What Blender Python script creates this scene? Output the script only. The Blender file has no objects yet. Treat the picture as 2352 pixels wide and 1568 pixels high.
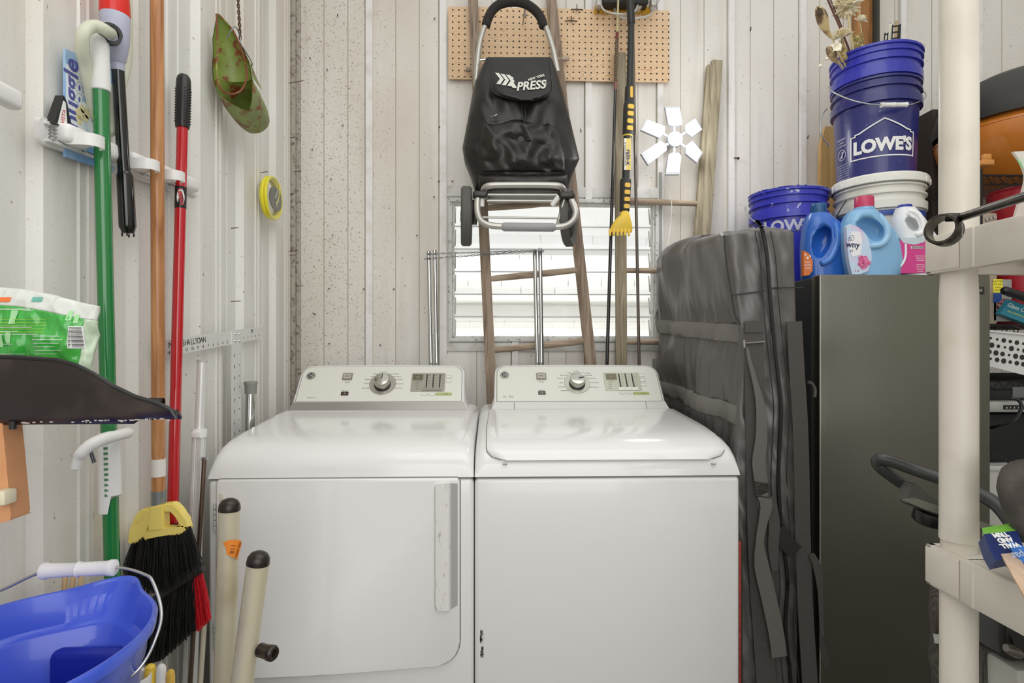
import bpy, bmesh, math, random
from mathutils import Vector, Matrix, noise
random.seed(7)
R = math.radians
# ------------------------------------------------------------------ camera, world, light, exposure
HC, F, TH = 1.195, 1334.0, R(1.95)
cam_d = bpy.data.cameras.new('camera'); cam = bpy.data.objects.new('camera', cam_d)
bpy.context.scene.collection.objects.link(cam)
cam.location = (0, 0, HC); cam.rotation_euler = (R(90), 0, -TH)
cam_d.sensor_width = 36; cam_d.lens = 36*F/2352; cam_d.shift_y = 8/2352.0; cam_d.clip_start = 0.02
bpy.context.scene.camera = cam
w = bpy.data.worlds.new('sky'); bpy.context.scene.world = w; w.use_nodes = True
nt = w.node_tree; nt.nodes.clear()
tc = nt.nodes.new('ShaderNodeTexCoord'); sx = nt.nodes.new('ShaderNodeSeparateXYZ')
rp = nt.nodes.new('ShaderNodeValToRGB'); bgn = nt.nodes.new('ShaderNodeBackground'); wo = nt.nodes.new('ShaderNodeOutputWorld')
mr = nt.nodes.new('ShaderNodeMapRange'); mr.inputs[1].default_value = -1; mr.inputs[2].default_value = 1
nt.links.new(tc.outputs['Generated'], sx.inputs[0]); nt.links.new(sx.outputs['Z'], mr.inputs[0]); nt.links.new(mr.outputs[0], rp.inputs[0])
e = rp.color_ramp.elements
e[0].position = 0.40; e[0].color = (0.16, 0.155, 0.15, 1)
e[1].position = 0.80; e[1].color = (1.0, 1.0, 0.985, 1)
m_ = rp.color_ramp.elements.new(0.5); m_.color = (0.66, 0.65, 0.63, 1)
nt.links.new(rp.outputs[0], bgn.inputs[0]); bgn.inputs[1].default_value = 0.95; nt.links.new(bgn.outputs[0], wo.inputs[0])
def area(name, loc, rot, sx_, sy_, power, col=(1, 1, 1)):
    l = bpy.data.lights.new(name, 'AREA'); l.shape = 'RECTANGLE'; l.size = sx_; l.size_y = sy_; l.energy = power; l.color = col
    o = bpy.data.objects.new(name, l); bpy.context.scene.collection.objects.link(o); o.location = loc; o.rotation_euler = rot
    return o
area('doorway_daylight', (0.35, -1.3, 1.75), (R(84), 0, 0), 2.2, 1.9, 26, (1, 0.99, 0.975))
area('overhead_fill_light', (0.3, 0.7, 2.75), (R(12), 0, 0), 1.8, 1.2, 9, (1, 1, 0.98))  # added overhead fill lamp, no known roof opening behind it
area('neighbour_fill_light', (0.3, 3.3, 3.4), (R(55), 0, 0), 3.0, 1.0, 75, (1, 1, 1))  # added lamp outside, aimed at the neighbour house to brighten its wall
vs = bpy.context.scene.view_settings
vs.view_transform = 'Standard'; vs.look = 'None'; vs.gamma = 1; vs.use_curve_mapping = False; vs.exposure = 0.08

# ------------------------------------------------------------------ pixel geometry helpers
def ray(px, py):
    u = (px-1176)/F; v = (792-py)/F
    return Vector((u*math.cos(TH)+math.sin(TH), math.cos(TH)-u*math.sin(TH), v))
CO = Vector((0, 0, HC))
def P(px, py, Y): r = ray(px, py); return CO + r*(Y/r.y)
def PX(px, py, X): r = ray(px, py); return CO + r*(X/r.x)
def PZ(px, py, Z): r = ray(px, py); return CO + r*((Z-HC)/r.z)
def PP(px, py, pt, n): r = ray(px, py); return CO + r*((pt-CO).dot(n)/r.dot(n))

# ------------------------------------------------------------------ materials
def lin(h):
    h = h.lstrip('#'); v = [int(h[i:i+2], 16)/255 for i in (0, 2, 4)]
    return tuple([(c/12.92 if c <= .04045 else ((c+.055)/1.055)**2.4) for c in v]+[1])
MC = {}
def mat(name, col, rough=.5, metal=0, var=None, bump=None, coat=0, alpha=1, trans=0, emit=None, scale3=None, spec=None):
    """var=(col2, scale, lo, hi) noise mix; bump=(scale, strength); scale3 stretches noise"""
    if name in MC: return MC[name]
    m = bpy.data.materials.new(name); m.use_nodes = True; t = m.node_tree; b = t.nodes['Principled BSDF']
    b.inputs['Base Color'].default_value = lin(col); b.inputs['Roughness'].default_value = rough; b.inputs['Metallic'].default_value = metal
    if coat: b.inputs['Coat Weight'].default_value = coat; b.inputs['Coat Roughness'].default_value = .05
    if alpha < 1: b.inputs['Alpha'].default_value = alpha
    if trans: b.inputs['Transmission Weight'].default_value = trans
    if spec is not None: b.inputs['Specular IOR Level'].default_value = spec
    if emit: b.inputs['Emission Color'].default_value = lin(emit[0]); b.inputs['Emission Strength'].default_value = emit[1]
    if var or bump:
        tc = t.nodes.new('ShaderNodeTexCoord'); mp = t.nodes.new('ShaderNodeMapping'); t.links.new(tc.outputs['Object'], mp.inputs[0])
        if scale3: mp.inputs['Scale'].default_value = scale3
    if var:
        vs_ = var if isinstance(var, list) else [var]
        prev = None
        for (c2, sc, lo, hi) in vs_:
            n = t.nodes.new('ShaderNodeTexNoise'); n.inputs['Scale'].default_value = sc; n.inputs['Detail'].default_value = 5
            t.links.new(mp.outputs[0], n.inputs['Vector'])
            r = t.nodes.new('ShaderNodeValToRGB'); r.color_ramp.elements[0].position = lo; r.color_ramp.elements[1].position = hi
            r.color_ramp.elements[0].color = (0, 0, 0, 1); r.color_ramp.elements[1].color = (1, 1, 1, 1)
            t.links.new(n.outputs[0], r.inputs[0])
            x = t.nodes.new('ShaderNodeMix'); x.data_type = 'RGBA'; t.links.new(r.outputs[0], x.inputs[0])
            if prev is None: x.inputs[6].default_value = lin(col)
            else: t.links.new(prev, x.inputs[6])
            x.inputs[7].default_value = lin(c2); prev = x.outputs[2]
        t.links.new(prev, b.inputs['Base Color'])
    if bump:
        n = t.nodes.new('ShaderNodeTexNoise'); n.inputs['Scale'].default_value = bump[0]; n.inputs['Detail'].default_value = 4
        t.links.new(mp.outputs[0], n.inputs['Vector'])
        bp = t.nodes.new('ShaderNodeBump'); bp.inputs['Strength'].default_value = bump[1]; bp.inputs['Distance'].default_value = .002
        t.links.new(n.outputs[0], bp.inputs['Height']); t.links.new(bp.outputs[0], b.inputs['Normal'])
    MC[name] = m; return m

def wall_mat(name, base, heavy):
    m = bpy.data.materials.new(name); m.use_nodes = True; t = m.node_tree; b = t.nodes['Principled BSDF']; N = t.nodes.new; L = t.links.new
    b.inputs['Roughness'].default_value = .45
    tc = N('ShaderNodeTexCoord')
    def ns(scale, s3, lo, hi):
        mp = N('ShaderNodeMapping'); mp.inputs['Scale'].default_value = s3; L(tc.outputs['Object'], mp.inputs[0])
        n = N('ShaderNodeTexNoise'); n.inputs['Scale'].default_value = scale; n.inputs['Detail'].default_value = 6; L(mp.outputs[0], n.inputs['Vector'])
        r = N('ShaderNodeMapRange'); r.inputs[1].default_value = lo; r.inputs[2].default_value = hi; r.clamp = True; L(n.outputs[0], r.inputs[0]); return r.outputs[0]
    def mul(a, bb):
        x = N('ShaderNodeMath'); x.operation = 'MULTIPLY'
        for i, q in enumerate((a, bb)):
            if isinstance(q, (int, float)): x.inputs[i].default_value = q
            else: L(q, x.inputs[i])
        return x.outputs[0]
    def mix(f, a, c):
        x = N('ShaderNodeMix'); x.data_type = 'RGBA'; L(f, x.inputs[0])
        if isinstance(a, tuple): x.inputs[6].default_value = a
        else: L(a, x.inputs[6])
        x.inputs[7].default_value = c; return x.outputs[2]
    # where the grime gathers: towards the left corner of the back wall
    sp = N('ShaderNodeSeparateXYZ'); L(tc.outputs['Object'], sp.inputs[0])
    g = N('ShaderNodeMapRange'); L(sp.outputs['X'], g.inputs[0]); g.inputs[1].default_value = -.35; g.inputs[2].default_value = -.62; g.clamp = True
    gg = N('ShaderNodeMath'); gg.operation = 'ADD'; gg.inputs[1].default_value = .10; L(mul(g.outputs[0], heavy*.62), gg.inputs[0])
    col = mix(ns(2.2, (1, 1, .5), .42, .75), lin(base), lin('#d8d1c5'))
    col = mix(mul(ns(9, (1.5, 1.5, .12), .52, .8), .5), col, lin('#bdb3a4'))
    col = mix(mul(ns(150, (1, 1, 1), .605, .66), gg.outputs[0]), col, lin('#846a5a'))
    col = mix(mul(ns(75, (1, 1, 1), .70, .735), .8), col, lin('#6a4f3c'))
    L(col, b.inputs['Base Color']); MC[name] = m; return m

def wood(name, c1, c2, axis='Z', scale=14, rough=.6, dist=4):
    if name in MC: return MC[name]
    m = bpy.data.materials.new(name); m.use_nodes = True; t = m.node_tree; b = t.nodes['Principled BSDF']; N = t.nodes.new; L = t.links.new
    b.inputs['Roughness'].default_value = rough
    tc = N('ShaderNodeTexCoord'); mp = N('ShaderNodeMapping'); L(tc.outputs['Object'], mp.inputs[0])
    s = {'X': (.07, 1, 1), 'Y': (1, .07, 1), 'Z': (1, 1, .07)}[axis]; mp.inputs['Scale'].default_value = s
    n = N('ShaderNodeTexNoise'); n.inputs['Scale'].default_value = scale*6; n.inputs['Detail'].default_value = 8; n.inputs['Distortion'].default_value = dist*.2; L(mp.outputs[0], n.inputs['Vector'])
    n2 = N('ShaderNodeTexNoise'); n2.inputs['Scale'].default_value = scale; n2.inputs['Detail'].default_value = 3; L(tc.outputs['Object'], n2.inputs['Vector'])
    r = N('ShaderNodeMapRange'); r.inputs[1].default_value = .38; r.inputs[2].default_value = .66; L(n.outputs[0], r.inputs[0])
    x = N('ShaderNodeMix'); x.data_type = 'RGBA'; L(r.outputs[0], x.inputs[0]); x.inputs[6].default_value = lin(c1); x.inputs[7].default_value = lin(c2)
    L(x.outputs[2], b.inputs['Base Color'])
    bp = N('ShaderNodeBump'); bp.inputs['Strength'].default_value = .25; bp.inputs['Distance'].default_value = .002; L(n.outputs[0], bp.inputs['Height']); L(bp.outputs[0], b.inputs['Normal'])
    MC[name] = m; return m

WHITE = mat('white_enamel', '#e6e6e4', .16, coat=.3)
CREAM = mat('console_cream', '#dadad0', .35)
SILVER = mat('silver_strip', '#a7a29c', .3, .75, bump=(300, .05))
CHROME = mat('chrome', '#c9cac8', .08, 1)
STEEL = mat('wire_steel', '#8f9090', .3, .9)
ALU = mat('silver_tube', '#c9c9c6', .28, .55)
BLACK = mat('black_plastic', '#1d1d1d', .35)
BLACKM = mat('matte_black', '#161616', .7)
DGREY = mat('dark_grey', '#4b4b49', .5)
MGREY = mat('mid_grey', '#8a8a86', .5)
LGREY = mat('light_grey', '#b9bab6', .5)
PWHITE = mat('white_plastic', '#ecebe8', .35)
INK = mat('label_ink', '#3c3c3a', .6)
INKL = mat('pale_ink', '#777773', .6)
PRINTW = mat('white_print', '#f0f0ee', .5)
CHAR = mat('charcoal_plastic', '#333332', .45)
YEL = mat('yellow_plastic', '#f0cb48', .4)
BLUEP = mat('blue_print', '#2b4fa8', .5)
RUBBER = mat('rubber', '#7b7772', .7)
RUST = mat('rusty_iron', '#5a4334', .7, .3)

def unproj(v):
    r_ = v-CO; d_ = r_.x*math.sin(TH)+r_.y*math.cos(TH)
    return 1176+F*(r_.x*math.cos(TH)-r_.y*math.sin(TH))/d_, 792-F*r_.z/d_
def carve(o, mb):
    """cut a recess into a finished part"""
    me = bpy.data.meshes.new('c'); bmesh.ops.recalc_face_normals(mb.bm, faces=mb.bm.faces[:]); bmesh.ops.translate(mb.bm, verts=mb.bm.verts[:], vec=-ORG[o.name]); mb.bm.to_mesh(me)
    c = bpy.data.objects.new('c', me); bpy.context.scene.collection.objects.link(c); c.location = o.matrix_world.translation if not o.parent else o.parent.location
    bpy.context.view_layer.update()
    md = o.modifiers.new('b', 'BOOLEAN'); md.operation = 'DIFFERENCE'; md.object = c; md.solver = 'EXACT'
    dg = bpy.context.evaluated_depsgraph_get(); nm = bpy.data.meshes.new_from_object(o.evaluated_get(dg)); o.modifiers.clear(); o.data = nm
    bpy.data.objects.remove(c)
# ------------------------------------------------------------------ mesh builder
class MB:
    def __init__(s): s.bm = bmesh.new()
    def box(s, a, b, bev=0, seg=2, M=None):
        t = bmesh.new(); bmesh.ops.create_cube(t, size=1)
        c = [(a[i]+b[i])/2 for i in range(3)]; d = [abs(b[i]-a[i]) for i in range(3)]
        for v in t.verts: v.co = Vector([v.co[i]*d[i]+c[i] for i in range(3)])
        if bev: bmesh.ops.bevel(t, geom=t.edges[:], offset=min(bev, min(d)*.49), segments=seg, profile=.5, affect='EDGES')
        if M: t.transform(M)
        s.add(t); return s
    def add(s, t):
        me = bpy.data.meshes.new('t'); t.to_mesh(me); t.free(); s.bm.from_mesh(me); bpy.data.meshes.remove(me)
    def tube(s, pts, r, n=12, cap=True, closed=False, sq=None):
        pts = [Vector(p) for p in pts]; k = len(pts)
        rr = r if isinstance(r, (list, tuple)) else [r]*k
        rings = []; up = None
        for i, p in enumerate(pts):
            if closed: d = (pts[(i+1) % k]-pts[i-1])
            else: d = (pts[min(i+1, k-1)]-pts[max(i-1, 0)])
            if d.length < 1e-9: d = Vector((0, 0, 1))
            d.normalize()
            if up is None: up = d.orthogonal().normalized()
            up = (up-d*up.dot(d)); up = up.normalized() if up.length > 1e-6 else d.orthogonal().normalized()
            sd = d.cross(up)
            rings.append([s.bm.verts.new(p+(up*math.cos(a)+sd*math.sin(a))*rr[i]) for a in [2*math.pi*j/n for j in range(n)]])
        for i in range(k if closed else k-1):
            A, B = rings[i], rings[(i+1) % k]
            for j in range(n): s.bm.faces.new((A[j], A[(j+1) % n], B[(j+1) % n], B[j]))
        if cap and not closed:
            s.bm.faces.new(rings[0][::-1]); s.bm.faces.new(rings[-1])
        return s
    def lathe(s, prof, M=None, n=48, a0=0, a1=360):
        M = M or Matrix(); full = abs(a1-a0) >= 360; rings = []
        for (r, z) in prof:
            if r < 1e-6: rings.append([s.bm.verts.new(M @ Vector((0, 0, z)))]); continue
            cnt = n if full else n+1
            rings.append([s.bm.verts.new(M @ Vector((r*math.cos(R(a0+(a1-a0)*j/n)), r*math.sin(R(a0+(a1-a0)*j/n)), z))) for j in range(cnt)])
        for A, B in zip(rings, rings[1:]):
            m = max(len(A), len(B)); rng = range(m if full else m-1)
            for j in rng:
                k = (j+1) % m
                vs = ([A[0]] if len(A) == 1 else [A[j], A[k]]) + ([B[0]] if len(B) == 1 else [B[k], B[j]])
                if len(vs) >= 3: s.bm.faces.new(vs)
        return s
    def prism(s, poly, M, d, d0=0):
        """2-D polygon in the local xy plane of M, extruded from z=d0 to z=d"""
        a = [s.bm.verts.new(M @ Vector((x, y, d0))) for x, y in poly]; b = [s.bm.verts.new(M @ Vector((x, y, d))) for x, y in poly]
        n = len(poly); s.bm.faces.new(a[::-1]); s.bm.faces.new(b)
        for i in range(n): s.bm.faces.new((a[i], a[(i+1) % n], b[(i+1) % n], b[i]))
        return s
    def loft(s, rings, cap=True, closed=True):
        rs = [[s.bm.verts.new(Vector(p)) for p in r] for r in rings]; n = len(rs[0])
        for A, B in zip(rs, rs[1:]):
            for j in range(n if closed else n-1): s.bm.faces.new((A[j], A[(j+1) % n], B[(j+1) % n], B[j]))
        if cap and closed: s.bm.faces.new(rs[0][::-1]); s.bm.faces.new(rs[-1])
        return s
    def grid(s, f, nu, nv, thick=None):
        """open surface f(u,v); with thick(vec) closes it by an offset copy"""
        g = [[f(i/nu, j/nv) for j in range(nv+1)] for i in range(nu+1)]
        V = [[s.bm.verts.new(Vector(p)) for p in r] for r in g]
        for i in range(nu):
            for j in range(nv): s.bm.faces.new((V[i][j], V[i+1][j], V[i+1][j+1], V[i][j+1]))
        if thick is not None:
            t = Vector(thick) if not callable(thick) else None
            W = [[s.bm.verts.new(Vector(g[i][j])+(t if t else Vector(thick(i/nu, j/nv)))) for j in range(nv+1)] for i in range(nu+1)]
            for i in range(nu):
                for j in range(nv): s.bm.faces.new((W[i][j+1], W[i+1][j+1], W[i+1][j], W[i][j]))
            for i in range(nu):
                s.bm.faces.new((V[i+1][0], V[i][0], W[i][0], W[i+1][0])); s.bm.faces.new((V[i][nv], V[i+1][nv], W[i+1][nv], W[i][nv]))
            for j in range(nv):
                s.bm.faces.new((V[0][j], V[0][j+1], W[0][j+1], W[0][j])); s.bm.faces.new((V[nu][j+1], V[nu][j], W[nu][j], W[nu][j+1]))
        return s
    def strap(s, pts, wv, t=.002):
        """flat webbing: centre points, width vector(s), thickness along the normal"""
        pts = [Vector(p) for p in pts]; k = len(pts); rings = []
        for i, p in enumerate(pts):
            wd = Vector(wv[i]) if isinstance(wv, list) else Vector(wv)
            d = (pts[min(i+1, k-1)]-pts[max(i-1, 0)]).normalized(); nn = d.cross(wd).normalized()*t/2
            rings.append([p-wd/2-nn, p+wd/2-nn, p+wd/2+nn, p-wd/2+nn])
        return s.loft(rings)
    def text(s, body, size, M, ext=.0006, align='CENTER', sx=1.0, bold=0, shear=0):
        cu = bpy.data.curves.new('t', 'FONT'); cu.body = body; cu.size = size; cu.align_x = align; cu.align_y = 'CENTER'; cu.extrude = ext; cu.resolution_u = 3; cu.offset = bold; cu.shear = shear
        o = bpy.data.objects.new('t', cu); me = bpy.data.meshes.new_from_object(o)
        t = bmesh.new(); t.from_mesh(me); t.transform(M @ Matrix.Diagonal((sx, 1, 1, 1)))
        bpy.data.objects.remove(o); bpy.data.curves.remove(cu); bpy.data.meshes.remove(me)
        s.add(t); return s
    def map(s, f):
        for v in s.bm.verts: v.co = f(v.co)
        return s
    def build(s, name, material, parent=None, loc=None, label=None, ang=38, recalc=True):
        bm = s.bm
        if recalc: bmesh.ops.recalc_face_normals(bm, faces=bm.faces[:])
        org = ORG[parent.name] if parent else Vector(loc) if loc is not None else Vector((0, 0, 0))
        bmesh.ops.translate(bm, verts=bm.verts[:], vec=-org)
        for f in bm.faces: f.smooth = True
        for e_ in bm.edges:
            if len(e_.link_faces) == 2 and e_.calc_face_angle(0) > R(ang): e_.smooth = False
        me = bpy.data.meshes.new(name); bm.to_mesh(me); bm.free()
        for mm in (material if isinstance(material, list) else [material]): me.materials.append(mm)
        o = bpy.data.objects.new(name, me); bpy.context.scene.collection.objects.link(o)
        ORG[o.name] = org
        if parent: o.parent = parent
        else: o.location = org
        if label: o['label'] = label
        return o
ORG = {}
def thing(name, label, cat, loc, group=None):
    o = bpy.data.objects.new(name, None); o.empty_display_size = .05; bpy.context.scene.collection.objects.link(o)
    o.location = loc; ORG[o.name] = Vector(loc); return tag(o, label, cat, group)
def tag(o, label, cat, group=None):
    o['label'] = label; o['category'] = cat
    if group: o['group'] = group
    return o
def struct(o): o['kind'] = 'structure'; return o
def clone(o, parent=None, delta=None):
    c = o.copy(); bpy.context.scene.collection.objects.link(c); c.parent = parent; ORG[c.name] = ORG[o.name]
    if delta is not None: c.location = o.location + Vector(delta)
    for ch in o.children: clone(ch, c)
    return c
def frame(o, ex, ey):
    ex = Vector(ex).normalized(); ey = Vector(ey); ey = (ey-ex*ey.dot(ex)).normalized(); ez = ex.cross(ey)
    M = Matrix((ex, ey, ez)).transposed().to_4x4(); M.translation = Vector(o); return M
def rrect(x0, x1, y0, y1, r, n=6):
    p = []
    for cx, cy, a in ((x1-r, y1-r, 0), (x0+r, y1-r, 90), (x0+r, y0+r, 180), (x1-r, y0+r, 270)):
        p += [(cx+r*math.cos(R(a+90*i/n)), cy+r*math.sin(R(a+90*i/n))) for i in range(n+1)]
    return p
def interp(tab, x):
    if x <= tab[0][0]: return tab[0][1]
    for (a, b), (c, d) in zip(tab, tab[1:]):
        if x <= c: return b+(d-b)*(x-a)/(c-a) if c > a else d
    return tab[-1][1]
def smooth_path(pts, n=6):
    pts = [Vector(p) for p in pts]; out = []
    for i in range(len(pts)-1):
        p0 = pts[max(i-1, 0)]; p1 = pts[i]; p2 = pts[i+1]; p3 = pts[min(i+2, len(pts)-1)]
        for j in range(n):
            t = j/n; out.append(.5*((2*p1)+(p2-p0)*t+(2*p0-5*p1+4*p2-p3)*t*t+(3*p1-p0-3*p2+p3)*t**3))
    out.append(pts[-1]); return out
def axisM(p, d):
    """matrix at p whose z axis is d"""
    q = Vector(d).to_track_quat('Z', 'Y').to_matrix().to_4x4(); q.translation = Vector(p); return q
# ------------------------------------------------------------------ room shell
YB = 2.47; XL = -.817; XR = 2.6; ZT = 3.5
wm = wall_mat('painted_metal_wall', '#e9e5de', 1.0); wml = wall_mat('painted_metal_side_wall', '#e8e7e1', 0.0)
grime = mat('groove_grime', '#b7b0a0', .8)
# back wall: one ribbed sheet profile (x, y) with grooves and raised battens
feat = []
for px in (690, 744, 799, 909, 963, 1095, 1130, 1260, 1300, 1420, 1465, 1563, 1617, 1723, 1777, 1883, 1937, 2018, 2055, 2140, 2190, 2301, 2360, 2420): feat.append((P(px, 400, YB).x, 'g', 0))
for a, b in ((841, 857), (1010, 1026), (1176, 1190), (1344, 1358), (1509, 1522), (1672, 1685), (1836, 1849), (2066, 2078), (2240, 2252)):
    feat.append((P(a, 400, YB).x, 'b', P(b, 400, YB).x))
feat.sort()
prof = [(XL-.05, YB, 0)]
for f in feat:
    x = f[0]
    if f[1] == 'g': prof += [(x-.0016, YB, 1), (x-.0006, YB+.0016, 1), (x+.0006, YB+.0016, 1), (x+.0016, YB, 0)]
    else: prof += [(x-.006, YB, 1), (x-.002, YB+.005, 2), (x, YB-.012, 2), (f[2], YB-.012, 0), (f[2]+.001, YB, 0)]
prof.append((XR+.05, YB, 0))
WX0, WX1 = P(1036, 620, YB).x, P(1506, 620, YB).x
WZ0, WZ1 = P(1270, 779, YB).z, P(1270, 464, YB).z
def cut(pr, a, b):
    out = []
    for p, q in zip(pr, pr[1:]):
        if q[0] <= a or p[0] >= b: continue
        l = max(a, p[0]); r = min(b, q[0]); g = lambda x: p[1]+(q[1]-p[1])*(x-p[0])/(q[0]-p[0]) if q[0] > p[0] else p[1]
        out.append((l, g(l), r, g(r), p[2]))
    return out
bm = bmesh.new()
for (a, b, z0, z1) in ((XL-.05, WX0, 0, ZT), (WX0, WX1, 0, WZ0), (WX0, WX1, WZ1, ZT), (WX1, XR+.05, 0, ZT)):
    for (x0, y0, x1, y1, g) in cut(prof, a, b):
        v = [bm.verts.new(c) for c in ((x0, y0, z0), (x1, y1, z0), (x1, y1, z1), (x0, y0, z1))]
        f = bm.faces.new(v); f.material_index = g
    v = [bm.verts.new(c) for c in ((a, YB+.03, z0), (b, YB+.03, z0), (b, YB+.03, z1), (a, YB+.03, z1))]; bm.faces.new(v[::-1])
m = MB(); m.bm = bm
struct(m.build('wall_back', [wm, grime, mat('batten_paint', '#efedea', .4, var=('#d8d4cb', 14, .5, .8))], recalc=False))
# left wall: deep trapezoid ribs running up the wall
pr = []; y = 1.506-.285*8
while y < 2.5:
    pr += [(y, XL), (y+.012, XL-.022), (y+.07, XL-.022), (y+.073, XL-.019), (y+.076, XL-.022), (y+.138, XL-.022), (y+.15, XL), (y+.235, XL), (y+.239, XL+.004), (y+.243, XL), (y+.262, XL), (y+.266, XL+.003), (y+.27, XL)]
    y += .285
m = MB()
for (y0, x0), (y1, x1) in zip(pr, pr[1:]):
    if y0 >= YB: break
    y1c = min(y1, YB)
    v = [m.bm.verts.new(c) for c in ((x0, y0, 0), (x1, y1c, 0), (x1, y1c, ZT), (x0, y0, ZT))]; m.bm.faces.new(v)
m.box((XL-.06, -.8, 0), (XL-.03, YB, ZT))
struct(m.build('wall_left', wml))
m = MB()
for k in range(40):
    y = -.8+k*.085
    if y < YB: m.box((XR, y, 0), (XR+.04, min(y+.08, YB), ZT), .004)
m.box((XR+.01, -.8, 0), (XR+.06, YB, ZT))
struct(m.build('wall_right', wml))
m = MB().box((XL-.1, -1.5, -.08), (XR+.1, YB+.05, 0))
struct(m.build('floor', mat('concrete_floor', '#83807a', .7, var=('#6b6862', 5, .4, .7), bump=(60, .3))))
# corner flashing by the left corner, right hand corner post and the rails round the window
m = MB().box((XL-.022, YB-.028, 0), (XL-.004, YB, ZT), .002).box((XL-.004, YB-.006, 0), (XL+.012, YB, ZT), .001)
struct(m.build('trim_1', mat('stained_flashing', '#b5aea2', .6, var=('#7a6c60', 60, .5, .7))))
fr = mat('window_frame_paint', '#d9dad6', .5, var=('#8f8c84', 70, .56, .72), bump=(120, .3))
def rail(n, x0, x1, z0, z1, d=.012):
    struct(MB().box((x0, YB-d, z0), (x1, YB+.001, z1), .002).build(n, mat('painted_rail', '#dcdcd7', .5, var=('#b9b3a6', 20, .5, .8))))
rail('trim_2', P(1026, 0, YB).x, P(1524, 0, YB).x, P(1270, 454, YB).z, P(1270, 430, YB).z, .010)
rail('trim_3', P(1026, 0, YB).x, P(1524, 0, YB).x, P(1270, 806, YB).z, P(1270, 787, YB).z, .010)
# window: outer frame, louvre blades in clips, latch
win = MB()
def rectframe(mb, x0, x1, z0, z1, w, y0, y1, bev=.0015):
    mb.box((x0-w, y0, z0-w), (x0, y1, z1+w), bev); mb.box((x1, y0, z0-w), (x1+w, y1, z1+w), bev)
    mb.box((x0, y0, z1), (x1, y1, z1+w), bev); mb.box((x0, y0, z0-w), (x1, y1, z0), bev)
rectframe(win, WX0+.006, WX1-.006, WZ0+.006, WZ1-.006, .016, YB-.02, YB+.02)
rectframe(win, WX0+.014, WX1-.014, WZ0+.014, WZ1-.014, .008, YB-.008, YB+.035)
wo_ = struct(win.build('window_1', fr))
lb = MB(); glassm = mat('louvre_glass', '#f4f8f6', .03, trans=1.0, alpha=.28)
nb = 6; hh = (WZ1-WZ0)/nb
for k in range(nb):
    zc = WZ0+hh*(k+.5)
    M = Matrix.Translation((0, YB+.045, zc)) @ Matrix.Rotation(R(-16), 4, 'X')
    lb.box((WX0+.012, -.0022, -hh*.54), (WX1-.012, .0022, hh*.54), .0008, M=M)
g_ = struct(lb.build('window_pane', glassm)); g_.parent = wo_
cl = MB()
for k in range(nb):
    zc = WZ0+hh*(k+.5)
    for x in (WX0+.014, WX1-.018):
        M = Matrix.Translation((x, YB+.045, zc)) @ Matrix.Rotation(R(-16), 4, 'X'); cl.box((0, -.005, -hh*.38), (.004, .005, hh*.38), .001, M=M)
    if k: cl.box((WX0+.012, YB+.038, zc-hh*.5-.0025), (WX1-.012, YB+.044, zc-hh*.5+.0025), .001)
c_ = struct(cl.build('window_clip', mat('window_alu', '#b9bab8', .4, .4))); c_.parent = wo_
lt = MB(); a = P(1508, 718, YB-.03)
lt.box((a.x-.006, YB-.03, a.z-.055), (a.x+.008, YB-.02, a.z+.045), .002)
lt.tube([a, a+Vector((-.012, -.025, .0)), a+Vector((-.018, -.03, -.022))], [.006, .005, .004], 8)
lt.tube([a+Vector((0, 0, .005)), a+Vector((.004, -.02, .028))], .004, 8)
l_ = struct(lt.build('window_latch', LGREY)); l_.parent = wo_
# neighbour house outside the window
nh = thing('neighbour_house', 'pale neighbouring house with siding and shingled roof, seen through the louvre window', 'house', (.3, 4.9, 0))
sd = mat('house_siding', '#f6f6f2', .8)
m = MB()
for k in range(12): 
    z = k*.155; m.prism([(0, 0), (-.014, .004), (-.003, .15), (0, .153)], frame((-2, 4.9, z), (0, 1, 0), (0, 0, 1)), 5)
m.box((-2, 4.9, 0), (3, 5.0, 1.92))
m.build('wall', sd, nh)
m = MB()
for k in range(5):
    z = 1.6-.0+k*.075
    off = (k % 2)*.12
    for j in range(18): m.box((-2+off+j*.28, 4.78+k*.07, z), (-2+off+j*.28+.274, 4.84+k*.07, z+.08), .004)
m.build('roof', mat('house_shingles', '#e3e3e0', .9), nh)
MB().box((-2, 4.74, 1.55), (3, 4.80, 1.61), .01).build('gutter', mat('house_gutter', '#d5d6d6', .6), nh)
struct(MB().box((-6, 2.6, -.4), (8, 12, -.05)).build('ground', mat('outside_ground', '#cfcbc0', .9)))

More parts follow.
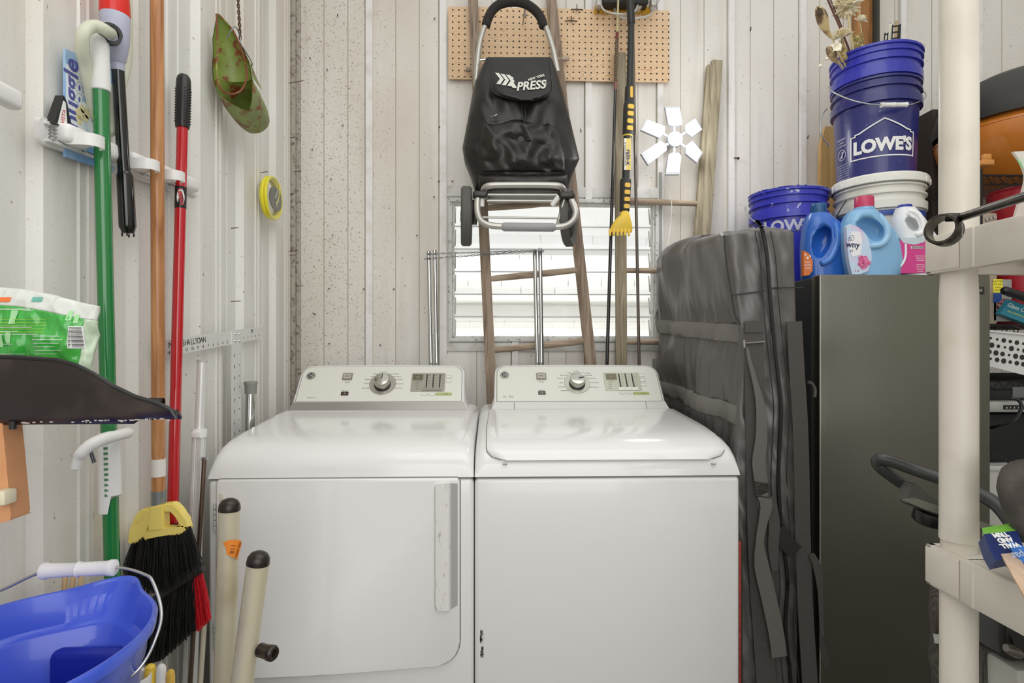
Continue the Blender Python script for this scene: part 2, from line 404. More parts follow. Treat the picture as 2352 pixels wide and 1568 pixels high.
# ------------------------------------------------------------------ dryer and washing machine
Y1 = 1.5; YD = 2.17
CP = [(0, .8545), (.003, .872), (.010, .893), (.024, .913), (.05, .930), (.09, .942), (.16, .951), (.26, .959), (.36, .966), (.44, .972), (.467, .974), (YD-Y1, .975)]
def appliance(x0, x1, kind, label):
    t = thing('clothes_dryer' if kind == 'd' else 'washing_machine', label, 'dryer' if kind == 'd' else 'washing machine', ((x0+x1)/2, (Y1+YD)/2, 0))
    xc = (x0+x1)/2; hw = (x1-x0)/2
    MB().box((x0, Y1, .03), (x1, YD, .851), .012, 3).build('cabinet', WHITE, t)
    for sx_ in (-1, 1):
        for yy in (Y1+.06, YD-.06): MB().tube([(xc+sx_*(hw-.06), yy, 0), (xc+sx_*(hw-.06), yy, .035)], .018, 12).build('foot', BLACKM, t)
    MB().box((x0+.004, Y1+.004, .850), (x1-.004, YD-.004, .856)).build('seam', MGREY, t)
    RX = .034; RX2 = .03
    def top(u, s):
        e_ = hw-abs(u); dr = 0
        if e_ < RX: dr = RX-math.sqrt(max(0, RX*RX-(RX-e_)**2))
        z = interp(CP, s)
        lift = .006 if s > .05 else 0.006*s/.05
        return Vector((xc+u, Y1+s, max(.8545, z-dr*min(1, (z-.8545)/.05))))
    ss = sorted(set([0, .0015, .003, .006, .010, .016, .024, .035, .05, .07, .09, .12, .16, .2, .26, .31, .36, .4, .44, .467, .5, .56, .62, YD-Y1]))
    us = [-hw, -hw+.0006, -hw+.003, -hw+.007, -hw+.013, -hw+.02, -hw+.03, -hw+.045, -hw+.07]+[(-hw+.07)+(2*hw-.14)*k/12 for k in range(1, 12)]
    us += [-q for q in us[:9][::-1]]
    m = MB(); V = [[m.bm.verts.new(top(u, s)) for s in ss] for u in us]
    for i in range(len(us)-1):
        for j in range(len(ss)-1): m.bm.faces.new((V[i][j], V[i+1][j], V[i+1][j+1], V[i][j+1]))
    # skirts close the sides down to the seam
    for row in (V[0], V[-1]):
        lo = [m.bm.verts.new((v.co.x, v.co.y, .8540)) for v in row]
        for j in range(len(row)-1): m.bm.faces.new((row[j], row[j+1], lo[j+1], lo[j]))
    bk = [r[-1] for r in V]; lo = [m.bm.verts.new((v.co.x, v.co.y, .8540)) for v in bk]
    for j in range(len(bk)-1): m.bm.faces.new((bk[j], bk[j+1], lo[j+1], lo[j]))
    m.build('top_panel', WHITE, t, ang=60)
    # ---- console
    wb = .298 if kind == 'd' else .304; wt = wb-.0115
    B0 = Vector((xc, 1.967, .9725)); et = Vector((0, .123, .1465)); TL = et.length; et.normalize(); nn = Vector((0, -et.z, et.y))
    MF = frame(B0, (1, 0, 0), et)     # local z points to -n? make it face the camera
    def L2(px, py): q = PP(px, py, B0, nn)-B0; return q.x, q.dot(et)
    def outline(ins, t0=0.0, hi=TL):
        r = .034-ins*.6; pts = [(-(wb-ins), t0), (-(wt+.003-ins), t0+.035), (-(wt-ins), hi-ins-r)]
        c = (-(wt-ins)+r, hi-ins-r)
        pts += [(c[0]-r*math.cos(R(a)), c[1]+r*math.sin(R(a))) for a in (15, 30, 45, 60, 75, 90)]
        pts += [(x_*(wt-r)/6, hi-ins+.003*(1-(x_/6)**2)) for x_ in range(-4, 5, 2)]
        pts += [(-a, b) for a, b in pts[:9][::-1]]
        return pts
    sgn = 1 if MF.col[2].xyz.dot(nn) > 0 else -1
    front = outline(0); rings = []
    W3 = lambda x, tt, d: MF @ Vector((x, tt, d*sgn))
    rings.append([W3(x*.985, tt if tt < .01 else tt-.003, .0045) for x, tt in front]); rings.append([W3(x, tt, 0) for x, tt in front])
    rings.append([Vector((q.x, 2.185, max(.955, q.z))) for q in [W3(x, tt, 0) for x, tt in front]])
    MB().loft(rings).build('console', WHITE, t)
    SP = .034 if kind == 'd' else .032
    def plate(name, poly, d0, d1, mt, par=t): return MB().prism(poly, MF, d1*sgn, d0*sgn).build(name, mt, par)
    fp = [(x, tt) for x, tt in outline(.009) if tt > .036]
    w_ = wt+.001-.009
    gp = [(-w_-.0035, SP+.001)]+[(x*1.0105, tt+.0025) for x, tt in fp]+[(w_+.0035, SP+.001)]
    plate('console_groove', gp, .0035, .0052, mat('groove_grey', '#9a9990', .5))
    plate('console_face', [(-w_, SP+.002)]+fp+[(w_, SP+.002)], .004, .0062, CREAM)
    wb2 = wb-.0015
    if kind == 'd': plate('trim_strip', [(-wb2, .001), (-wt-.001, SP-.001), (wt+.001, SP-.001), (wb2, .001)], .003, .006, SILVER)
    else:
        g1, g2 = L2(1181, 930)[0], L2(1483, 930)[0]
        for a_, b_ in ((-wb2, g1-.001), (g1+.001, g2-.001), (g2+.001, wb2)):
            plate('trim_strip', [(a_, .001), (max(a_, -wt-.001), SP-.001), (min(b_, wt+.001), SP-.001), (b_, .001)], .0042, .0068, mat('trim_strip_white', '#d2d2ce', .15, coat=.5))
        plate('strip_gap', [(-wb2, .002), (-wt, SP), (wt, SP), (wb2, .002)], .003, .0052, mat('gap_grey', '#77766f', .6))
    D = .0062
    def at(px, py, d=D): x, tt = L2(px, py); return W3(x, tt, d)
    EX, EY = Vector((1, 0, 0)), et
    def MM(px, py, d=D): q = frame(at(px, py, d), EX, EY); return q
    def rect(px0, py0, px1, py1, r=.0015):
        a_ = L2(px0, py1); b_ = L2(px1, py0); pm = (py0+py1)/2; return rrect(L2(px0, pm)[0], L2(px1, pm)[0], a_[1], b_[1], min(r, abs(b_[1]-a_[1])*.45), 4)
    def disc(mb, px, py, r, h, base=D, ch=.001):
        M = axisM(at(px, py, base), nn); mb.lathe([(0, 0), (r, 0), (r, h-ch), (r-ch, h), (0, h)], M, 40); return mb
    o = 0 if kind == 'd' else 1
    badge = ((715.5, 865.5), (1159, 863.5))[o]
    disc(MB(), *badge, .0155, .003).build('badge', mat('badge_silver', '#a9a59c', .3, .8), t)
    disc(MB(), *badge, .0125, .0035).build('badge_face', BLACK, t)
    mb = MB(); M = axisM(at(*badge, D+.0035), nn)
    mm_ = MM(*badge, D+.0036)
    mb.text('GE', .0155, mm_, .0002, bold=.0002, sx=.85, shear=.3)
    mb.tube([mm_ @ Vector((.0113*math.cos(R(a)), .0113*math.sin(R(a)), 0)) for a in range(0, 360, 15)], .0005, 6, closed=True)
    for a in range(45, 360, 90): mb.tube([mm_ @ Vector((.0102*math.cos(R(a+b)), .0102*math.sin(R(a+b)), 0)) for b in (-22, -8, 8, 22)], .0007, 6)
    mb.build('badge_emblem', LGREY, t)
    sb = ((799, 867.5), (1243, 867))[o]
    plate('start_button', rect(sb[0]-11.5, sb[1]-8, sb[0]+11.5, sb[1]+8, .004), D, D+.002, mat('button_ring', '#8f8a7d', .4, .4))
    plate('start_button_cap', rect(sb[0]-8.5, sb[1]-5.5, sb[0]+8.5, sb[1]+5.5, .003), D, D+.0045, mat('button_cap', '#b0ac9f', .4))
    mb = MB(); M = MM(sb[0], sb[1], D+.0046)
    mb.prism([(-.006, -.0035), (-.006, .0035), (0, 0)], M, .0003*sgn)
    for q in (.002, .005): mb.prism([(q, -.0035), (q+.0012, -.0035), (q+.0012, .0035), (q, .0035)], M, .0003*sgn)
    mb.build('start_symbol', INK, t)
    pb = ((792.5, 906.5), (1244.5, 904.5))[o]
    plate('power_button', rect(pb[0]-8.5, pb[1]-4, pb[0]+8.5, pb[1]+4, .002), D, D+.002, mat('power_dark'+kind, '#3a2320' if o == 0 else '#55534a', .4))
    mb = MB(); M = MM(pb[0], pb[1], D+.0022)
    mb.tube([M @ Vector((.0026*math.sin(R(a)), .0026*math.cos(R(a)), 0)) for a in range(35, 330, 20)], .0004, 5); mb.tube([M @ Vector((0, .001, 0)), M @ Vector((0, .0038, 0))], .0004, 5)
    mb.build('power_symbol', PRINTW, t)
    dc = ((879.5, 884), (1325, 881.5))[o]
    disc(MB(), *dc, .0455, .0022).build('dial_ring', mat('dial_ring'+kind, '#a5a096' if o == 0 else '#bcbcb0', .3, .55), t)
    kb = disc(MB(), dc[0], dc[1]+2, .0285, .007).build('knob_base', BLACK, t)
    kn = MB(); M = axisM(at(dc[0], dc[1]+1), nn)
    pr_ = [(0, .005), (.0268, .005), (.0272, .012), (.0258, .030), (.0245, .0325), (.021, .0335), (0, .0325)]
    kn.lathe(pr_, M, 48); kn = kn.build('knob', mat('knob_chrome', '#b6b5ab', .14, .95), t, ang=25)
    mb = MB(); ang = 8 if o == 0 else -80
    q = frame(M @ Vector((0, 0, .0335)), EX, EY) @ Matrix.Rotation(R(-ang if o == 0 else -82), 4, 'Z')
    mb.box((-.0011, .003, -.0006), (.0011, .021, .0012), M=q); mb.build('pointer', BLACK, kn)
    labs = ((('Normal', 882, 857), ('Cottons', 866, 861), ('Jeans', 857, 867), ('Delicates', 846, 873.5), ('Casuals', 843, 882.5), ('Quick Dry', 840.5, 893.5), ('Towels / Sheets', 904, 861), ('Bulky Items', 911.5, 867), ('Quick Fluff', 915.5, 873.5), ('Dewrinkle', 918, 883.5), ('Timed Dry', 915, 893.5), ('Start', 801, 859.5), ('Pause', 798.5, 880), ('Power', 793.5, 900)),
            (('Normal', 1322, 854), ('Whites', 1307.5, 858.5), ('Dark Colors', 1296, 864), ('Heavy Duty', 1288.5, 871), ('Jeans', 1288.5, 881), ('Delicates', 1290, 890.5), ('Speedwash', 1297, 899), ('Towels / Sheets', 1343, 859), ('Bulky Items', 1350.5, 864), ('Quick Rinse', 1359, 871), ('Drain & Spin', 1364, 880.5), ('Basket Clean', 1363, 891.5), ('Start', 1242, 858), ('Pause', 1243, 879), ('Power', 1244, 899)))[o]
    mb = MB()
    for s_, px, py in labs: mb.text(s_, .0078 if s_ in ('Start', 'Pause', 'Power') else .0062, MM(px, py, D+.0002), .0001)
    if o == 0: mb.text('Sensor Dry', .006, MM(716, 915.5, D+.0002), .0001)
    else: mb.text('VC', .009, MM(1159, 913.5, D+.0002), .0001); mb.text('VIBRATION', .0035, MM(1174, 912, D+.0002), .0001); mb.text('CONTROL', .0035, MM(1174, 915, D+.0002), .0001)
    mb.build('lettering', INK, t)
    R_ = ((945, 859.5, 1022.5, 902), (1386.5, 858, 1470.5, 899.5))[o]
    plate('display', rect(*R_, .004), D-.001, D+.0012, mat('display'+kind, '#9a978a' if o == 0 else '#bab9a8', .35, .3))
    lx = R_[0]+(5 if o == 0 else 6)
    plate('screen_frame', rect(lx-2, R_[1]+2.5, lx+23, R_[1]+16.5), D, D+.0016, mat('screen_edge', '#7b7869', .4))
    plate('screen', rect(lx, R_[1]+3.8, lx+21, R_[1]+15), D, D+.002, mat('lcd'+kind, '#5a563c' if o == 0 else '#77725a', .15))
    mb = MB(); mb.text('88', .012, MM(lx+10.5, R_[1]+9.5, D+.0021), .0001); mb.build('screen_digits', mat('lcd_digit', '#918c70', .4), t)
    mb = MB(); sl = ((980.5, 995.5, 1010.5), (1422.5, 1437.5, 1452.5))[o]
    for q in sl: mb.prism(rect(q-1.6, R_[1]+2.6, q+1.6, R_[1]+33, .0005), MF, (D+.0015)*sgn, (D)*sgn)
    mb.build('indicator_slots', mat('slot', '#2c2a22', .3), t)
    mb = MB(); random.seed(5)
    for q in sl:
        for k in range(5): mb.text(random.choice(('High', 'Low', 'Med', 'Warm', 'Light')), .0042, MM(q+6.5, R_[1]+4.5+k*6.2, D+.0013), .0001)
    for k in range(4): mb.text('* '+('Wash', 'Rinse', 'Spin', 'Done')[k], .0042, MM(lx+8, R_[1]+23.5+k*4.3, D+.0013), .0001)
    mb.text('Energy Saver', .0042, MM(lx+12, R_[1]+19.3, D+.0013), .0001)
    mb.build('display_lettering', INK, t)
    for k in range(3):
        bx = (sl[0]-11 if o == 0 else sl[0]-2.5)+k*15.2
        plate('soft_key', rect(bx, R_[1]+34.5, bx+14.8, R_[1]+40.5, .0008), D, D+.003, mat('soft_key'+kind, '#8f8b80' if o == 0 else '#e4e4dc', .4))
    def okey(px0, py0, px1, py1):
        plate('option_key', rect(px0, py0, px1, py1, .002), D-.001, D+.0009, mat('option_edge', '#a3a29a', .5)); plate('option_key_face', rect(px0+.8, py0+.8, px1-.8, py1-.8, .002), D, D+.0013, mat('option_face', '#e2e2da', .5))
    if o == 0:
        for q in ((1024.5, 864, 1037.5, 870.5), (1024, 874.5, 1037, 880.5), (968.5, 904.5, 982.5, 910.5), (985.5, 904.5, 998.5, 910.5)): okey(*q)
        GL = (1000.5, 904, 1038, 910.5)
    else:
        for q in ((1467, 861.5, 1479.5, 868.5), (1469, 872, 1481.5, 879), (1470.5, 882, 1483.5, 888.5), (1422.5, 902.5, 1434, 907.5), (1438.5, 902.5, 1449, 907.5)): okey(*q)
        GL = (1453, 902.5, 1490, 908.5)
    plate('energy_key', rect(*GL, .0012), D-.001, D+.0012, mat('energy_green', '#a8b071', .5))
    mb = MB(); mb.text('eEnergy', .0052, MM((GL[0]+GL[2])/2+5, (GL[1]+GL[3])/2, D+.0013), .0001); mb.build('energy_lettering', INK, t)
    # ---- front
    if kind == 'd':
        xa, xb = P(500, 1300, Y1).x, P(1056, 1300, Y1).x; za, zb = P(700, 1550, Y1).z, P(700, 1099, Y1).z
        def dpoly(g=0):
            p = [(xa-g, zb-.006), (xa+.006, zb+g), (xb-.006, zb+g), (xb+g, zb-.008)]
            r = .055+g; p += [(xb+g-r+r*math.cos(R(a)), za+.020-g+r-r*math.sin(R(a))*1.1+.008) for a in (0, 18, 36, 54, 72, 90)]
            p += [(xa+(xb-.06-xa)*(1-k/8), za-g+.0225*((1-k/8)**2)) for k in range(1, 9)]
            p[-1] = (xa-g, za-g); return p
        MBk = frame((0, Y1, 0), (1, 0, 0), (0, 0, 1))  # z local = -y
        MB().prism(dpoly(.003), MBk, .0006, -.001).build('door_gap_shade', mat('door_gap_shade', '#8d8d8a', .6), t)  # grey rim behind the door, paints in the shadow of its gap
        door = MB(); door.prism(dpoly(0), MBk, .010, -.001)
        es = [e_ for e_ in door.bm.edges if all(abs(v.co.y-(Y1-.010)) < 1e-5 for v in e_.verts)]
        bmesh.ops.bevel(door.bm, geom=es, offset=.0045, segments=3, profile=.5, affect='EDGES')
        dr = door.build('door', WHITE, t)
        hx0, hx1 = P(997, 1300, Y1-.012).x, P(1051, 1300, Y1-.012).x; hz0, hz1 = P(1020, 1401, Y1-.012).z, P(1020, 1109, Y1-.012).z
        hm = MB(); n_ = 14; sec = [(0, .0085), (.001, .013), (.005, .0165), (.030, .0175), (.038, .0165), (.0405, .0125), (.043, .0095)]
        sc = (hx1-hx0)/.0605
        rings = []
        for k in range(n_+1):
            f = k/n_; z = hz0+(hz1-hz0)*f; e_ = min(f, 1-f)*(hz1-hz0); rr = .014; cut_ = 0 if e_ > rr else rr-math.sqrt(rr*rr-(rr-e_)**2)
            rings.append([(hx0+max(a_*sc, cut_), Y1-d_, z) for a_, d_ in sec]+[(hx0+.043*sc, Y1-.008, z), (hx0+cut_, Y1-.008, z)])
        zs = [0, .002, .005, .009, .014]
        rings = []
        for z in [hz0+q for q in zs]+[hz0+.05+(hz1-hz0-.1)*k/6 for k in range(7)]+[hz1-q for q in zs[::-1]]:
            e_ = min(z-hz0, hz1-z); cut_ = 0 if e_ >= .014 else .014-math.sqrt(max(0, .014**2-(.014-e_)**2))
            rings.append([(hx0+max(a_*sc, cut_), Y1-d_, z) for a_, d_ in sec]+[(hx0+.043*sc, Y1-.008, z), (hx0+cut_, Y1-.008, z)])
        hd = hm.loft(rings).build('handle', mat('handle_scuffed', '#e6e4e1', .35, var=('#c2bcb6', 110, .60, .72), scale3=(1, 1, .35)), dr)
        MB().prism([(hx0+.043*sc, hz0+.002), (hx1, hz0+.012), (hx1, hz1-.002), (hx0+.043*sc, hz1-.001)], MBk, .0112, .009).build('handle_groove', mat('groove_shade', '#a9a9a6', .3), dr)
        for zz in (1180, 1450):
            h0 = P(496, zz, Y1); hg = MB()
            for k in range(5): hg.tube([(h0.x-.0005, Y1-.006, h0.z+.028-k*.014-.001), (h0.x-.0005, Y1-.006, h0.z+.028-k*.014-.0125)], .0035, 10)
            hg.build('hinge', LGREY, dr)
        a_ = P(510, 1142, Y1-.01); MB().box((a_.x-.006, Y1-.0125, a_.z-.012), (a_.x+.005, Y1-.009, a_.z+.012), .002).build('sticker', mat('old_sticker', '#d9d6c8', .6), dr)
    else:
        # lid follows the top panel, proud of it, rounded front corners
        h2 = hw-.031; cx = xc-.0
        al = [0]; C2 = [CP[0]]
        fine = [.0001, .001, .003, .006, .010, .016, .024, .035, .05, .07, .09, .12, .16, .2, .26, .31, .36, .4, .435]
        pts = [Vector((0, Y1+s, interp(CP, s))) for s in fine if interp(CP, s) > .880]
        s0 = P(1395, 1064, Y1).z
        sv = [s for s in fine if interp(CP, s) > s0-.002]
        def lidrow(s, k, inn, off):
            d_ = (s-sv[0])+max(0, (interp(CP, s)-interp(CP, sv[0])))
            r = .05; half = h2-inn
            if d_ < r: half -= r-math.sqrt(max(0, r*r-(r-d_)**2))
            if s > .2: half -= .006*(s-.2)/.235
            ds = .004; a1 = interp(CP, s-ds if s > ds else 0); a2 = interp(CP, s+ds); tv = Vector((0, 2*ds if s > ds else s+ds, a2-a1)).normalized(); nv = Vector((0, -tv.z, tv.y))
            return [Vector((cx+half*(q/10), Y1+s, interp(CP, s)))+nv*off for q in range(-10, 11)]
        bottom = [lidrow(s, k, 0, .0) for k, s in enumerate(sv)]; mid = [lidrow(s, k, 0, .0065) for k, s in enumerate(sv)]; top_ = [lidrow(s, k, .003, .0085) for k, s in enumerate(sv)]
        m = MB()
        T = [[m.bm.verts.new(p) for p in r] for r in top_]; Q = [[m.bm.verts.new(p) for p in r] for r in mid]; BO = [[m.bm.verts.new(p) for p in r] for r in bottom]
        for A in (T,):
            for i in range(len(A)-1):
                for j in range(20): m.bm.faces.new((A[i][j], A[i][j+1], A[i+1][j+1], A[i+1][j]))
        for A, B in ((T, Q), (Q, BO)):
            for i in range(len(A)-1):
                m.bm.faces.new((A[i][0], A[i+1][0], B[i+1][0], B[i][0])); m.bm.faces.new((A[i][20], B[i][20], B[i+1][20], A[i+1][20]))
            for j in range(20): m.bm.faces.new((A[0][j], B[0][j], B[0][j+1], A[0][j+1])); m.bm.faces.new((A[-1][j], A[-1][j+1], B[-1][j+1], B[-1][j]))
        ld = m.build('lid', WHITE, t, ang=50)
        m = MB()
        gr = [lidrow(s, k, -.0022, .0009) for k, s in enumerate(sv)]
        G = [[m.bm.verts.new(p-Vector((0, 0, .0025 if i == 0 else 0))) for p in r] for i, r in enumerate(gr)]
        for i in range(len(G)-1):
            for j in range(20): m.bm.faces.new((G[i][j], G[i][j+1], G[i+1][j+1], G[i+1][j]))
        m.build('lid_gap', mat('lid_gap', '#8e8e8b', .6), t)
        for px in (1160, 1641):
            a_ = P(px, 1065.5, Y1-.004); m = MB(); m.tube([(a_.x-.006, Y1+.002, a_.z), (a_.x+.006, Y1+.002, a_.z)], .0028, 8); m.build('bumper', LGREY, ld)
        for (px, py) in ((1106, 1462), (1107, 1500)):
            a_ = P(px, py, Y1); m = MB()
            for k in range(9): m.box((a_.x+random.uniform(-.005, .005), Y1-.0006, a_.z+random.uniform(-.02, .02)), (a_.x+random.uniform(-.004, .006), Y1+.001, a_.z+random.uniform(-.018, .018)))
            m.build('scuff_mark', mat('scuff', '#8d8d8b', .7), t)
    return t
DX0, DX1 = P(477, 1200, Y1).x, P(1088, 1200, Y1).x
WSX0, WSX1 = P(1090, 1200, Y1).x, P(1700, 1200, Y1).x
appliance(DX0, DX1, 'd', 'white front-loading dryer with hinged front door, left of the washer')
appliance(WSX0, WSX1, 'w', 'white top-loading washer with closed lid, right of the dryer')

# ------------------------------------------------------------------ fridge
FY = 1.785; fx0 = P(1883, 700, FY).x; fx1 = P(2275, 700, FY).x; fz = P(1883, 630, FY).z
fr_ = thing('refrigerator', 'black stainless steel refrigerator behind the beige plastic shelving', 'refrigerator', ((fx0+fx1)/2, 2.1, 0))
bst = mat('black_stainless', '#7b7a70', .26, .95, bump=(160, .12), scale3=(1, 1, .04))
MB().box((fx0+.002, FY+.055, .02), (fx1-.002, 2.43, fz-.004), .006).build('cabinet', mat('fridge_side', '#2e302f', .4), fr_)
m = MB().box((fx0, FY, .05), (fx1, FY+.048, fz), .004, 3); m.build('door', bst, fr_)
MB().box((fx0+.008, FY+.045, .06), (fx1-.008, FY+.06, fz-.01)).build('gasket', BLACKM, fr_)
MB().box((fx0-.0006, FY-.0008, .05), (fx0+.0022, FY+.003, fz-.001)).build('door_edge', mat('bright_edge', '#cfc9c2', .25, .8), fr_)
MB().box((fx0+.01, FY+.05, 0), (fx1-.01, 2.4, .04)).build('base', BLACKM, fr_)
a_ = P(2252, 667, FY); m = MB().box((a_.x-.012, FY-.0015, a_.z-.012), (a_.x+.012, FY, a_.z+.012), .002); bd = m.build('badge', BLACK, fr_)
MB().text('III', .014, frame((a_.x, FY-.0016, a_.z), (1, 0, 0), (0, 0, 1)), .0001).build('badge_lettering', LGREY, bd)
FTZ = fz-.004
# ------------------------------------------------------------------ left wall and its tools
def sitez(p): return Vector((p.x, p.y, 0))
def line(a, b, ta, tb, n=2): return [a+(b-a)*(ta+(tb-ta)*k/(n-1)) for k in range(n)]
def to_floor(a, b, z=.012):
    return a+(b-a)*((z-a.z)/(b.z-a.z))
XT = -.768
YX = Matrix(((0, 0, 1, 0), (1, 0, 0, 0), (0, 1, 0, 0), (0, 0, 0, 1)))
def WM(px, py, X, tilt=0):   # text / decal frame on a plane parallel to the left wall
    return frame(PX(px, py, X), (0, math.cos(tilt), math.sin(tilt)), (0, -math.sin(tilt), math.cos(tilt)))
# tool rail
ra, rb = PX(86, 296, -.806), PX(447, 438, -.806)
rt = thing('tool_rail', 'long white plastic spring-clip tool rail screwed to the left wall', 'tool rail', (ra+rb)/2)
ru = (rb-ra).normalized(); MR = frame(ra, ru, (0, 0, 1)); RL = (rb-ra).length
m = MB(); m.prism(rrect(0, RL, -.024, .024, .012), MR, .004, -.006)
m.prism(rrect(.01, RL-.01, -.019, -.013, .002), MR, .016, .003); m.prism(rrect(.01, RL-.01, .012, .018, .002), MR, .010, .003)
m.build('backplate', mat('rail_plastic', '#e6e4e2', .25, coat=.3), rt)
def on_rail(px, X=-.778): return (PX(px, 0, X).y-ra.y)/ru.y
for px in (179, 264, 324, 387, 441):
    c = MR @ Vector((on_rail(px), .003, .022)); s = 1.0
    m = MB(); m.box((-.034, -.017, -.016), (.030, .019, .014), .011, 3, M=frame(c, ru, (0, 0, 1))); m.build('pad', PWHITE, rt)
for px in (132, 200, 284, 334, 396):
    m = MB(); c = MR @ Vector((on_rail(px), -.004, .020))
    m.tube([c+Vector((.006*math.cos(k*.9), .006*math.sin(k*.9), -.013+k*.0009)) for k in range(30)], .0011, 6)
    m.tube([c+Vector((.006, 0, -.012)), c+Vector((.004, .03, -.012))], .0011, 6); m.build('spring', STEEL, rt)
for px, hx in ((228, 0), (357, 0), (416, 0)):
    u = on_rail(px, -.742); m = MB(); c = MR @ Vector((u, -.002, 0))
    pts = [MR @ Vector((u+dx, -.004, dz)) for dx, dz in ((-.026, .004), (-.023, .052), (-.012, .0665), (.010, .0665), (.017, .054))]
    m.strap(smooth_path(pts, 4), (0, 0, .023), .0025); m.build('clip', PWHITE, rt)
# wall bracket at the picture's left edge
a_ = PX(20, 223, -.78); m = MB(); m.box((-.79, a_.y-.14, a_.z-.018), (-.765, a_.y+.014, a_.z+.014), .008, 3); m.box((XL-.001, a_.y-.12, a_.z-.05), (-.785, a_.y-.05, a_.z+.012), .006)
tag(m.build('wall_hook', PWHITE, loc=a_), 'white plastic wall hook at the far left edge above the tool rail', 'hook')
def pole_axis(p0, p1, X, zf=.012):
    a = PX(*p0, X); b = PX(*p1, X); return a, b
# green mop
a, b = pole_axis((229, 90), (257, 1290), XT+.004); fl = to_floor(a, b, .05); L = b-a
mp = thing('mop', 'green-handled mop with white grip and white wringer collar, clipped to the left wall rail', 'mop', sitez(fl))
q = lambda y: a+L*((y-90)/1200.)
m = MB(); m.tube([q(196), fl], .0142, 20); m.build('handle', mat('green_paint', '#1f7a3b', .18, coat=.6), mp)
m = MB(); m.tube([q(80), q(82), q(88), q(96), q(204), q(206)], [.003, .009, .0135, .0155, .0168, .0150], 20)
m.build('grip', mat('grip_white', '#e4e4e2', .5, bump=(700, .5)), mp)
m = MB(); c0 = q(985); dn = L.normalized()
rings = []
for t_, rr in ((0, .0175), (.02, .019), (.08, .0195), (.125, .0205)):
    rings.append([c0+dn*(t_+(.035 if (t_ > .1 and 120 < k*18 < 300) else 0))+Vector((math.cos(R(k*18))*rr, math.sin(R(k*18))*rr, 0)) for k in range(20)])
m.loft(rings); cl_ = m.build('wringer_collar', PWHITE, mp)
m = MB()
for k in range(11):
    c = c0+dn*(.022+k*.0105); view = (CO-c).normalized(); sd_ = view.cross(Vector((0, 0, 1))).normalized()
    m.box((-.0035, -.0018, -.001), (.0035, .0028, .0015), M=frame(c+view*.0185-sd_*(-.006), sd_*-1, Vector((0, .2, 1))))
m.build('slots', mat('green_slot', '#1d6b35', .4), cl_)
m = MB(); m.tube(smooth_path([PX(297, 993, -.728), PX(268, 1000, -.722), PX(232, 1010, -.73), PX(200, 1028, -.74), PX(180, 1052, -.75), PX(172, 1080, -.755)], 5), [.0085]+[.0105]*6+[.0115]*8+[.0105]*5+[.008]*5+[.003], 14); m.build('lever', PWHITE, mp)
m = MB(); m.tube([PX(205, 1032, -.75), PX(214, 1062, -.752)], .002, 8); m.tube([PX(209, 1031, -.75), PX(219, 1060, -.752)], .002, 8); m.build('lever_rod', STEEL, mp)
m = MB(); m.lathe([(0, .0), (.05, .0), (.06, .03), (.04, .10), (.018, .13), (0, .13)], Matrix.Translation((fl.x+.03, fl.y, .012)), 20); m.build('mop_head', mat('mop_strings', '#d9d7d0', .9, bump=(90, 1)), mp)
# wooden broom with yellow angled head
a, b = pole_axis((360, -120), (364, 1148), XT+.006); L = b-a
YH = b.y
ORB = sitez(b)
br = thing('broom', 'wooden-handled broom with yellow angled head and black bristles, head downwards', 'broom', (b.x, b.y, b.z-.3))
m = MB(); m.tube([a, b], .0142, 20); m.build('handle', wood('varnished_pine', '#c99260', '#9c6236', 'Z', 9, .22), br)
m = MB(); m.tube([b-L.normalized()*.022, b+L.normalized()*.012], .0150, 20); m.build('ferrule', mat('ferrule_grey', '#8d9094', .35, .6), br)
a_ = PX(371, 1073, XT+.02)
m = MB(); vw = (CO-a_).normalized(); 
m.tube([PX(364, 1053, XT+.006), PX(364, 1093, XT+.006)], .0148, 20); m.build('price_sticker', mat('sticker_white', '#e8e3db', .5), br)
m = MB(); mm_ = frame(PX(371, 1073, XT+.006)+vw*.0155, (1, .6, 0), (0, 0, 1))
for k in range(9): m.prism([(-.007, -.012+k*.0028), (.006, -.012+k*.0028), (.006, -.0108+k*.0028), (-.007, -.0108+k*.0028)], mm_, .0004)
m.build('barcode', INK, br)
YP = YH-.002; FM = frame((0, YP, 0), (1, 0, 0), (0, 0, 1))
def fpoly(pts, Y=None): return [(P(x, y, Y or YP).x, P(x, y, Y or YP).z) for x, y in pts]
m = MB()
for poly, d0, d1 in (([(331, 1166), (352, 1164), (366, 1176), (350, 1190), (342, 1228), (312, 1247), (300, 1243), (306, 1212), (318, 1180)], -.014, .014),
                     ([(336, 1216), (372, 1208), (405, 1208), (430, 1203), (440, 1212), (426, 1222), (400, 1226), (372, 1224), (338, 1238)], -.015, .015),
                     ([(352, 1160), (384, 1154), (385, 1212), (348, 1216)], -.012, .017),
                     ([(378, 1155), (404, 1152), (420, 1168), (432, 1190), (440, 1212), (424, 1214), (412, 1182), (398, 1167), (384, 1176)], -.012, .012)):
    t_ = MB().prism(fpoly(poly), FM, d1, d0); bmesh.ops.bevel(t_.bm, geom=t_.bm.edges[:], offset=.003, segments=2, affect='EDGES'); m.add(t_.bm)
m.build('head', mat('broom_yellow', '#f2dc78', .45, var=('#d6b64e', 30, .6, .8)), br)
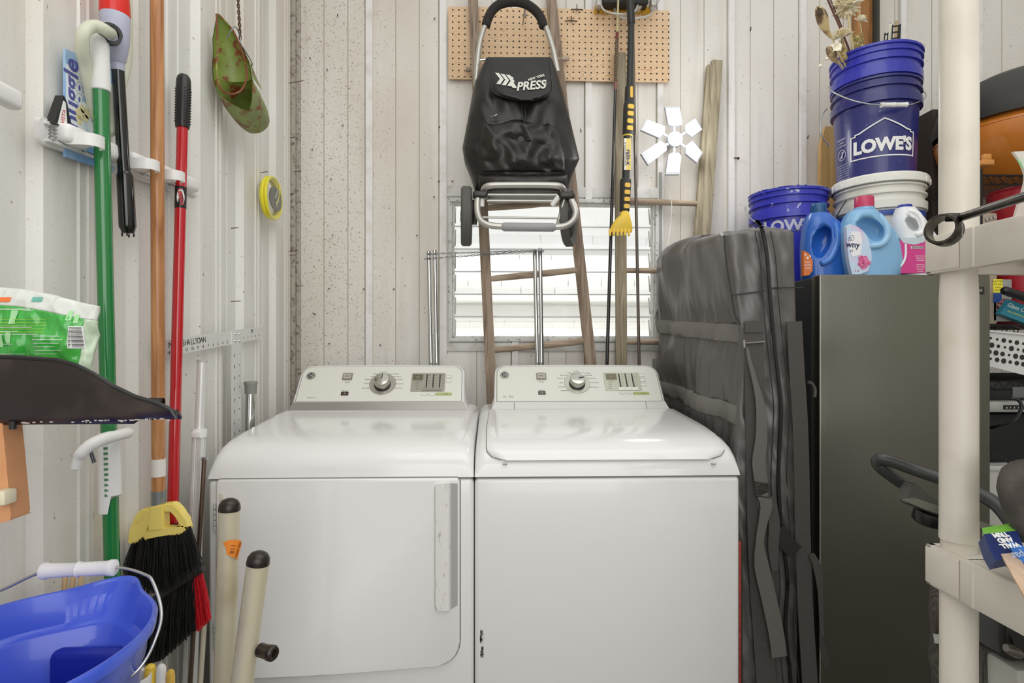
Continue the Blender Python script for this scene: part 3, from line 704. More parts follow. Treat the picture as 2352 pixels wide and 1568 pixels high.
def bristles(name, top, bot, n, mt, parent, Yc, dY=.012, r=.0011, jit=4, kind=True, seed=1):
    random.seed(seed); m = MB()
    for k in range(n):
        f = random.random(); y_ = Yc+random.uniform(-dY, dY)
        tx, ty = interp(top[0], f), interp(top[1], f); bx, by = interp(bot[0], f), interp(bot[1], f)
        bx += random.gauss(0, jit); by += random.uniform(-jit*2.2, jit)
        p0 = P(tx, ty, y_); p2 = P(bx, by, y_+random.uniform(-.012, .006)); p1 = (p0+p2)/2+Vector((random.gauss(0, .002), 0, 0))
        m.tube([p0, p1, p2], [r, r, r*.7], 4)
    o = m.build(name, mt, parent)
    if kind: o['kind'] = 'stuff'
    return o
BBL = mat('black_bristle', '#191817', .55)
bristles('bristles', ([(0, 304), (1, 438)], [(0, 1240), (.5, 1222), (1, 1208)]), ([(0, 286), (.3, 335), (1, 462)], [(0, 1315), (.3, 1362), (.6, 1352), (1, 1300)]), 620, BBL, br, YP, .013, .0009, 5)
# second broom: red handle, black and red bristles
a, b = pole_axis((422, 172), (396, 1205), -.772); L = b-a; q = lambda y: a+L*((y-172)/1033.)
r2 = thing('broom', 'red-handled broom with black dotted grip and black and red bristles, behind the yellow broom head', 'broom', (b.x, b.y, b.z-.35))
m = MB(); e2 = a+L*1.13; m.tube([q(290), e2], .0128, 20); m.build('handle', mat('red_paint', '#c00f1e', .15, coat=.7), r2)
m = MB(); m.tube([q(170), q(173), q(178), q(186), q(205), q(294), q(298)], [.004, .0105, .0145, .0165, .0172, .0165, .0155], 20)
gr = m.build('grip', BLACK, r2)
m = MB()
for k in range(13):
    for j in range(14):
        c = q(207+k*6.4+(3.2 if j % 2 else 0)); an = R(j*360/14); m.lathe([(0, .0034), (.0014, .0026), (.002, 0)], axisM(c+Vector((math.cos(an), math.sin(an), 0))*.0155, (math.cos(an), math.sin(an), 0)), 6)
m.build('grip_dots', BLACK, gr)
m = MB(); m.tube([q(437), q(487)], .0132, 20); lb_ = m.build('brand_label', mat('label_black', '#201c1b', .3), r2)
c = q(462); vw = (CO-c); vw.z = 0; vw.normalize(); ex = Vector((0, 0, 1)).cross(vw).normalized(); mm_ = frame(c+vw*.0132, ex, (0, 0, 1))
m = MB(); m.prism([(.0085*math.cos(R(t)), .021*math.sin(R(t))) for t in range(0, 360, 15)], mm_, .0006, -.002); m.map(lambda v: v-vw*(((v-(c+vw*.0132)).dot(ex)**2)/.026*1.0)); m.build('label_oval', PRINTW, lb_)
m = MB(); m.text('LIBMAN', .0115, mm_ @ Matrix.Translation((0, 0, .0009)) @ Matrix.Rotation(R(-82), 4, 'Z'), .0002, bold=.0004); m.build('label_lettering', mat('label_red', '#c8202a', .4), lb_)
YQ = YP+.05
m = MB(); m.tube(smooth_path([P(350, 1385, YQ-.01), P(375, 1362, YQ-.012), P(410, 1338, YQ-.012), (P(445, 1316, YQ-.012)), P(466, 1302, YQ-.01)], 5), [.006, .009]+[.0105]*17+[.011, .009], 12); hd_ = m.build('head', CHAR, r2)
bristles('bristles', ([(0, 350), (1, 446)], [(0, 1385), (.5, 1345), (1, 1322)]), ([(0, 322), (.4, 370), (1, 450)], [(0, 1530), (.4, 1515), (1, 1445)]), 520, BBL, r2, YQ, .012, .0012, 2)
bristles('red_bristles', ([(0, 440), (1, 464)], [(0, 1326), (1, 1312)]), ([(0, 452), (1, 484)], [(0, 1452), (1, 1420)]), 170, mat('red_bristle', '#d81e2c', .4), r2, YQ, .012, .0012, 1.5)
# hand pump
pm = thing('hand_pump', 'red and grey hand pump with clear hose and black tube behind the tool rail', 'pump', PX(265, 100, XT))
p = lambda x, y, X=XT: PX(x, y, X)
m = MB(); m.tube([p(262, -60), p(264, 30), p(264, 36)], [.024, .0275, .0265], 24); m.build('cap', mat('pump_red', '#dd2a22', .25), pm)
m = MB(); m.tube([p(264, 36), p(264, 40), p(266, 95), p(269, 140), p(270, 146), p(271, 163)], [.0262, .0272, .0245, .0165, .0125, .0125], 24)
for k in range(7): c = p(266+k*.4, 98+k*5.6); m.tube([c, c+Vector((0, 0, -.0022))], .0232-k*.0011, 20)
m.build('body', mat('pump_grey', '#b3b6c9', .3), pm)
m = MB(); m.tube([p(271, 161), p(283, 366), p(285, 395)], .0118, 18); m.tube([p(285, 392), p(287, 405), p(293, 520), p(293.5, 524)], [.0118, .0155, .0163, .0155], 18); m.tube([p(293.5, 524), p(294, 536)], [.0145, .0115], 18)
for k in range(4):
    an = k*R(90)+.4; c = p(294, 536)+Vector((math.cos(an), math.sin(an), 0))*.0105; m.tube([c, c-Vector((0, 0, .007))], .0018, 6)
m.build('tube', mat('gloss_black', '#0e0d0c', .12, coat=.6), pm)
c = p(254, 78, XT+.022); dr_ = Vector((.55, -.75, -.1))
m = MB(); m.lathe([(.013, -.012), (.0195, -.012), (.0195, .006), (.0145, .006), (.0145, -.004)], axisM(c, dr_), 24); m.build('hose_collar', BLACK, pm)
hose = mat('clear_hose', '#e3e5cf', .25, alpha=.75, bump=(500, .4))
m = MB(); m.tube(smooth_path([c+dr_*.004, p(240, 68, XT+.03), p(222, 60, XT+.02), p(203, 64, XT+.012), p(190, 82, XT+.008), p(188, 115, XT), p(196, 150, XT-.008), p(206, 200, -.782), p(220, 260, -.79), p(243, 300, -.79), p(262, 290, -.788), p(266, 230, -.788), p(288, 150, -.79), p(291, 60, -.79), p(289, -60, -.79)], 6), .0112, 14)
m.build('hose', hose, pm)
m = MB(); a_ = p(293, 58, XT+.02); m.prism(rrect(-.004, .004, -.03, .03, .002), frame(a_, (.3, 1, 0), (0, 0, 1)), .001); m.build('warning_label', INK, pm)
# dryer sheets box behind the rail
bx = thing('dryer_sheet_box', 'pale blue and white box of fabric softener sheets tucked behind the tool rail', 'box', PX(200, 240, -.79))
y0 = PX(151, 240, -.762).y; y1 = PX(262, 240, -.762).y; z1 = PX(151, 112, -.762).z; z0 = PX(151, 360, -.762).z
sb_ = mat('softener_blue', '#a8c8e6', .3, var=('#7fa9dc', 14, .4, .6))
MB().prism([(PX(x, y, -.799).y, PX(x, y, -.799).z) for x, y in ((151, 112), (262, 160), (262, 395), (151, 360))], frame((-.799, 0, 0), (0, 1, 0), (0, 0, 1)), -.005).build('carton', sb_, bx)
def WP(poly, X, d): return MB().prism([(PX(x, y, X).y, PX(x, y, X).z) for x, y in poly], frame((X, 0, 0), (0, 1, 0), (0, 0, 1)), d)
pl = WP([(152, 146), (262, 196), (262, 352), (152, 322)], -.799, .0006).build('front_panel', mat('softener_white', '#f1f4f5', .3, var=('#c6dcee', 22, .55, .8)), bx)
m = MB(); m.text('Snuggle', .052, WM(165, 228, -.7982) @ Matrix.Rotation(R(90), 4, 'Z'), .0003, bold=.001, sx=1.0); m.build('brand_lettering', mat('softener_purple', '#5c5fa8', .4), bx)
m = MB(); m.text('BLUE\nSPARKLE', .016, WM(201, 218, -.7982) @ Matrix.Rotation(R(90), 4, 'Z'), .0003); m.text('fabric softener sheets', .007, WM(211, 245, -.7982) @ Matrix.Rotation(R(90), 4, 'Z'), .0003); m.build('small_lettering', mat('softener_light', '#8fb5df', .5), bx)
m = MB(); random.seed(3)
for (x, y, rr) in ((184, 262, .012), (190, 250, .008), (200, 262, .009), (182, 275, .009), (196, 272, .008)): m.prism([(rr*(1+.2*math.sin(t*.05))*math.cos(R(t)), rr*math.sin(R(t))) for t in range(0, 360, 20)], WM(x, y, -.7982), .0004)
m.build('flower_print', mat('flower_cream', '#e8dcae', .5), bx)
# small battery like packet above the rail
pk = thing('battery_packet', 'small white and black packet standing on the left end of the tool rail', 'packet', PX(130, 275, -.80))
a_ = PX(128, 262, -.80)
m = MB(); m.prism([(-.020, -.024), (.026, -.026), (.012, .026), (.004, .036)], frame((a_.x-.004, a_.y, a_.z), (0, 1, 0), (0, 0, 1)), .016); m.build('packet', BLACK, pk)
m = MB(); m.prism([(-.012, -.022), (.012, -.024), (.007, .024), (.002, .026)], frame((a_.x+.012, a_.y, a_.z), (0, 1, 0), (0, 0, 1)), .001); lb2 = m.build('label', PRINTW, pk)
m = MB(); m.text('VISTA', .011, frame((a_.x+.0131, a_.y+.001, a_.z-.004), (0, .2, 1), (0, -1, .2)) , .0002); m.build('label_lettering', mat('label_red', '#c8202a', .4), lb2)
# green rusty tin scoop
gs = thing('tin_scoop', 'rusty green tin feed scoop hanging by a twisted wire on the left wall', 'scoop', PX(550, 160, -.76))
gm = mat('green_rust', '#8b9a5a', .5, var=[('#7d8460', 18, .4, .7), ('#84503a', 26, .50, .60)], bump=(60, .4))
gin = mat('green_inner', '#95ad52', .35, var=[('#7f8b45', 9, .4, .7), ('#8a4a30', 30, .56, .62)], bump=(60, .2))
A_ = [P_ for P_ in (PX(501, 34, -.770), PX(516, 85, -.765), PX(530, 140, -.755), PX(537, 190, -.75), PX(556, 228, -.745), PX(574, 258, -.745), PX(585, 276, -.745))]
rad = [.004, .034, .048, .054, .055, .052, .045]; wid = [.25, .42, .50, .60, 1.0, 1.0, 1.0]
ax = smooth_path(A_, 5)
def scoop(off, name, mt):
    m = MB(); K = len(ax)
    def f(u, v):
        i = v*(len(A_)-1); j = min(int(i), len(A_)-2); fr_ = i-j; rr = rad[j]+(rad[j+1]-rad[j])*fr_-off; wd = wid[j]+(wid[j+1]-wid[j])*fr_
        c = ax[min(int(round(v*(K-1))), K-1)]; d = (ax[min(int(round(v*(K-1)))+1, K-1)]-ax[max(int(round(v*(K-1)))-1, 0)]).normalized()
        vw = (CO-c).normalized(); bk = -(vw-d*vw.dot(d)).normalized(); sd_ = d.cross(bk).normalized()
        an = (u-.5)*2*math.pi*wd; return c+(bk*math.cos(an)+sd_*math.sin(an))*rr
    m.grid(f, 28, K-1); return m.build(name, mt, gs, ang=60)
scoop(0, 'outer_shell', gm); scoop(.0015, 'inner_lining', gin)
c = A_[-1]; d = (A_[-1]-A_[-2]).normalized(); MB().lathe([(.045, 0), (.043, .008), (.034, .014), (0, .017)], axisM(c, d), 28).build('end_cap', gm, gs)
m = MB(); m.tube(smooth_path([PX(497, 32, -.775), PX(500, 100, -.765), PX(498, 165, -.74), PX(508, 205, -.722), PX(532, 216, -.712), PX(556, 205, -.71), PX(567, 170, -.712), PX(556, 120, -.718), PX(535, 70, -.738), PX(501, 32, -.772)], 5), .0026, 8); m.build('rolled_rim', mat('rust_rim', '#7c3a26', .6, var=('#7f8f3c', 40, .5, .6)), gs)
m = MB()
m.loft([[PX(566+dx, 130+dy, -.735+o_) for dx, dy in ((-6, 0), (0, -2), (12, 20), (22, 45), (37, 78), (24, 62), (8, 40))] for o_ in (0, .0025)]); m.build('side_flap', gm, gs)
m = MB(); a_, b_ = PX(543, -60, -.755), PX(552, 92, -.74)
for ph in (0, math.pi):
    m.tube([a_+(b_-a_)*(k/60)+Vector((math.cos(k*.55+ph), math.sin(k*.55+ph), 0))*.0026 for k in range(61)], .0022, 6)
m.build('twisted_wire', RUST, gs)
m = MB(); m.tube(smooth_path([PX(521, 88, -.73), PX(533, 67, -.715), PX(542, 62, -.715), PX(551, 82, -.72), PX(556, 105, -.715), PX(568, 125, -.71), PX(579, 145, -.72), PX(577, 152, -.73)], 5), .0018, 6); m.build('bail_wire', STEEL, gs)
# trimmer line coil
c = PX(622, 455, -.79)
tl = thing('trimmer_line_pack', 'coil of yellow trimmer line in a clear pack hanging on the left wall', 'line pack', c)
ylm = mat('line_yellow', '#efe437', .3)
for k in range(4):
    m = MB(); rr = .060+.0045*(k % 2)
    m.tube([c+Vector((-.008+k*.006, rr*1.0*math.cos(R(t))*1.15, rr*1.12*math.sin(R(t)))) for t in range(0, 360, 12)], .0055, 8, closed=True); m.build('line_coil', ylm, tl)
m = MB(); m.lathe([(0, 0), (.050, 0), (.050, .004), (0, .006)], axisM(c+Vector((.010, .012, 0)), (1, 0, 0)) @ Matrix.Diagonal((1.15, .85, 1, 1)), 32); lb3 = m.build('label', mat('spool_label', '#4a4a3c', .4), tl)
m = MB(); m.text('TRIM', .018, frame(c+Vector((.0162, .012, .015)), (0, .5, .86), (0, -.86, .5)), .0003); m.text('LINE', .018, frame(c+Vector((.0162, .022, -.012)), (0, .5, .86), (0, -.86, .5)), .0003); m.build('label_lettering', PRINTW, lb3)
m = MB(); m.tube([c+Vector((.017, .005, -.02)), c+Vector((.02, .022, .005)), c+Vector((.021, .034, .062))], .0014, 6); m.build('loose_line_end', ylm, tl)
m = MB(); m.grid(lambda u, v: c+Vector((.021+.003*noise.noise(Vector((u*9, v*9, 0))), (u-.5)*.15, (v-.5)*.18-.008)), 10, 12); m.build('clear_pouch', mat('clear_film', '#f4f4f0', .1, alpha=.16), tl)
# T-square
c = PX(528, 790, -.80); a_, b_ = PX(374, 801, -.795), PX(602, 762.5, -.795); ux = (b_-a_).normalized(); ang_t = math.atan2(ux.z, ux.y)
ts = thing('t_square', 'silver aluminium drywall T-square hanging upside on the left wall behind the dryer', 't-square', c)
alu = mat('ruler_alu', '#e2e2df', .3, .25)
MT = frame(a_, (0, ux.y, ux.z), (0, -ux.z, ux.y)); TLn = (b_-a_).length; hh2 = .0205
MB().prism([(-.02, -hh2), (TLn, -hh2), (TLn, hh2), (-.02, hh2)], MT, .004).build('head_bar', alu, ts)
def ontsq(px): return (PX(px, 780, -.795).y-a_.y)/ux.y
m = MB()
for s_, px in (('M', 387.5), ('A', 399), ('R', 409), ('S', 418), ('H', 424.5), ('A', 430), ('L', 437), ('L', 442), ('T', 447), ('O', 453), ('W', 460), ('N', 466.5)): m.text(s_, .022, MT @ Matrix.Translation((ontsq(px), .006, .0042)), .0002)
m.text('M', .022, MT @ Matrix.Translation((ontsq(576), .008, .0042)), .0002)
for n_, px in zip(range(14, 2, -1), (383, 393, 402, 425, 438, 450.5, 463, 475, 486, 497, 508, 518.5)): m.text(str(n_), .0125, MT @ Matrix.Translation((ontsq(px), -.012, .0042)), .0002)
for n_, px in zip(range(1, 6), (557.5, 566.5, 575.5, 584, 592.5)): m.text(str(n_), .010, MT @ Matrix.Translation((ontsq(px), -.008, .0042)), .0002)
m.build('head_lettering', INK, ts)
lx0, lx1 = ontsq(528.5), ontsq(549); dx = lx1-lx0
bl = PX(528.5, 1003, -.795); MV = frame(a_+Vector((.004, 0, 0))+ux*lx0, (0, 1, 0), (0, 0, 1))
zl = 1.05
MB().prism([(0, -zl), (dx, -zl), (dx, hh2+.002), (0, hh2)], MV, .0025).build('blade', alu, ts)
m = MB()
for k in range(14):
    m.text(str(47-k), .011, MV @ Matrix.Translation((dx*.25, -.055-k*.0254*1.35, .0027)) @ Matrix.Rotation(R(90), 4, 'Z'), .0002); m.text(str(1+k), .011, MV @ Matrix.Translation((dx*.78, -.05-k*.0254*1.35, .0027)) @ Matrix.Rotation(R(-90), 4, 'Z'), .0002)
for k in range(60): m.prism([(dx-.004, -.04-k*.0085), (dx-.0005, -.04-k*.0085), (dx-.0005, -.0393-k*.0085), (dx-.004, -.0393-k*.0085)], MV, .0028)
m.build('blade_lettering', INK, ts)
for dx_ in (.3, .75):
    for dz in (-.010, .012): m = MB(); m.lathe([(0, .004), (.003, .003), (.0045, 0)], axisM(MV @ Vector((dx*dx_, dz, .0025)), (1, 0, 0)), 12); m.build('rivet', CHROME, ts)
# poles standing in the gap beside the dryer
def standing(name, label, cat, top, bot, X0, X1=None, r=.01, mt=None, cap=None):
    a = PX(*top, X0); b = PX(*bot, X1 or X0); f = to_floor(a, b, .0); t = thing(name, label, cat, f)
    m = MB(); m.tube([a, f], r, 18); m.build('tube', mt, t)
    return t, a, b, f
t, a, b, f = standing('telescopic_pole', 'white ribbed telescopic pole with clamp collar, standing between red broom and dryer', 'pole', (464, 828), (436, 1568), -.752, -.745, .0115, mat('pole_white', '#dcdcd9', .3, .2))
d = (b-a).normalized(); s0_ = a+(b-a)*.235
m = MB(); rings = []
for base in (s0_, f+Vector((0, 0, .01))):
    vx = Vector((1, 0, 0)); vy = Vector((0, 1, 0)); rings.append([base+(vx*math.cos(R(k*7.5))+vy*math.sin(R(k*7.5)))*(.0165 if k % 2 else .0152) for k in range(48)])
m.loft(rings); m.build('ribbed_sleeve', mat('pole_ribbed', '#cfcfcb', .35, .2), t, ang=10)
m = MB(); m.tube([s0_-d*.012, s0_+d*.01], .0185, 18); m.box((-.01, -.022, -.008), (.01, -.014, .008), .002, M=Matrix.Translation(s0_)); m.build('collar', PWHITE, t)
m = MB(); m.tube([a-d*.002, a+d*.004], .0125, 18); m.build('end_plug', LGREY, t)
t, a, b, f = standing('rod', 'thin bronze coloured rod leaning behind the telescopic pole beside the dryer', 'rod', (470, 1050), (437, 1568), -.725, -.735, .0052, mat('bronze_rod', '#6e5f52', .25, .8))
m = MB(); m.tube([a, a+Vector((0, 0, -.006))], .0085, 14); m.build('end_cap', CHROME, t)
t, a, b, f = standing('pipe', 'slim cream pipe standing lowest between brooms and dryer', 'pipe', (473, 1380), (460, 1568), -.732, -.732, .0065, mat('cream_pipe', '#d8d0bc', .5))
t, a, b, f = standing('chrome_pole', 'chrome pole with grey rubber cap standing behind the dryer at the left wall', 'pole', (576, 880), (574, 980), -.775, -.775, .0145, CHROME)
m = MB(); m.tube([a+Vector((0, 0, .006)), a+Vector((0, 0, .004)), a+Vector((0, 0, -.002)), a+Vector((0, 0, -.008)), a-Vector((0, 0, .034))], [.0195, .0205, .0205, .0185, .0178], 20); m.build('rubber_cap', mat('cap_grey', '#8b8d86', .6), t)
# nails poking through the wall
random.seed(11)
def nail(px, py, X, L_, dirv, grp, lab, r=.0013):
    c = PX(px, py, X) if X is not None else P(px, py, YB-.001)
    d = Vector(dirv).normalized(); m = MB(); m.tube([c-d*.003, c+d*L_*.85, c+d*L_], [r, r, r*.3], 6)
    tag(m.build('nail', RUST, loc=c), lab, 'nail', grp)
nl = 'rusty nail poking through the left wall near the corner'
for px, py, L_ in ((664, 191, .075), (668, 316, .02), (676, 394, .036), (667, 446, .022), (665, 577, .04), (667, 586, .03), (680, 657, .04), (533, 524, .025), (533, 692, .035), (682, 857, .035), (600, 396, .03)):
    nail(px, py, XL-.002, L_, (1, -.35, .02), 'nails poking through the left wall', nl)
nb_ = 'short rusty nail poking through the back wall sheeting'
for px, py, a_ in ((775, 36, 1), (712, 134, 1), (751, 161, 1), (786, 288, 1), (717, 344, 1), (760, 411, 1), (764, 539, 1), (755, 663, 0), (834, 664, 0), (903, 664, 0), (725, 722, -1), (997, 44, 1), (1008, 292, 1), (1007, 416, 1), (996, 452, 1), (957, 540, 1), (1038, 416, 1), (755, 789, 0), (1724, 70, -1), (1855, 317, -1), (1335, 302, -1), (872, 792, 0)):
    nail(px, py, None, .022, (.35 if a_ > 0 else -.35 if a_ < 0 else .5, -1, -.25*a_), 'nails poking through the back wall', nb_, .002)
m = MB(); c = P(1682, 362, YB); m.tube([c, c+Vector((.012, -.03, -.012))], .003, 8); m.lathe([(0, 0), (.006, 0), (.006, .003), (0, .004)], axisM(c+Vector((.012, -.03, -.012)), (.012, -.03, -.012)), 10)
tag(m.build('bolt', RUST, loc=c), 'single rusty bolt in the back wall right of the wooden ladder post', 'bolt')

# ------------------------------------------------------------------ foreground, left
# plastic scoop / dust pan on its bracket with the green pouch in it
dp = thing('dustpan', 'large scratched black plastic dustpan with long pointed side, lower left foreground', 'dustpan', P(150, 975, .75))
pmat = mat('scratched_black', '#2b2321', .3, var=('#4a3f3b', 14, .5, .75), bump=(40, .15))
topl = [(-140, 838), (-40, 818), (40, 820), (130, 826), (175, 838), (215, 858), (260, 886), (310, 910), (365, 927), (392, 940), (405, 961)]
def panrow(f, Yv, inn=0):
    x, y = interp([(i/10, q[0]) for i, q in enumerate(topl)], f), interp([(i/10, q[1]) for i, q in enumerate(topl)], f)
    pt = P(x, y, .73); zb = P(20, 978, .73).z+(.006 if x > 300 else 0); return Vector((pt.x, Yv, max(pt.z, zb+.002))), Vector((pt.x, Yv, zb))
m = MB(); y0_, y1_ = .73, .90; n_ = 30
rows = []
for i in range(n_+1):
    f = i/n_; t1, b1 = panrow(f, y0_); t2, b2 = panrow(f, y1_); dx_ = Vector((-.10*f-.01, 0, 0)); b2 = b2+dx_; t2 = Vector((b2.x, b2.y, b2.z+.004+(t2.z-b2.z)*.3*max(0, 1-f*1.6)))
    rows.append([t1, Vector((t1.x, y0_+.001, b1.z+.012)), b1+Vector((0, .012, 0)), b2-Vector((0, .012, 0)), Vector((t2.x, y1_-.001, b2.z+.012)), t2])
def pf(u, v): i = int(round(v*n_)); return rows[i][int(round(u*5))]
def pth(u, v): return Vector(((.0), [.003, .003, .002, -.002, -.003, -.003][int(round(u*5))], [0, .001, .003, .003, .001, 0][int(round(u*5))]))
m.grid(pf, 5, n_, thick=pth); 
xb_ = rows[0][0].x; m.box((xb_-.004, y0_, rows[0][2].z), (xb_+.001, y1_, rows[0][0].z), .002)
m.build('pan', pmat, dp, ang=50)
m = MB(); m.tube([rows[0][0]+Vector((0, 0, 0))]+[rows[i][0] for i in range(1, n_+1)], .0026, 8); m.build('rim', BLACK, dp)
c = P(30, 974, .74); m = MB(); m.tube([c+Vector((0, 0, .004)), c-Vector((0, 0, .006))], .004, 10); m.build('foot', BLACK, dp)
m = MB(); random.seed(9)
for k in range(26):
    x = random.uniform(20, 390); c = P(x, 973-x*.025+random.uniform(-2, 2), .7285); m.box((c.x-random.uniform(.001, .006), c.y-.0004, c.z-.0006), (c.x+.001, c.y+.0012, c.z+.0008))
m.build('worn_edge_chips', mat('chip_grey', '#b9b3ae', .6), dp)
# bracket board that carries the dust pan
hb = thing('wooden_bracket', 'tan wooden bracket board with small cream clip under the black dustpan', 'bracket', P(5, 1200, .74))
m = MB(); m.prism([(x_, z_) for x_, z_ in [(P(x, y, .74).x, P(x, y, .74).z) for x, y in ((-120, 985), (4, 960), (14, 1060), (25, 1185), (22, 1195), (-6, 1203), (-120, 1215))]], frame((0, .74, 0), (1, 0, 0), (0, 0, 1)), 0, -.03)
m.build('board', mat('tan_board', '#e0a272', .55, var=('#c98a5c', 8, .4, .7)), hb)
m = MB(); c = P(17, 1139, .735); m.box((c.x-.009, .722, c.z-.009), (c.x+.007, .742, c.z+.009), .003); m.build('clip', mat('clip_cream', '#e5dcc0', .4), hb)
m = MB(); c = P(-60, 1100, .76); m.box((XL-.002, .745, c.z-.02), (c.x, .765, c.z+.02), .002); m.build('arm', mat('tan_board', '#e0a272'), hb)
# green pouch
gp = thing('wipes_pouch', 'green and clear resealable pouch standing in the black dustpan', 'pouch', P(110, 860, .85))
top_e = [(-60, 655), (0, 659), (60, 664), (130, 678), (185, 694), (229, 703)]; 
def pouch(u, v, Yo=0):
    x0_ = -60; xr = 229-24*v; x = x0_+(xr-x0_)*u; yt = interp(top_e, min(x+v*20*u, 229)); y = yt+(880-yt)*v
    c = P(x, y, .84); bul = .022*math.sin(math.pi*min(1, v*1.0))**.6*(1-abs(2*u-1)**4) if 0 < v < 1 else 0
    cr = .006*noise.noise(Vector((x*.03, y*.022, 3.1)))+.0025*noise.noise(Vector((x*.11, y*.05, 1.1)))
    return Vector((c.x, .84-bul-cr-Yo, c.z))
filmG = mat('pouch_green', '#3fae44', .18, coat=.5, var=('#6fc25e', 9, .5, .75)); filmW = mat('pouch_clear', '#e6e9e2', .15, alpha=.85)
m = MB(); m.grid(lambda u, v: pouch(u*.93, .19+v*.81), 60, 40, thick=(0, .02, 0)); m.build('body', filmG, gp, ang=180)
m = MB(); m.grid(lambda u, v: pouch(u, v*.19), 60, 10, thick=(0, .004, 0)); m.build('seal_band', filmW, gp, ang=180)
m = MB(); m.grid(lambda u, v: pouch(.93+u*.07, .19+v*.81), 6, 40, thick=(0, .004, 0)); m.build('side_seam', mat('pouch_seam', '#cfe3c6', .2), gp, ang=180)
def pdec(px, py, w_, h_, off=.0012):
    best = P(px, py, .82); return best
def pquad(m, x0, y0, x1, y1, off=.001):
    def f(u, v):
        px = x0+(x1-x0)*u; py = y0+(y1-y0)*v; vv = 0; xr = 229
        for _ in range(4): yt = interp(top_e, min(px+vv*20, 229)); vv = (py-yt)/(880-yt); xr = 229-24*vv; uu = (px+60)/(xr+60)
        return pouch(uu, vv, off)
    m.grid(f, max(1, int(abs(x1-x0)/6)), max(1, int(abs(y1-y0)/8)))
m = MB()
for (x0, y0, x1, y1) in ((22, 711, 90, 712.5), (75, 715, 100, 716), (20, 762, 70, 763), (30, 768, 120, 769), (10, 790, 60, 791.2), (110, 772, 160, 773), (105, 780, 165, 781), (106, 788, 160, 789), (104, 796, 150, 797), (108, 804, 165, 805), (0, 812, 80, 813), (108, 812, 150, 813), (5, 752, 100, 753.4)): pquad(m, x0, y0, x1, y1)
m.build('print_lines', PRINTW, gp)
m = MB()
for k in range(5): pquad(m, 0, 735+k*7, 128, 736.4+k*7)
m.build('yellow_print_lines', mat('pouch_yellow', '#9ccf3a', .4), gp)
m = MB(); pquad(m, 177, 750, 204, 800, .0012); bc = m.build('barcode_panel', PRINTW, gp)
m = MB()
for k in range(15): pquad(m, 179, 752.5+k*3.1, 202, 752.5+k*3.1+(1.1 if k % 3 else 1.9), .0019)
m.build('barcode', INK, bc)
m = MB(); pquad(m, 12, 684, 43, 695, .0012); m.build('orange_mark', mat('orange_print', '#ee7a3a', .4), gp)
m = MB(); pquad(m, 86, 683, 108, 694, .0012); m.build('teal_mark', mat('teal_print', '#6fb5a6', .4), gp)
m = MB(); random.seed(2)
for (cx, cy, rr) in ((8, 720, 13), (58, 730, 16), (50, 775, 14), (30, 783, 14), (175, 726, 11), (190, 733, 10)):
    pquad(m, cx-rr*.5, cy-rr, cx+rr*.4, cy+rr, .0011)
m.build('leaf_print', mat('leaf_print', '#a5dba0', .4), gp)
# blue mop bucket
bc_ = Vector((-.645, .80, 0)); ZR = .792
bk = thing('mop_bucket', 'large royal blue plastic mop bucket with wire handle, lower left foreground', 'bucket', (bc_.x, bc_.y, ZR-.28))
bmat = mat('bucket_blue', '#4762da', .28, coat=.25, bump=(25, .08))
def brim(r_, z, a):   # oval with a pouring spout at the back right
    k = math.exp(-((((a-87+180) % 360)-180)/17.0)**2); ext = .036*k*max(0, (z-(ZR-.10))/.10)
    rr = r_*.88*(1+.05*math.cos(R(2*a)))+ext; return Vector((bc_.x+rr*math.cos(R(a)), bc_.y+rr*1.34*math.sin(R(a)), z))
outer = [(.115, ZR-.28), (.135, ZR-.277), (.150, ZR-.10), (.153, ZR-.06), (.158, ZR-.055), (.162, ZR-.02), (.171, ZR-.018), (.173, ZR-.004), (.170, ZR)]
inner = [(.1655, ZR-.001), (.1635, ZR-.006), (.158, ZR-.05), (.150, ZR-.056), (.147, ZR-.06), (.130, ZR-.272), (.02, ZR-.272)]
m = MB(); n_ = 96
rings = [[brim(r_, z, k*360/n_) for k in range(n_)] for r_, z in outer+inner]; m.loft(rings); m.build('pail', bmat, bk, ang=45)
PNL = P(205, 1490, .945)
m = MB(); m.box((-.058, -.012, -.09), (.058, .018, .085), .012, M=Matrix.Translation((PNL.x, .945, PNL.z-.085))); rp_ = m.build('recessed_panel', mat('bucket_dark_blue', '#1c2da0', .35), bk)
m = MB()
g0, g1 = P(96, 1311, .93), P(266, 1303, .93)
piv = Vector((bc_.x+.178, bc_.y-.03, ZR-.03)); piv2 = Vector((bc_.x-.178, bc_.y+.03, ZR-.03))
m.tube(smooth_path([P(-70, 1372, .93), P(0, 1356, .93), P(92, 1315, .93), P(180, 1306, .93), g1+Vector((.003, 0, 0)), P(330, 1318, .925), P(352, 1338, .915), P(371, 1409, .885), P(352, 1480, .86), P(322, 1532, .84), P(280, 1567, .83), P(270, 1563, .83)], 6), .0023, 8)
m.build('handle_wire', mat('zinc_wire', '#b7b8b8', .3, .8), bk)
m = MB(); gd = (g1-g0); k_ = [(0, .009), (.02, .0125), (.07, .0128), (.1, .0112), (.47, .0104), (.5, .0122), (.53, .0104), (.9, .0112), (.93, .0128), (.98, .0125), (1, .009)]
m.tube([g0+gd*t for t, _ in k_], [r_ for _, r_ in k_], 20); m.build('handle_grip', mat('grip_lilac_white', '#eeecf2', .35), bk)
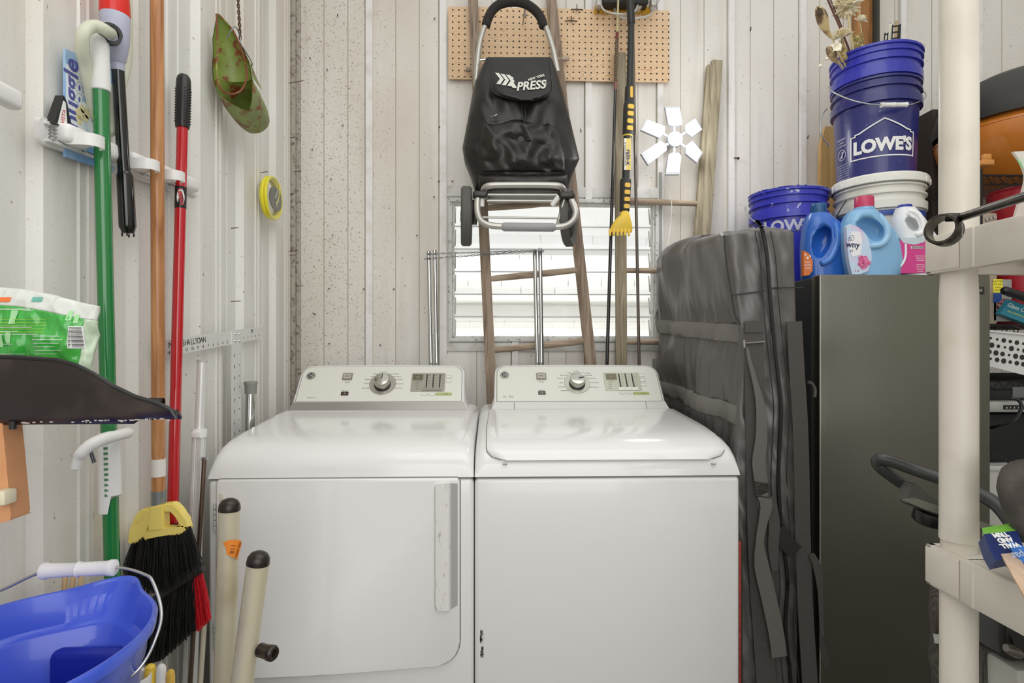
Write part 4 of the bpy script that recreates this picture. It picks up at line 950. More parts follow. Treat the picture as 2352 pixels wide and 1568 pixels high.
# crate under the bucket
cr = thing('utility_crate', 'plain grey crate under the blue mop bucket', 'crate', (bc_.x, bc_.y, 0))
m = MB(); zt_ = ZR-.2805
for s in (-1, 1): m.box((bc_.x+s*.14-.01, bc_.y-.16, 0), (bc_.x+s*.14+.01, bc_.y+.16, zt_), .004); m.box((bc_.x-.14, bc_.y+s*.15-.008, 0), (bc_.x+.14, bc_.y+s*.15+.008, zt_), .004)
m.box((bc_.x-.14, bc_.y-.15, zt_-.02), (bc_.x+.14, bc_.y+.15, zt_), .003); m.build('body', MGREY, cr)
# sticks behind the bucket rim
for k, (x0, y0, x1, y1, w_) in enumerate(((62, 1352, 84, 1340, 6), (105, 1345, 150, 1322, 4), (122, 1346, 168, 1322, 4), (140, 1344, 186, 1323, 4))):
    a_ = P(x0, y0+160, 1.06); b_ = P(x1, y1, 1.10); a_.x = max(a_.x, -.80); 
    g = MB().tube([Vector((a_.x, a_.y, a_.z-.3)), b_], .0045 if k else .008, 8, ); tag(g.build('wooden_stick', wood('raw_wood', '#d8b98f', '#b58f62', 'Z', 10), loc=a_), 'pale wooden stick behind the blue bucket rim', 'stick', 'wooden sticks behind the bucket')
# tool handles low between bucket and tubes
for nm, lab, px, py, mt, r_, dx in (('brush_handle', 'yellow brush handle poking up right of the blue bucket', 345, 1530, YEL, .010, 3), ('brush_handle', 'white rounded brush handle poking up beside the yellow one', 370, 1530, PWHITE, .009, 0), ('scraper', 'flat yellow scraper end low beside the white handle', 392, 1542, mat('dull_yellow', '#e3b84a', .5), .0075, 0)):
    a_ = P(px, py, 1.12); b_ = P(px+dx*-1.2, py+120, 1.10); f = to_floor(a_, b_, .02)
    m = MB(); m.tube([a_+Vector((0, 0, .004)), a_, a_-Vector((0, 0, .01)), b_, Vector((f.x, f.y, .015))], [r_*.4, r_*.85, r_, r_, r_], 14); tag(m.build(nm, mt, loc=Vector((f.x, f.y, 0))), lab, 'scraper' if nm == 'scraper' else 'brush')
m = MB(); c = P(306, 1552, 1.10); m.lathe([(.024, .02-c.z), (.030, 0), (.028, .004), (.024, 0), (.020, .02-c.z), (0, .02-c.z)], Matrix.Translation((c.x, c.y, c.z-.004)) , 32); m.map(lambda v: v)
tag(m.build('white_tub', PWHITE, loc=(c.x, c.y, 0)), 'white plastic tub rim low behind the blue bucket', 'tub')
# two beige tubes with black domed ends
tm = mat('beige_enamel', '#cfc6ab', .3, .15, var=('#b9ad90', 12, .5, .75))
def tubeleg(label, top, bot, Y, r_, extra):
    a_ = P(*top, Y); b_ = P(*bot, Y); f = to_floor(a_, b_, 0); f.y += .0
    t = thing('tube_leg', label, 'tube', f, 'beige tubes in front of the dryer'); d = (a_-f).normalized()
    MB().tube([f, a_-d*.0], r_, 28).build('tube', tm, t)
    MB().lathe([(r_*1.03, -.004), (r_*1.03, .001), (r_*.98, .008), (r_*.75, .015), (r_*.4, .0185), (0, .0195)], axisM(a_, d), 28).build('end_cap', mat('rubber_cap_brown', '#231b14', .35), t)
    return t, a_, f, d
t, a_, f, d = tubeleg('tall upright beige metal tube with black domed end and orange sticker, before the dryer', (527, 1167), (515, 1568), 1.13, .0192, 0)
del t['group']
cs = P(531, 1258, 1.13); vw = (CO-cs).normalized(); ex = Vector((0, 0, 1)).cross(vw).normalized(); mm_ = frame(cs+vw*.0192, ex, (0, 0, 1))
def wrapc(m, c, r_): 
    def g(v):
        q_ = (v-(c+vw*r_)).dot(ex); h = (v-(c+vw*r_)).dot(vw); return v-ex*q_+ex*math.sin(q_/r_)*(r_+h)+vw*((math.cos(q_/r_)-1)*r_)
    return m.map(g)
poly = [(-.019, .000), (-.013, .011), (-.004, .016), (.016, .012), (.020, .004), (.020, -.024), (-.017, -.008)]
m = MB(); n_ = 8
def pl_(u, v):
    x = -.019+.039*u; top_ = interp(sorted([(p_[0], p_[1]) for p_ in poly[:5]]), x); bt = interp([(-.019, -.001), (-.017, -.009), (.020, -.024)], x); return mm_ @ Vector((x, bt+(top_-bt)*v, .0004))
m.grid(pl_, 14, 2); wrapc(m, cs, .0192).build('orange_sticker', mat('sticker_orange', '#f08c2e', .45), t, recalc=False)
m = MB(); m.text('118', .012, mm_ @ Matrix.Translation((.002, -.002, .0009)) @ Matrix.Rotation(R(-100), 4, 'Z'), .0002); m.text('UNCLAIMED', .005, mm_ @ Matrix.Translation((.013, -.004, .0009)) @ Matrix.Rotation(R(-100), 4, 'Z'), .0002); wrapc(m, cs, .0192).build('sticker_lettering', mat('sticker_ink', '#6b3a12', .5), t)
t, a_, f, d = tubeleg('shorter leaning beige metal tube with black end and side knob', (593, 1290), (556, 1568), 1.05, .0192, 0)
del t['group']
c = P(586, 1489, 1.05); kd = Vector((.9, -.42, 0)).normalized()
m = MB(); m.lathe([(0, .0), (.012, 0), (.012, .020), (.0135, .022), (.0135, .030), (.011, .033), (.006, .0325), (.005, .026), (0, .026)], axisM(c+kd*.012, kd), 24); m.build('knob', mat('knob_brown', '#2a1f17', .3), t)
# ------------------------------------------------------------------ back wall, middle
# pegboard
pa, pb = P(1030, 17, 2.445), P(1537, 187, 2.445); pz1 = P(1283, 20, 2.445).z; pz0 = P(1283, 185.5, 2.445).z
pm_ = bpy.data.materials.new('oak_pegboard'); pm_.use_nodes = True; t = pm_.node_tree; b = t.nodes['Principled BSDF']; N = t.nodes.new; L_ = t.links.new
b.inputs['Roughness'].default_value = .45
tc = N('ShaderNodeTexCoord'); mp = N('ShaderNodeMapping'); mp.inputs['Scale'].default_value = (.9, 1, 9); L_(tc.outputs['Object'], mp.inputs[0])
nz = N('ShaderNodeTexNoise'); nz.inputs['Scale'].default_value = 3.2; nz.inputs['Detail'].default_value = 1.5; nz.inputs['Distortion'].default_value = .4; L_(mp.outputs[0], nz.inputs['Vector'])
ml = N('ShaderNodeMath'); ml.operation = 'MULTIPLY'; ml.inputs[1].default_value = 26; L_(nz.outputs[0], ml.inputs[0])
fc = N('ShaderNodeMath'); fc.operation = 'FRACT'; L_(ml.outputs[0], fc.inputs[0])
rp2 = N('ShaderNodeValToRGB'); E2 = rp2.color_ramp.elements; E2[0].position = 0; E2[0].color = lin('#c99467'); E2[1].position = 1; E2[1].color = lin('#e2c29a'); k_ = E2.new(.16); k_.color = lin('#e0be95'); k_ = E2.new(.6); k_.color = lin('#e9cca7')
L_(fc.outputs[0], rp2.inputs[0])
sp = N('ShaderNodeSeparateXYZ'); L_(tc.outputs['Object'], sp.inputs[0])
def cell(out, off):
    a1 = N('ShaderNodeMath'); a1.operation = 'DIVIDE'; a1.inputs[1].default_value = .0254; L_(out, a1.inputs[0])
    a0 = N('ShaderNodeMath'); a0.operation = 'ADD'; a0.inputs[1].default_value = off; L_(a1.outputs[0], a0.inputs[0])
    a2 = N('ShaderNodeMath'); a2.operation = 'FRACT'; L_(a0.outputs[0], a2.inputs[0])
    a3 = N('ShaderNodeMath'); a3.operation = 'SUBTRACT'; a3.inputs[1].default_value = .5; L_(a2.outputs[0], a3.inputs[0])
    a4 = N('ShaderNodeMath'); a4.operation = 'POWER'; a4.inputs[1].default_value = 2; L_(a3.outputs[0], a4.inputs[0]); return a4.outputs[0]
sm = N('ShaderNodeMath'); sm.operation = 'ADD'; L_(cell(sp.outputs['X'], .2), sm.inputs[0]); L_(cell(sp.outputs['Z'], .1), sm.inputs[1])
lt_ = N('ShaderNodeMath'); lt_.operation = 'LESS_THAN'; lt_.inputs[1].default_value = .020; L_(sm.outputs[0], lt_.inputs[0])
mx = N('ShaderNodeMix'); mx.data_type = 'RGBA'; L_(lt_.outputs[0], mx.inputs[0]); L_(rp2.outputs[0], mx.inputs[6]); mx.inputs[7].default_value = lin('#2e1c12'); L_(mx.outputs[2], b.inputs['Base Color'])
pg = MB().box((pa.x, 2.443, pz0), (pb.x, 2.449, pz1), .001)
tag(pg.build('pegboard', pm_, loc=((pa.x+pb.x)/2, 2.446, pz0)), 'wide oak-patterned pegboard with rows of round holes on the back wall', 'pegboard')
for x in (pa.x+.1, pb.x-.1): tag(MB().box((x-.02, 2.449, pz0+.02), (x+.02, YB-.0005, pz1-.02), .001).build('batten', mat('batten_wood', '#c3a57c', .7), loc=(x, 2.46, pz0)), 'small wooden batten hidden behind the pegboard', 'batten', 'battens behind the pegboard')
def hook(px, py, lab, vert=True, Lx=10, Ly=22, mt=RUST):
    c = P(px, py, 2.440); s = 2.44/F; m = MB()
    m.tube([c+Vector((0, .002, Ly*s)), c+Vector((0, -.004, Ly*s*.5)), c+Vector((0, -.006, -Ly*s*.35)), c+Vector((0, -.012, -Ly*s*.5))], .0019, 8)
    m.tube([c+Vector((-Lx*s, 0, 0)), c+Vector((0, -.003, 0)), c+Vector((Lx*s, 0, 0))], .0019, 8)
    tag(m.build('peg_hook', mt, loc=c), lab, 'hook')
hook(1207, 34, 'steel cross-shaped peg hook seen inside the trolley handle loop', Lx=7, Ly=20, mt=STEEL)
hook(1325, 22, 'dark T-shaped peg hook at the top edge of the pegboard', Lx=14, Ly=12)
hook(1312, 48, 'dark cross-shaped peg hook below the T-shaped one', Lx=14, Ly=12)
hook(1374, 26, 'short dark peg hook left of the tool rack', Lx=6, Ly=8)
hook(1090, 49, 'dark peg hook behind the left ladder rail', Lx=14, Ly=5)
# wooden ladders
old = wood('weathered_wood', '#aa9784', '#776556', 'Z', 10, .8); oldr = wood('weathered_rung', '#bcaa94', '#95816c', 'X', 10, .75); old2 = wood('grey_weathered_wood', '#b3a88f', '#857861', 'Z', 10, .85)
def bar(m, a, b, w_, d, wa=None):
    ax_ = (b-a).normalized(); sd = ax_.cross(Vector((0, 1, 0))).normalized(); fw = sd.cross(ax_)
    def ring(p, w2): return [p+sd*x*w2/2+fw*y*d/2 for x, y in ((-1, -.8), (-.8, -1), (.8, -1), (1, -.8), (1, .8), (.8, 1), (-.8, 1), (-1, .8))]
    return m.loft([ring(a, wa or w_), ring(b, w_)])
def ladder(label, rails, rungs, mt, mr_, stack):
    t = thing('ladder', label, 'ladder', (P(rails[0][0], 500, 2.4).x+.15, 2.38, 0))
    for (xt, yt, xb, yb, w0, w1) in rails:
        a = P(xt, yt, stack(yt)); b = P(xb, yb, stack(yb)); zf = 0.0
        f = a+(b-a)*((zf-a.z)/(b.z-a.z)); m = MB(); bar(m, f, a, w0, .026, w1); m.build('rail', mt, t)
    for (x0, y0, x1, y1, r_) in rungs:
        a = P(x0, y0, stack((y0+y1)/2)-.002); b = P(x1, y1, stack((y0+y1)/2)-.002); m = MB(); m.tube([a, a+(b-a)*.03, a+(b-a)*.5, a+(b-a)*.97, b], [r_*.75, r_*.9, r_*1.08, r_*.9, r_*.75], 14); m.build('rung', mr_, t)
ladder('tall tapering weathered wooden ladder leaning behind the black trolley bag', [(1085, -30, 1126, 835, .040, .044), (1263, -30, 1357, 835, .040, .048)],
       [(1070, 160, 1307, 134, .012), (1118, 478, 1290, 464, .0135), (1128, 640, 1326, 620, .0135), (1134, 804, 1347, 783, .0135), (1130, 965, 1370, 940, .0135)], old, oldr, lambda y: 2.415-.03*(y/835))
t2 = lambda y: 2.435-.02*(y/835)
ladder('shorter weathered wooden ladder behind the snow brush, its right rail forked at the top', [(1424, 124, 1427, 835, .047, .042), (1646, 141, 1618, 540, .046, .044), (1630, 152, 1612, 400, .026, .030)],
       [(1424, 461, 1618, 468, .012), (1430, 621, 1630, 622, .012), (1430, 785, 1640, 786, .012)], old2, oldr, t2)
# thin poles
def segpole(name, label, cat, px_pts, Y, segs, floor_=True):
    """segs: list of (y0,y1,r,mat,part name)"""
    (xa, ya), (xb, yb) = px_pts; a = P(xa, ya, Y); b = P(xb, yb, Y); q = lambda y: a+(b-a)*((y-ya)/(yb-ya))
    f = to_floor(a, b, 0); t = thing(name, label, cat, f)
    for k, (y0, y1, r_, mt, nm) in enumerate(segs):
        p0 = q(y0); p1 = f if y1 is None else q(y1)
        rr = r_ if isinstance(r_, tuple) else (r_, r_); MB().tube([p0, p1], list(rr), 14).build(nm, mt, t)
    return t, q, f
t, q, f = segpole('long_handled_tool', 'thin black pole with tan tip and zigzag wrapped grip, left of the snow brush', 'pole', ((1419, 30), (1394, 835)), 2.375,
    [(-30, 74, .0042, mat('pole_tan', '#cfc292', .4), 'tip'), (74, 90, .0062, mat('wrap_red', '#7a3a30', .5), 'red_band'), (90, 188, .0068, mat('wrap_brown', '#3b3028', .5), 'wrapped_grip'), (188, 206, .0068, mat('wrap_red2', '#8a5a50', .5), 'lower_band'), (206, None, (.0062, .0085), mat('gloss_pole_black', '#24211f', .2, coat=.4), 'shaft')])
m = MB(); a_ = q(92); b_ = q(186); n_ = 90
for ph in (0, math.pi): m.tube([a_+(b_-a_)*(k/n_)+Vector((math.cos(k*.75+ph), math.sin(k*.75+ph), 0))*.0072 for k in range(n_+1)], .0012, 5)
m.build('wrap_thread', mat('thread_tan', '#b39b78', .6), t)
t, q, f = segpole('metal_rod', 'long thin grey metal rod standing right of the snow brush', 'rod', ((1453, 40), (1468, 835)), 2.385, [(30, None, .0062, mat('rod_grey', '#6f665c', .35, .5), 'shaft')])
MB().tube([q(28), q(33)], .0075, 10).build('cap', STEEL, t)
# chrome stand legs
cs_ = thing('folding_stand', 'two pairs of chrome tube legs joined by twisted wires, in front of the window', 'stand', P(1115, 900, 2.33)*1)
for (x0, y0, x1, y1, r_) in ((984.5, 577, 990, 835, .0088), (998.5, 575, 1003, 835, .0088), (1228, 574, 1234, 835, .0088), (1240.5, 571, 1244, 835, .0088)):
    a = P(x0, y0, 2.33); b = P(x1, y1, 2.33); f = to_floor(a, b, 0); m = MB(); m.tube([a+Vector((0, 0, .002)), a, a+(b-a)*.72, f], [r_*.7, r_*.95, r_*.95, r_*.95], 16)
    c = a+(b-a)*.74; m.tube([c, c+(b-a)*.01], r_*1.12, 16); m.tube([c+(b-a)*.01, f], r_*1.05, 16); m.build('leg', CHROME, cs_)
for y0, y1, x0, x1 in ((583, 575, 979, 1246), (594, 577, 975, 1232)):
    a = P(x0, y0, 2.318); b = P(x1, y1, 2.318); m = MB()
    for ph in (0, math.pi):
        m.tube([a+(b-a)*(k/110)+Vector((0, math.cos(k*.5+ph), math.sin(k*.5+ph)))*.0024 for k in range(111)], .0014, 5)
    m.build('twisted_wire', STEEL, cs_)
for px, py in ((977, 594), (1247, 577)):
    m = MB(); m.lathe([(0, .003), (.004, .002), (.005, 0), (.004, -.002), (0, -.003)], axisM(P(px, py, 2.318), (0, -1, 0)), 12); m.build('bolt_end', STEEL, cs_)
# tool rack with hanging broom head, top
rk = thing('tool_rack', 'white metal tool hanger brackets at the top of the pegboard', 'rack', P(1440, 20, 2.44))
rkm = mat('rack_grey', '#c4c2bb', .4, .3)
m = MB(); m.tube(smooth_path([P(1378, -12, 2.42), P(1380, 8, 2.40), P(1388, 24, 2.37), P(1410, 31, 2.35), P(1440, 32, 2.35), P(1458, 26, 2.37), P(1465, 10, 2.39), P(1466, -5, 2.41)], 5), .0042, 8); m.build('front_loop', rkm, rk)
m = MB(); m.tube(smooth_path([P(1412, -10, 2.43), P(1413, 28, 2.41), P(1425, 40, 2.38), P(1455, 43, 2.37), P(1490, 36, 2.38), P(1498, 24, 2.40), P(1499, -8, 2.42)], 5), .0045, 8); m.build('rear_loop', rkm, rk)
for px, py in ((1376, 6), (1413, 0), (1467, 10), (1500, 6)):
    c = P(px, py, 2.41); MB().box((c.x-.011, 2.395, c.z-.018), (c.x+.011, 2.442, c.z+.022), .003).build('bracket', rkm, rk)
hbm = thing('push_broom', 'black push broom head with yellow bristles hung at the top edge of the picture', 'broom', P(1430, -10, 2.36))
a, b = P(1372, -6, 2.40), P(1492, -6, 2.40)
MB().box((a.x+.02, 2.375, P(1430, 14, 2.4).z), (b.x-.01, 2.43, P(1430, -34, 2.4).z), .005).build('block', mat('block_black', '#20211f', .6), hbm)
random.seed(4); m = MB()
for k in range(300):
    x = random.uniform(a.x-.005, b.x+.01); c = Vector((x, random.uniform(2.432, 2.44), P(1430, 4, 2.4).z)); m.tube([c, c+Vector((random.uniform(-.012, .014), random.uniform(-.004, .001), random.uniform(-.034, -.018)))], .0012, 4)
bo = m.build('bristles', mat('bristle_yellow', '#d9a927', .5), hbm); bo['kind'] = 'stuff'
c = P(1519, -6, 2.40); MB().tube([c, P(1498, 26, 2.38)], .0016, 6).build('hang_wire', STEEL, hbm)
# snow brush
YS = 2.31; grip = mat('grip_charcoal', '#333330', .6); yin = mat('inlay_yellow', '#ecc057', .45)
sbx = thing('snow_brush', 'long black and yellow telescopic snow brush with ice scraper, hanging in front of the window', 'snow brush', P(1440, 540, YS))
cl = [(1445, -60), (1450, 60), (1446, 200), (1441, 320), (1437, 410), (1434, 490), (1424, 540)]
def sq_(y): return P(interp([(b_, a_) for a_, b_ in cl], y), y, YS)
def seg(name, ys, rs, mt, par=sbx, sq=False, flat=1): 
    m = MB(); m.tube([sq_(y) for y in ys], rs, 20); return m.build(name, mt, par)
seg('upper_tube', [-60, 54, 56], [.0150, .0155, .0135], mat('tube_black', '#2a2c2a', .4))
seg('telescopic_tube', [55, 200], [.0128, .0128], mat('tube_black', '#2a2c2a', .4))
seg('lock_sleeve', [198, 200, 232, 236], [.014, .0175, .0180, .0165], grip)
u1 = seg('upper_grip', [235, 240, 258, 310, 314], [.018, .0208, .0215, .0205, .016], grip)
seg('grip_ring', [309, 314], [.0200, .0185], YEL)
seg('label_tube', [313, 412], [.0155, .0150], mat('tube_black', '#2a2c2a', .4))
l1 = seg('lower_grip', [410, 413, 420, 484, 488], [.015, .0215, .0225, .0200, .016], grip)
def inlay(par, y0, y1, w_=.013, off=.0195, nm='inlay'):
    c0 = sq_((y0+y1)/2); h_ = (sq_(y0)-sq_(y1)).length/2; mm_ = frame(c0+Vector((.004, -off, 0)), (1, .25, 0), (0, 0, 1)); t_ = MB().prism(rrect(-w_, w_, -h_, h_, min(h_, w_)*.6), mm_, .0035, -.004)
    t_.build(nm, yin, par)
for y0 in (244, 260, 277, 293): inlay(u1, y0, y0+10, .0125)
for y0 in (423, 439, 455, 471): inlay(l1, y0, y0+10, .0115, .0195)
inlay(sbx, 203, 228, .0055, .0165, 'lock_button')
c0 = sq_(357); hz_ = (sq_(321)-sq_(393)).length/2; mm_ = frame(c0+Vector((0, -.0158, 0)), (1, 0, 0), (0, 0, 1)); dsl = (sq_(321)-sq_(393)).normalized(); mm_ = frame(c0+Vector((0, -.0158, 0)), Vector((1, 0, 0)), dsl)
lb5 = MB().prism([(-.0135, -hz_), (.0135, -hz_), (.0135, hz_), (-.0135, hz_)], mm_, .0012, -.006).build('brand_label', mat('label_yellow', '#ecd277', .4), sbx)
MB().prism([(-.0135, -hz_), (-.0065, -hz_), (-.0065, hz_), (-.0135, hz_)], mm_, .0016, 0).build('label_white_edge', PRINTW, lb5)
m = MB(); m.text('rain-x', .026, mm_ @ Matrix.Translation((.003, -.012, .0016)) @ Matrix.Rotation(R(-90), 4, 'Z'), .0003, bold=.0006); m.build('label_lettering', mat('rx_blue', '#24376f', .4), lb5)
m = MB(); m.text('50" TELESCOPING SNOWBRUSH', .0065, mm_ @ Matrix.Translation((-.010, 0, .0020)) @ Matrix.Rotation(R(-90), 4, 'Z'), .0002); m.build('small_lettering', INK, lb5)
# scraper head: flared yellow shell with teeth
rings = []
for y, x0, x1, d in ((486, 1427, 1442, .013), (494, 1424, 1445, .016), (503, 1414, 1447, .018), (514, 1406, 1450, .017), (524, 1401, 1452, .014), (534, 1399, 1451, .010)):
    a = P(x0, y, YS-.004); b = P(x1, y, YS-.004); c = (a+b)/2; hw_ = (b-a).length/2; rings.append([c+Vector((hw_*math.cos(R(k*15)), -d*.5+d*math.sin(R(k*15))*.8, 0)) for k in range(24)])
sc = MB().loft(rings).build('scraper_head', YEL, sbx)
for k in range(6):
    a = P(1400.5+k*8.7, 532, YS-.014); b = P(1399.5+k*8.9, 542, YS-.012); m = MB(); m.box((a.x-.004, YS-.022, b.z-.0), (a.x+.0045, YS-.010, a.z+.01), .0015); m.build('tooth', YEL, sc)
m = MB(); m.prism([(P(x, y, YS-.02).x, P(x, y, YS-.02).z) for x, y in ((1416, 520), (1420, 506), (1424, 503), (1441, 503), (1444, 508), (1444, 521))], frame((0, YS-.0172, 0), (1, 0, 0), (0, 0, 1)), .0035, -.004); m.build('dark_insert', mat('insert_brown', '#4c4133', .5), sc)
m = MB()
for px in (1428, 1437): a = P(px, 488, YS-.018); b = P(px-1, 510, YS-.022); m.tube([a, b], [.006, .0045], 10)
m.build('ribs', YEL, sc)
# LED garage lamp
lc = P(1551, 319, 2.36); s = 2.36/F
lp = thing('led_lamp', 'glowing white LED garage lamp with six panels on the back wall', 'lamp', lc)
hs = mat('lamp_heatsink', '#b9bcc2', .4, .4)
led = bpy.data.materials.new('led_panel'); led.use_nodes = True; t = led.node_tree; b = t.nodes['Principled BSDF']; N = t.nodes.new; L_ = t.links.new
tc = N('ShaderNodeTexCoord'); vo = N('ShaderNodeTexVoronoi'); vo.voronoi_dimensions = '2D'; vo.inputs['Scale'].default_value = 95; vo.inputs['Randomness'].default_value = 0; mp = N('ShaderNodeMapping'); mp.inputs['Rotation'].default_value = (R(90), 0, 0); L_(tc.outputs['Object'], mp.inputs[0]); L_(mp.outputs[0], vo.inputs['Vector'])
rr_ = N('ShaderNodeMapRange'); rr_.inputs[1].default_value = .25; rr_.inputs[2].default_value = .6; rr_.inputs[3].default_value = 1.6; rr_.inputs[4].default_value = .3; L_(vo.outputs['Distance'], rr_.inputs[0])
L_(rr_.outputs[0], b.inputs['Emission Strength']); b.inputs['Emission Color'].default_value = (1, 1, .97, 1); b.inputs['Base Color'].default_value = (.3, .3, .3, 1)
# a short stem carries the lamp from the wall
MB().tube([lc+Vector((0, .02, 0)), Vector((lc.x, YB, lc.z+.0))], .012, 16).build('stem', hs, lp)
m = MB(); m.lathe([(0, .03), (.028, .03), (.032, .02), (.032, 0), (.030, -.002), (0, -.002)], axisM(lc, (0, 1, 0)), 32); m.build('hub', hs, lp)
m = MB(); m.lathe([(.017, 0), (.029, 0), (.029, .002), (.017, .002), (.017, 0)], axisM(lc+Vector((0, -.0025, 0)), (0, -1, 0)), 32); m.build('led_ring', led, lp)
m = MB(); m.lathe([(0, .006), (.006, .006), (.007, .003), (.010, .002), (.010, 0)], axisM(lc+Vector((0, -.0025, 0)), (0, -1, 0)), 20); m.build('lens', mat('lens_grey', '#c9ccd0', .1), lp)
pets = [([(1530, 248), (1560, 247), (1566, 284), (1556, 287), (1544, 287), (1536, 283)], 0), ([(1486, 275), (1526, 291), (1524, 304), (1513, 314), (1475, 298)], 0), ([(1476, 352), (1516, 326), (1528, 333), (1529, 345), (1491, 375)], 0),
        ([(1537, 357), (1543, 353), (1558, 353), (1563, 359), (1560, 397), (1531, 397)], 0), ([(1590, 325), (1612, 350), (1600, 371), (1577, 352), (1577, 337)], 0), ([(1596, 273), (1611, 297), (1590, 312), (1577, 302), (1575, 289)], 0)]
for poly, _ in pets:
    cx = sum(p[0] for p in poly)/len(poly); cy = sum(p[1] for p in poly)/len(poly)
    fr0 = frame((0, 2.352, 0), (1, 0, 0), (0, 0, 1))
    def pp(k, Yv=2.352): return [(P(cx+(x-cx)*k, cy+(y-cy)*k, Yv).x, P(cx+(x-cx)*k, cy+(y-cy)*k, Yv).z) for x, y in poly]
    wg = MB().prism(pp(1.12), fr0, 0, -.016).build('wing', hs, lp)
    MB().prism(pp(.98), fr0, .0015, 0).build('led_panel', led, wg)
    dv = Vector((P(cx, cy, 2.36).x, 2.362, P(cx, cy, 2.36).z)); MB().tube([lc+Vector((0, .012, 0)), dv+Vector((0, .002, 0))], .006, 8).build('hinge_arm', hs, lp)
pl = bpy.data.lights.new('lamp_glow', 'POINT'); pl.energy = 2.2; pl.shadow_soft_size = .08; po = bpy.data.objects.new('lamp_glow', pl); bpy.context.scene.collection.objects.link(po); po.location = lc+Vector((0, -.10, 0))
m = MB(); m.tube(smooth_path([P(1526, 398, 2.36), P(1523, 415, 2.37), P(1530, 432, 2.38), P(1540, 455, 2.39), P(1543, 480, 2.39), P(1540, 520, 2.39), P(1535, 560, 2.36), P(1532, 640, 2.36)], 6), .0016, 6); m.build('power_cord', PWHITE, lp)
# conduit and outlet at the right edge of the window
c = P(1517, 620, 2.455); MB().box((c.x-.006, 2.45, P(1517, 780, 2.45).z), (c.x+.006, YB-.0005, P(1517, 395, 2.45).z), .002).build('trim_4', mat('grey_conduit', '#9c9f98', .5)); struct(bpy.data.objects['trim_4'])
ot = thing('wall_outlet', 'grey outlet box with black plugs low beside the black bag', 'outlet', P(1512, 835, 2.44))
c = P(1512, 832, 2.44); MB().box((c.x-.018, 2.425, c.z-.035), (c.x+.022, YB-.0005, c.z+.015), .004).build('box', mat('outlet_grey', '#8e8d86', .5), ot)
c2 = P(1519, 838, 2.41); MB().box((c2.x-.008, 2.40, c2.z-.035), (c2.x+.02, 2.427, c2.z+.02), .004).build('plug', BLACK, ot)
# ------------------------------------------------------------------ shopping trolley
YT = 2.20
tb = thing('shopping_trolley', 'black folding shopping trolley bag with silver frame and two wheels, hung on the pegboard', 'trolley', P(1195, 560, YT))
fab = mat('trolley_fabric', '#191716', .38, bump=(220, .25)); fabd = mat('trolley_lining', '#141312', .6); tube_m = mat('trolley_tube', '#bdbab3', .3, .6)
EL = [(132, 1117), (160, 1104), (185, 1092), (215, 1085), (270, 1075), (340, 1062), (365, 1066), (400, 1080), (440, 1092), (446, 1100)]
ER = [(132, 1266), (160, 1277), (200, 1290), (250, 1304), (310, 1318), (365, 1331), (385, 1322), (410, 1312), (440, 1303), (446, 1298)]
def bagpt(u, v, off=0):
    y = 132+v*314; xl = interp(EL, y); xr = interp(ER, y); px = xl+(xr-xl)*u; e_ = abs(2*u-1)
    e_ = min(1, e_); v = max(0, v); dep = .085*(1-e_**3.2)**.6*min(1, (.25+2.5*v))*max(0, min(1, (1.02-v)*9))**.5+.01
    q_ = Vector((px*.02, y*.017, 0))
    w_ = noise.noise(Vector((px*.022+y*.010, y*.009-px*.008, 2.0)))*.020 + noise.noise(Vector((px*.045-y*.02, y*.016+px*.01, 5.0)))*.007
    w_ *= (1-e_**6)*min(1, v*4)
    Yv = YT-dep-w_-off; return P(px, y, Yv)
m = MB(); m.grid(lambda u, v: bagpt(u, v), 54, 70, thick=lambda u, v: (0, YT+.035+.03*math.sin(math.pi*v)-bagpt(u, v).y, 0)); m.build('bag', fab, tb, ang=70)
# front flap
FLp = [(133, 1123, 1262), (150, 1124, 1263), (175, 1127, 1266), (195, 1129, 1268), (208, 1131, 1268), (216, 1138, 1266), (221, 1150, 1258), (225, 1168, 1246), (229, 1190, 1225)]
def flap(u, v, off=.016):
    y = 131+(229-131)*v; xl = interp([(a, b) for a, b, c in FLp], y); xr = interp([(a, c) for a, b, c in FLp], y); px = xl+(xr-xl)*u
    arch = .022+.098*min(1, .25+2.5*(y-132)/314)*(1-.2*abs(2*u-1)**4); return P(px, y, YT-arch-off-.004*noise.noise(Vector((px*.03, y*.03, 0))))
m = MB(); m.grid(flap, 30, 20, thick=(0, .014, 0)); fl_ = m.build('flap', fab, tb, ang=60)
m = MB(); m.tube([flap(0, k/20)+Vector((0, -.001, 0)) for k in range(21)]+[flap(k/20, 1)+Vector((0, -.001, 0)) for k in range(21)]+[flap(1, 1-k/20)+Vector((0, -.001, 0)) for k in range(21)], .0022, 6); m.build('flap_piping', mat('piping', '#2d2a27', .5), fl_)
def onflap(m):
    def g(v):
        # project the flat lettering on the flap front
        px, py = unproj(v); vv = (py-131)/98; xl = interp([(a, b) for a, b, c in FLp], py); xr = interp([(a, c) for a, b, c in FLp], py)
        q_ = flap(max(0, min(1, (px-xl)/(xr-xl))), max(0, min(1, vv))); return P(px, py, q_.y-.003+(v.y-2.1))
    return m.map(g)
def tri_dense(m):
    for _ in range(1): bmesh.ops.subdivide_edges(m.bm, edges=[e_ for e_ in m.bm.edges if e_.calc_length() > .02], cuts=2)
    return m
lp_w = mat('logo_white', '#d9d7cd', .5); FT = lambda px, py, rot=0: frame(P(px, py, 2.1), (1, 0, 0), (0, 0, 1)) @ Matrix.Rotation(R(rot), 4, 'Z')
m = MB(); m.text('PRESS', .042, FT(1219, 197, 6), .0004, bold=.0012, sx=1.0, shear=.25); onflap(m).build('logo_lettering', lp_w, fl_, recalc=False)
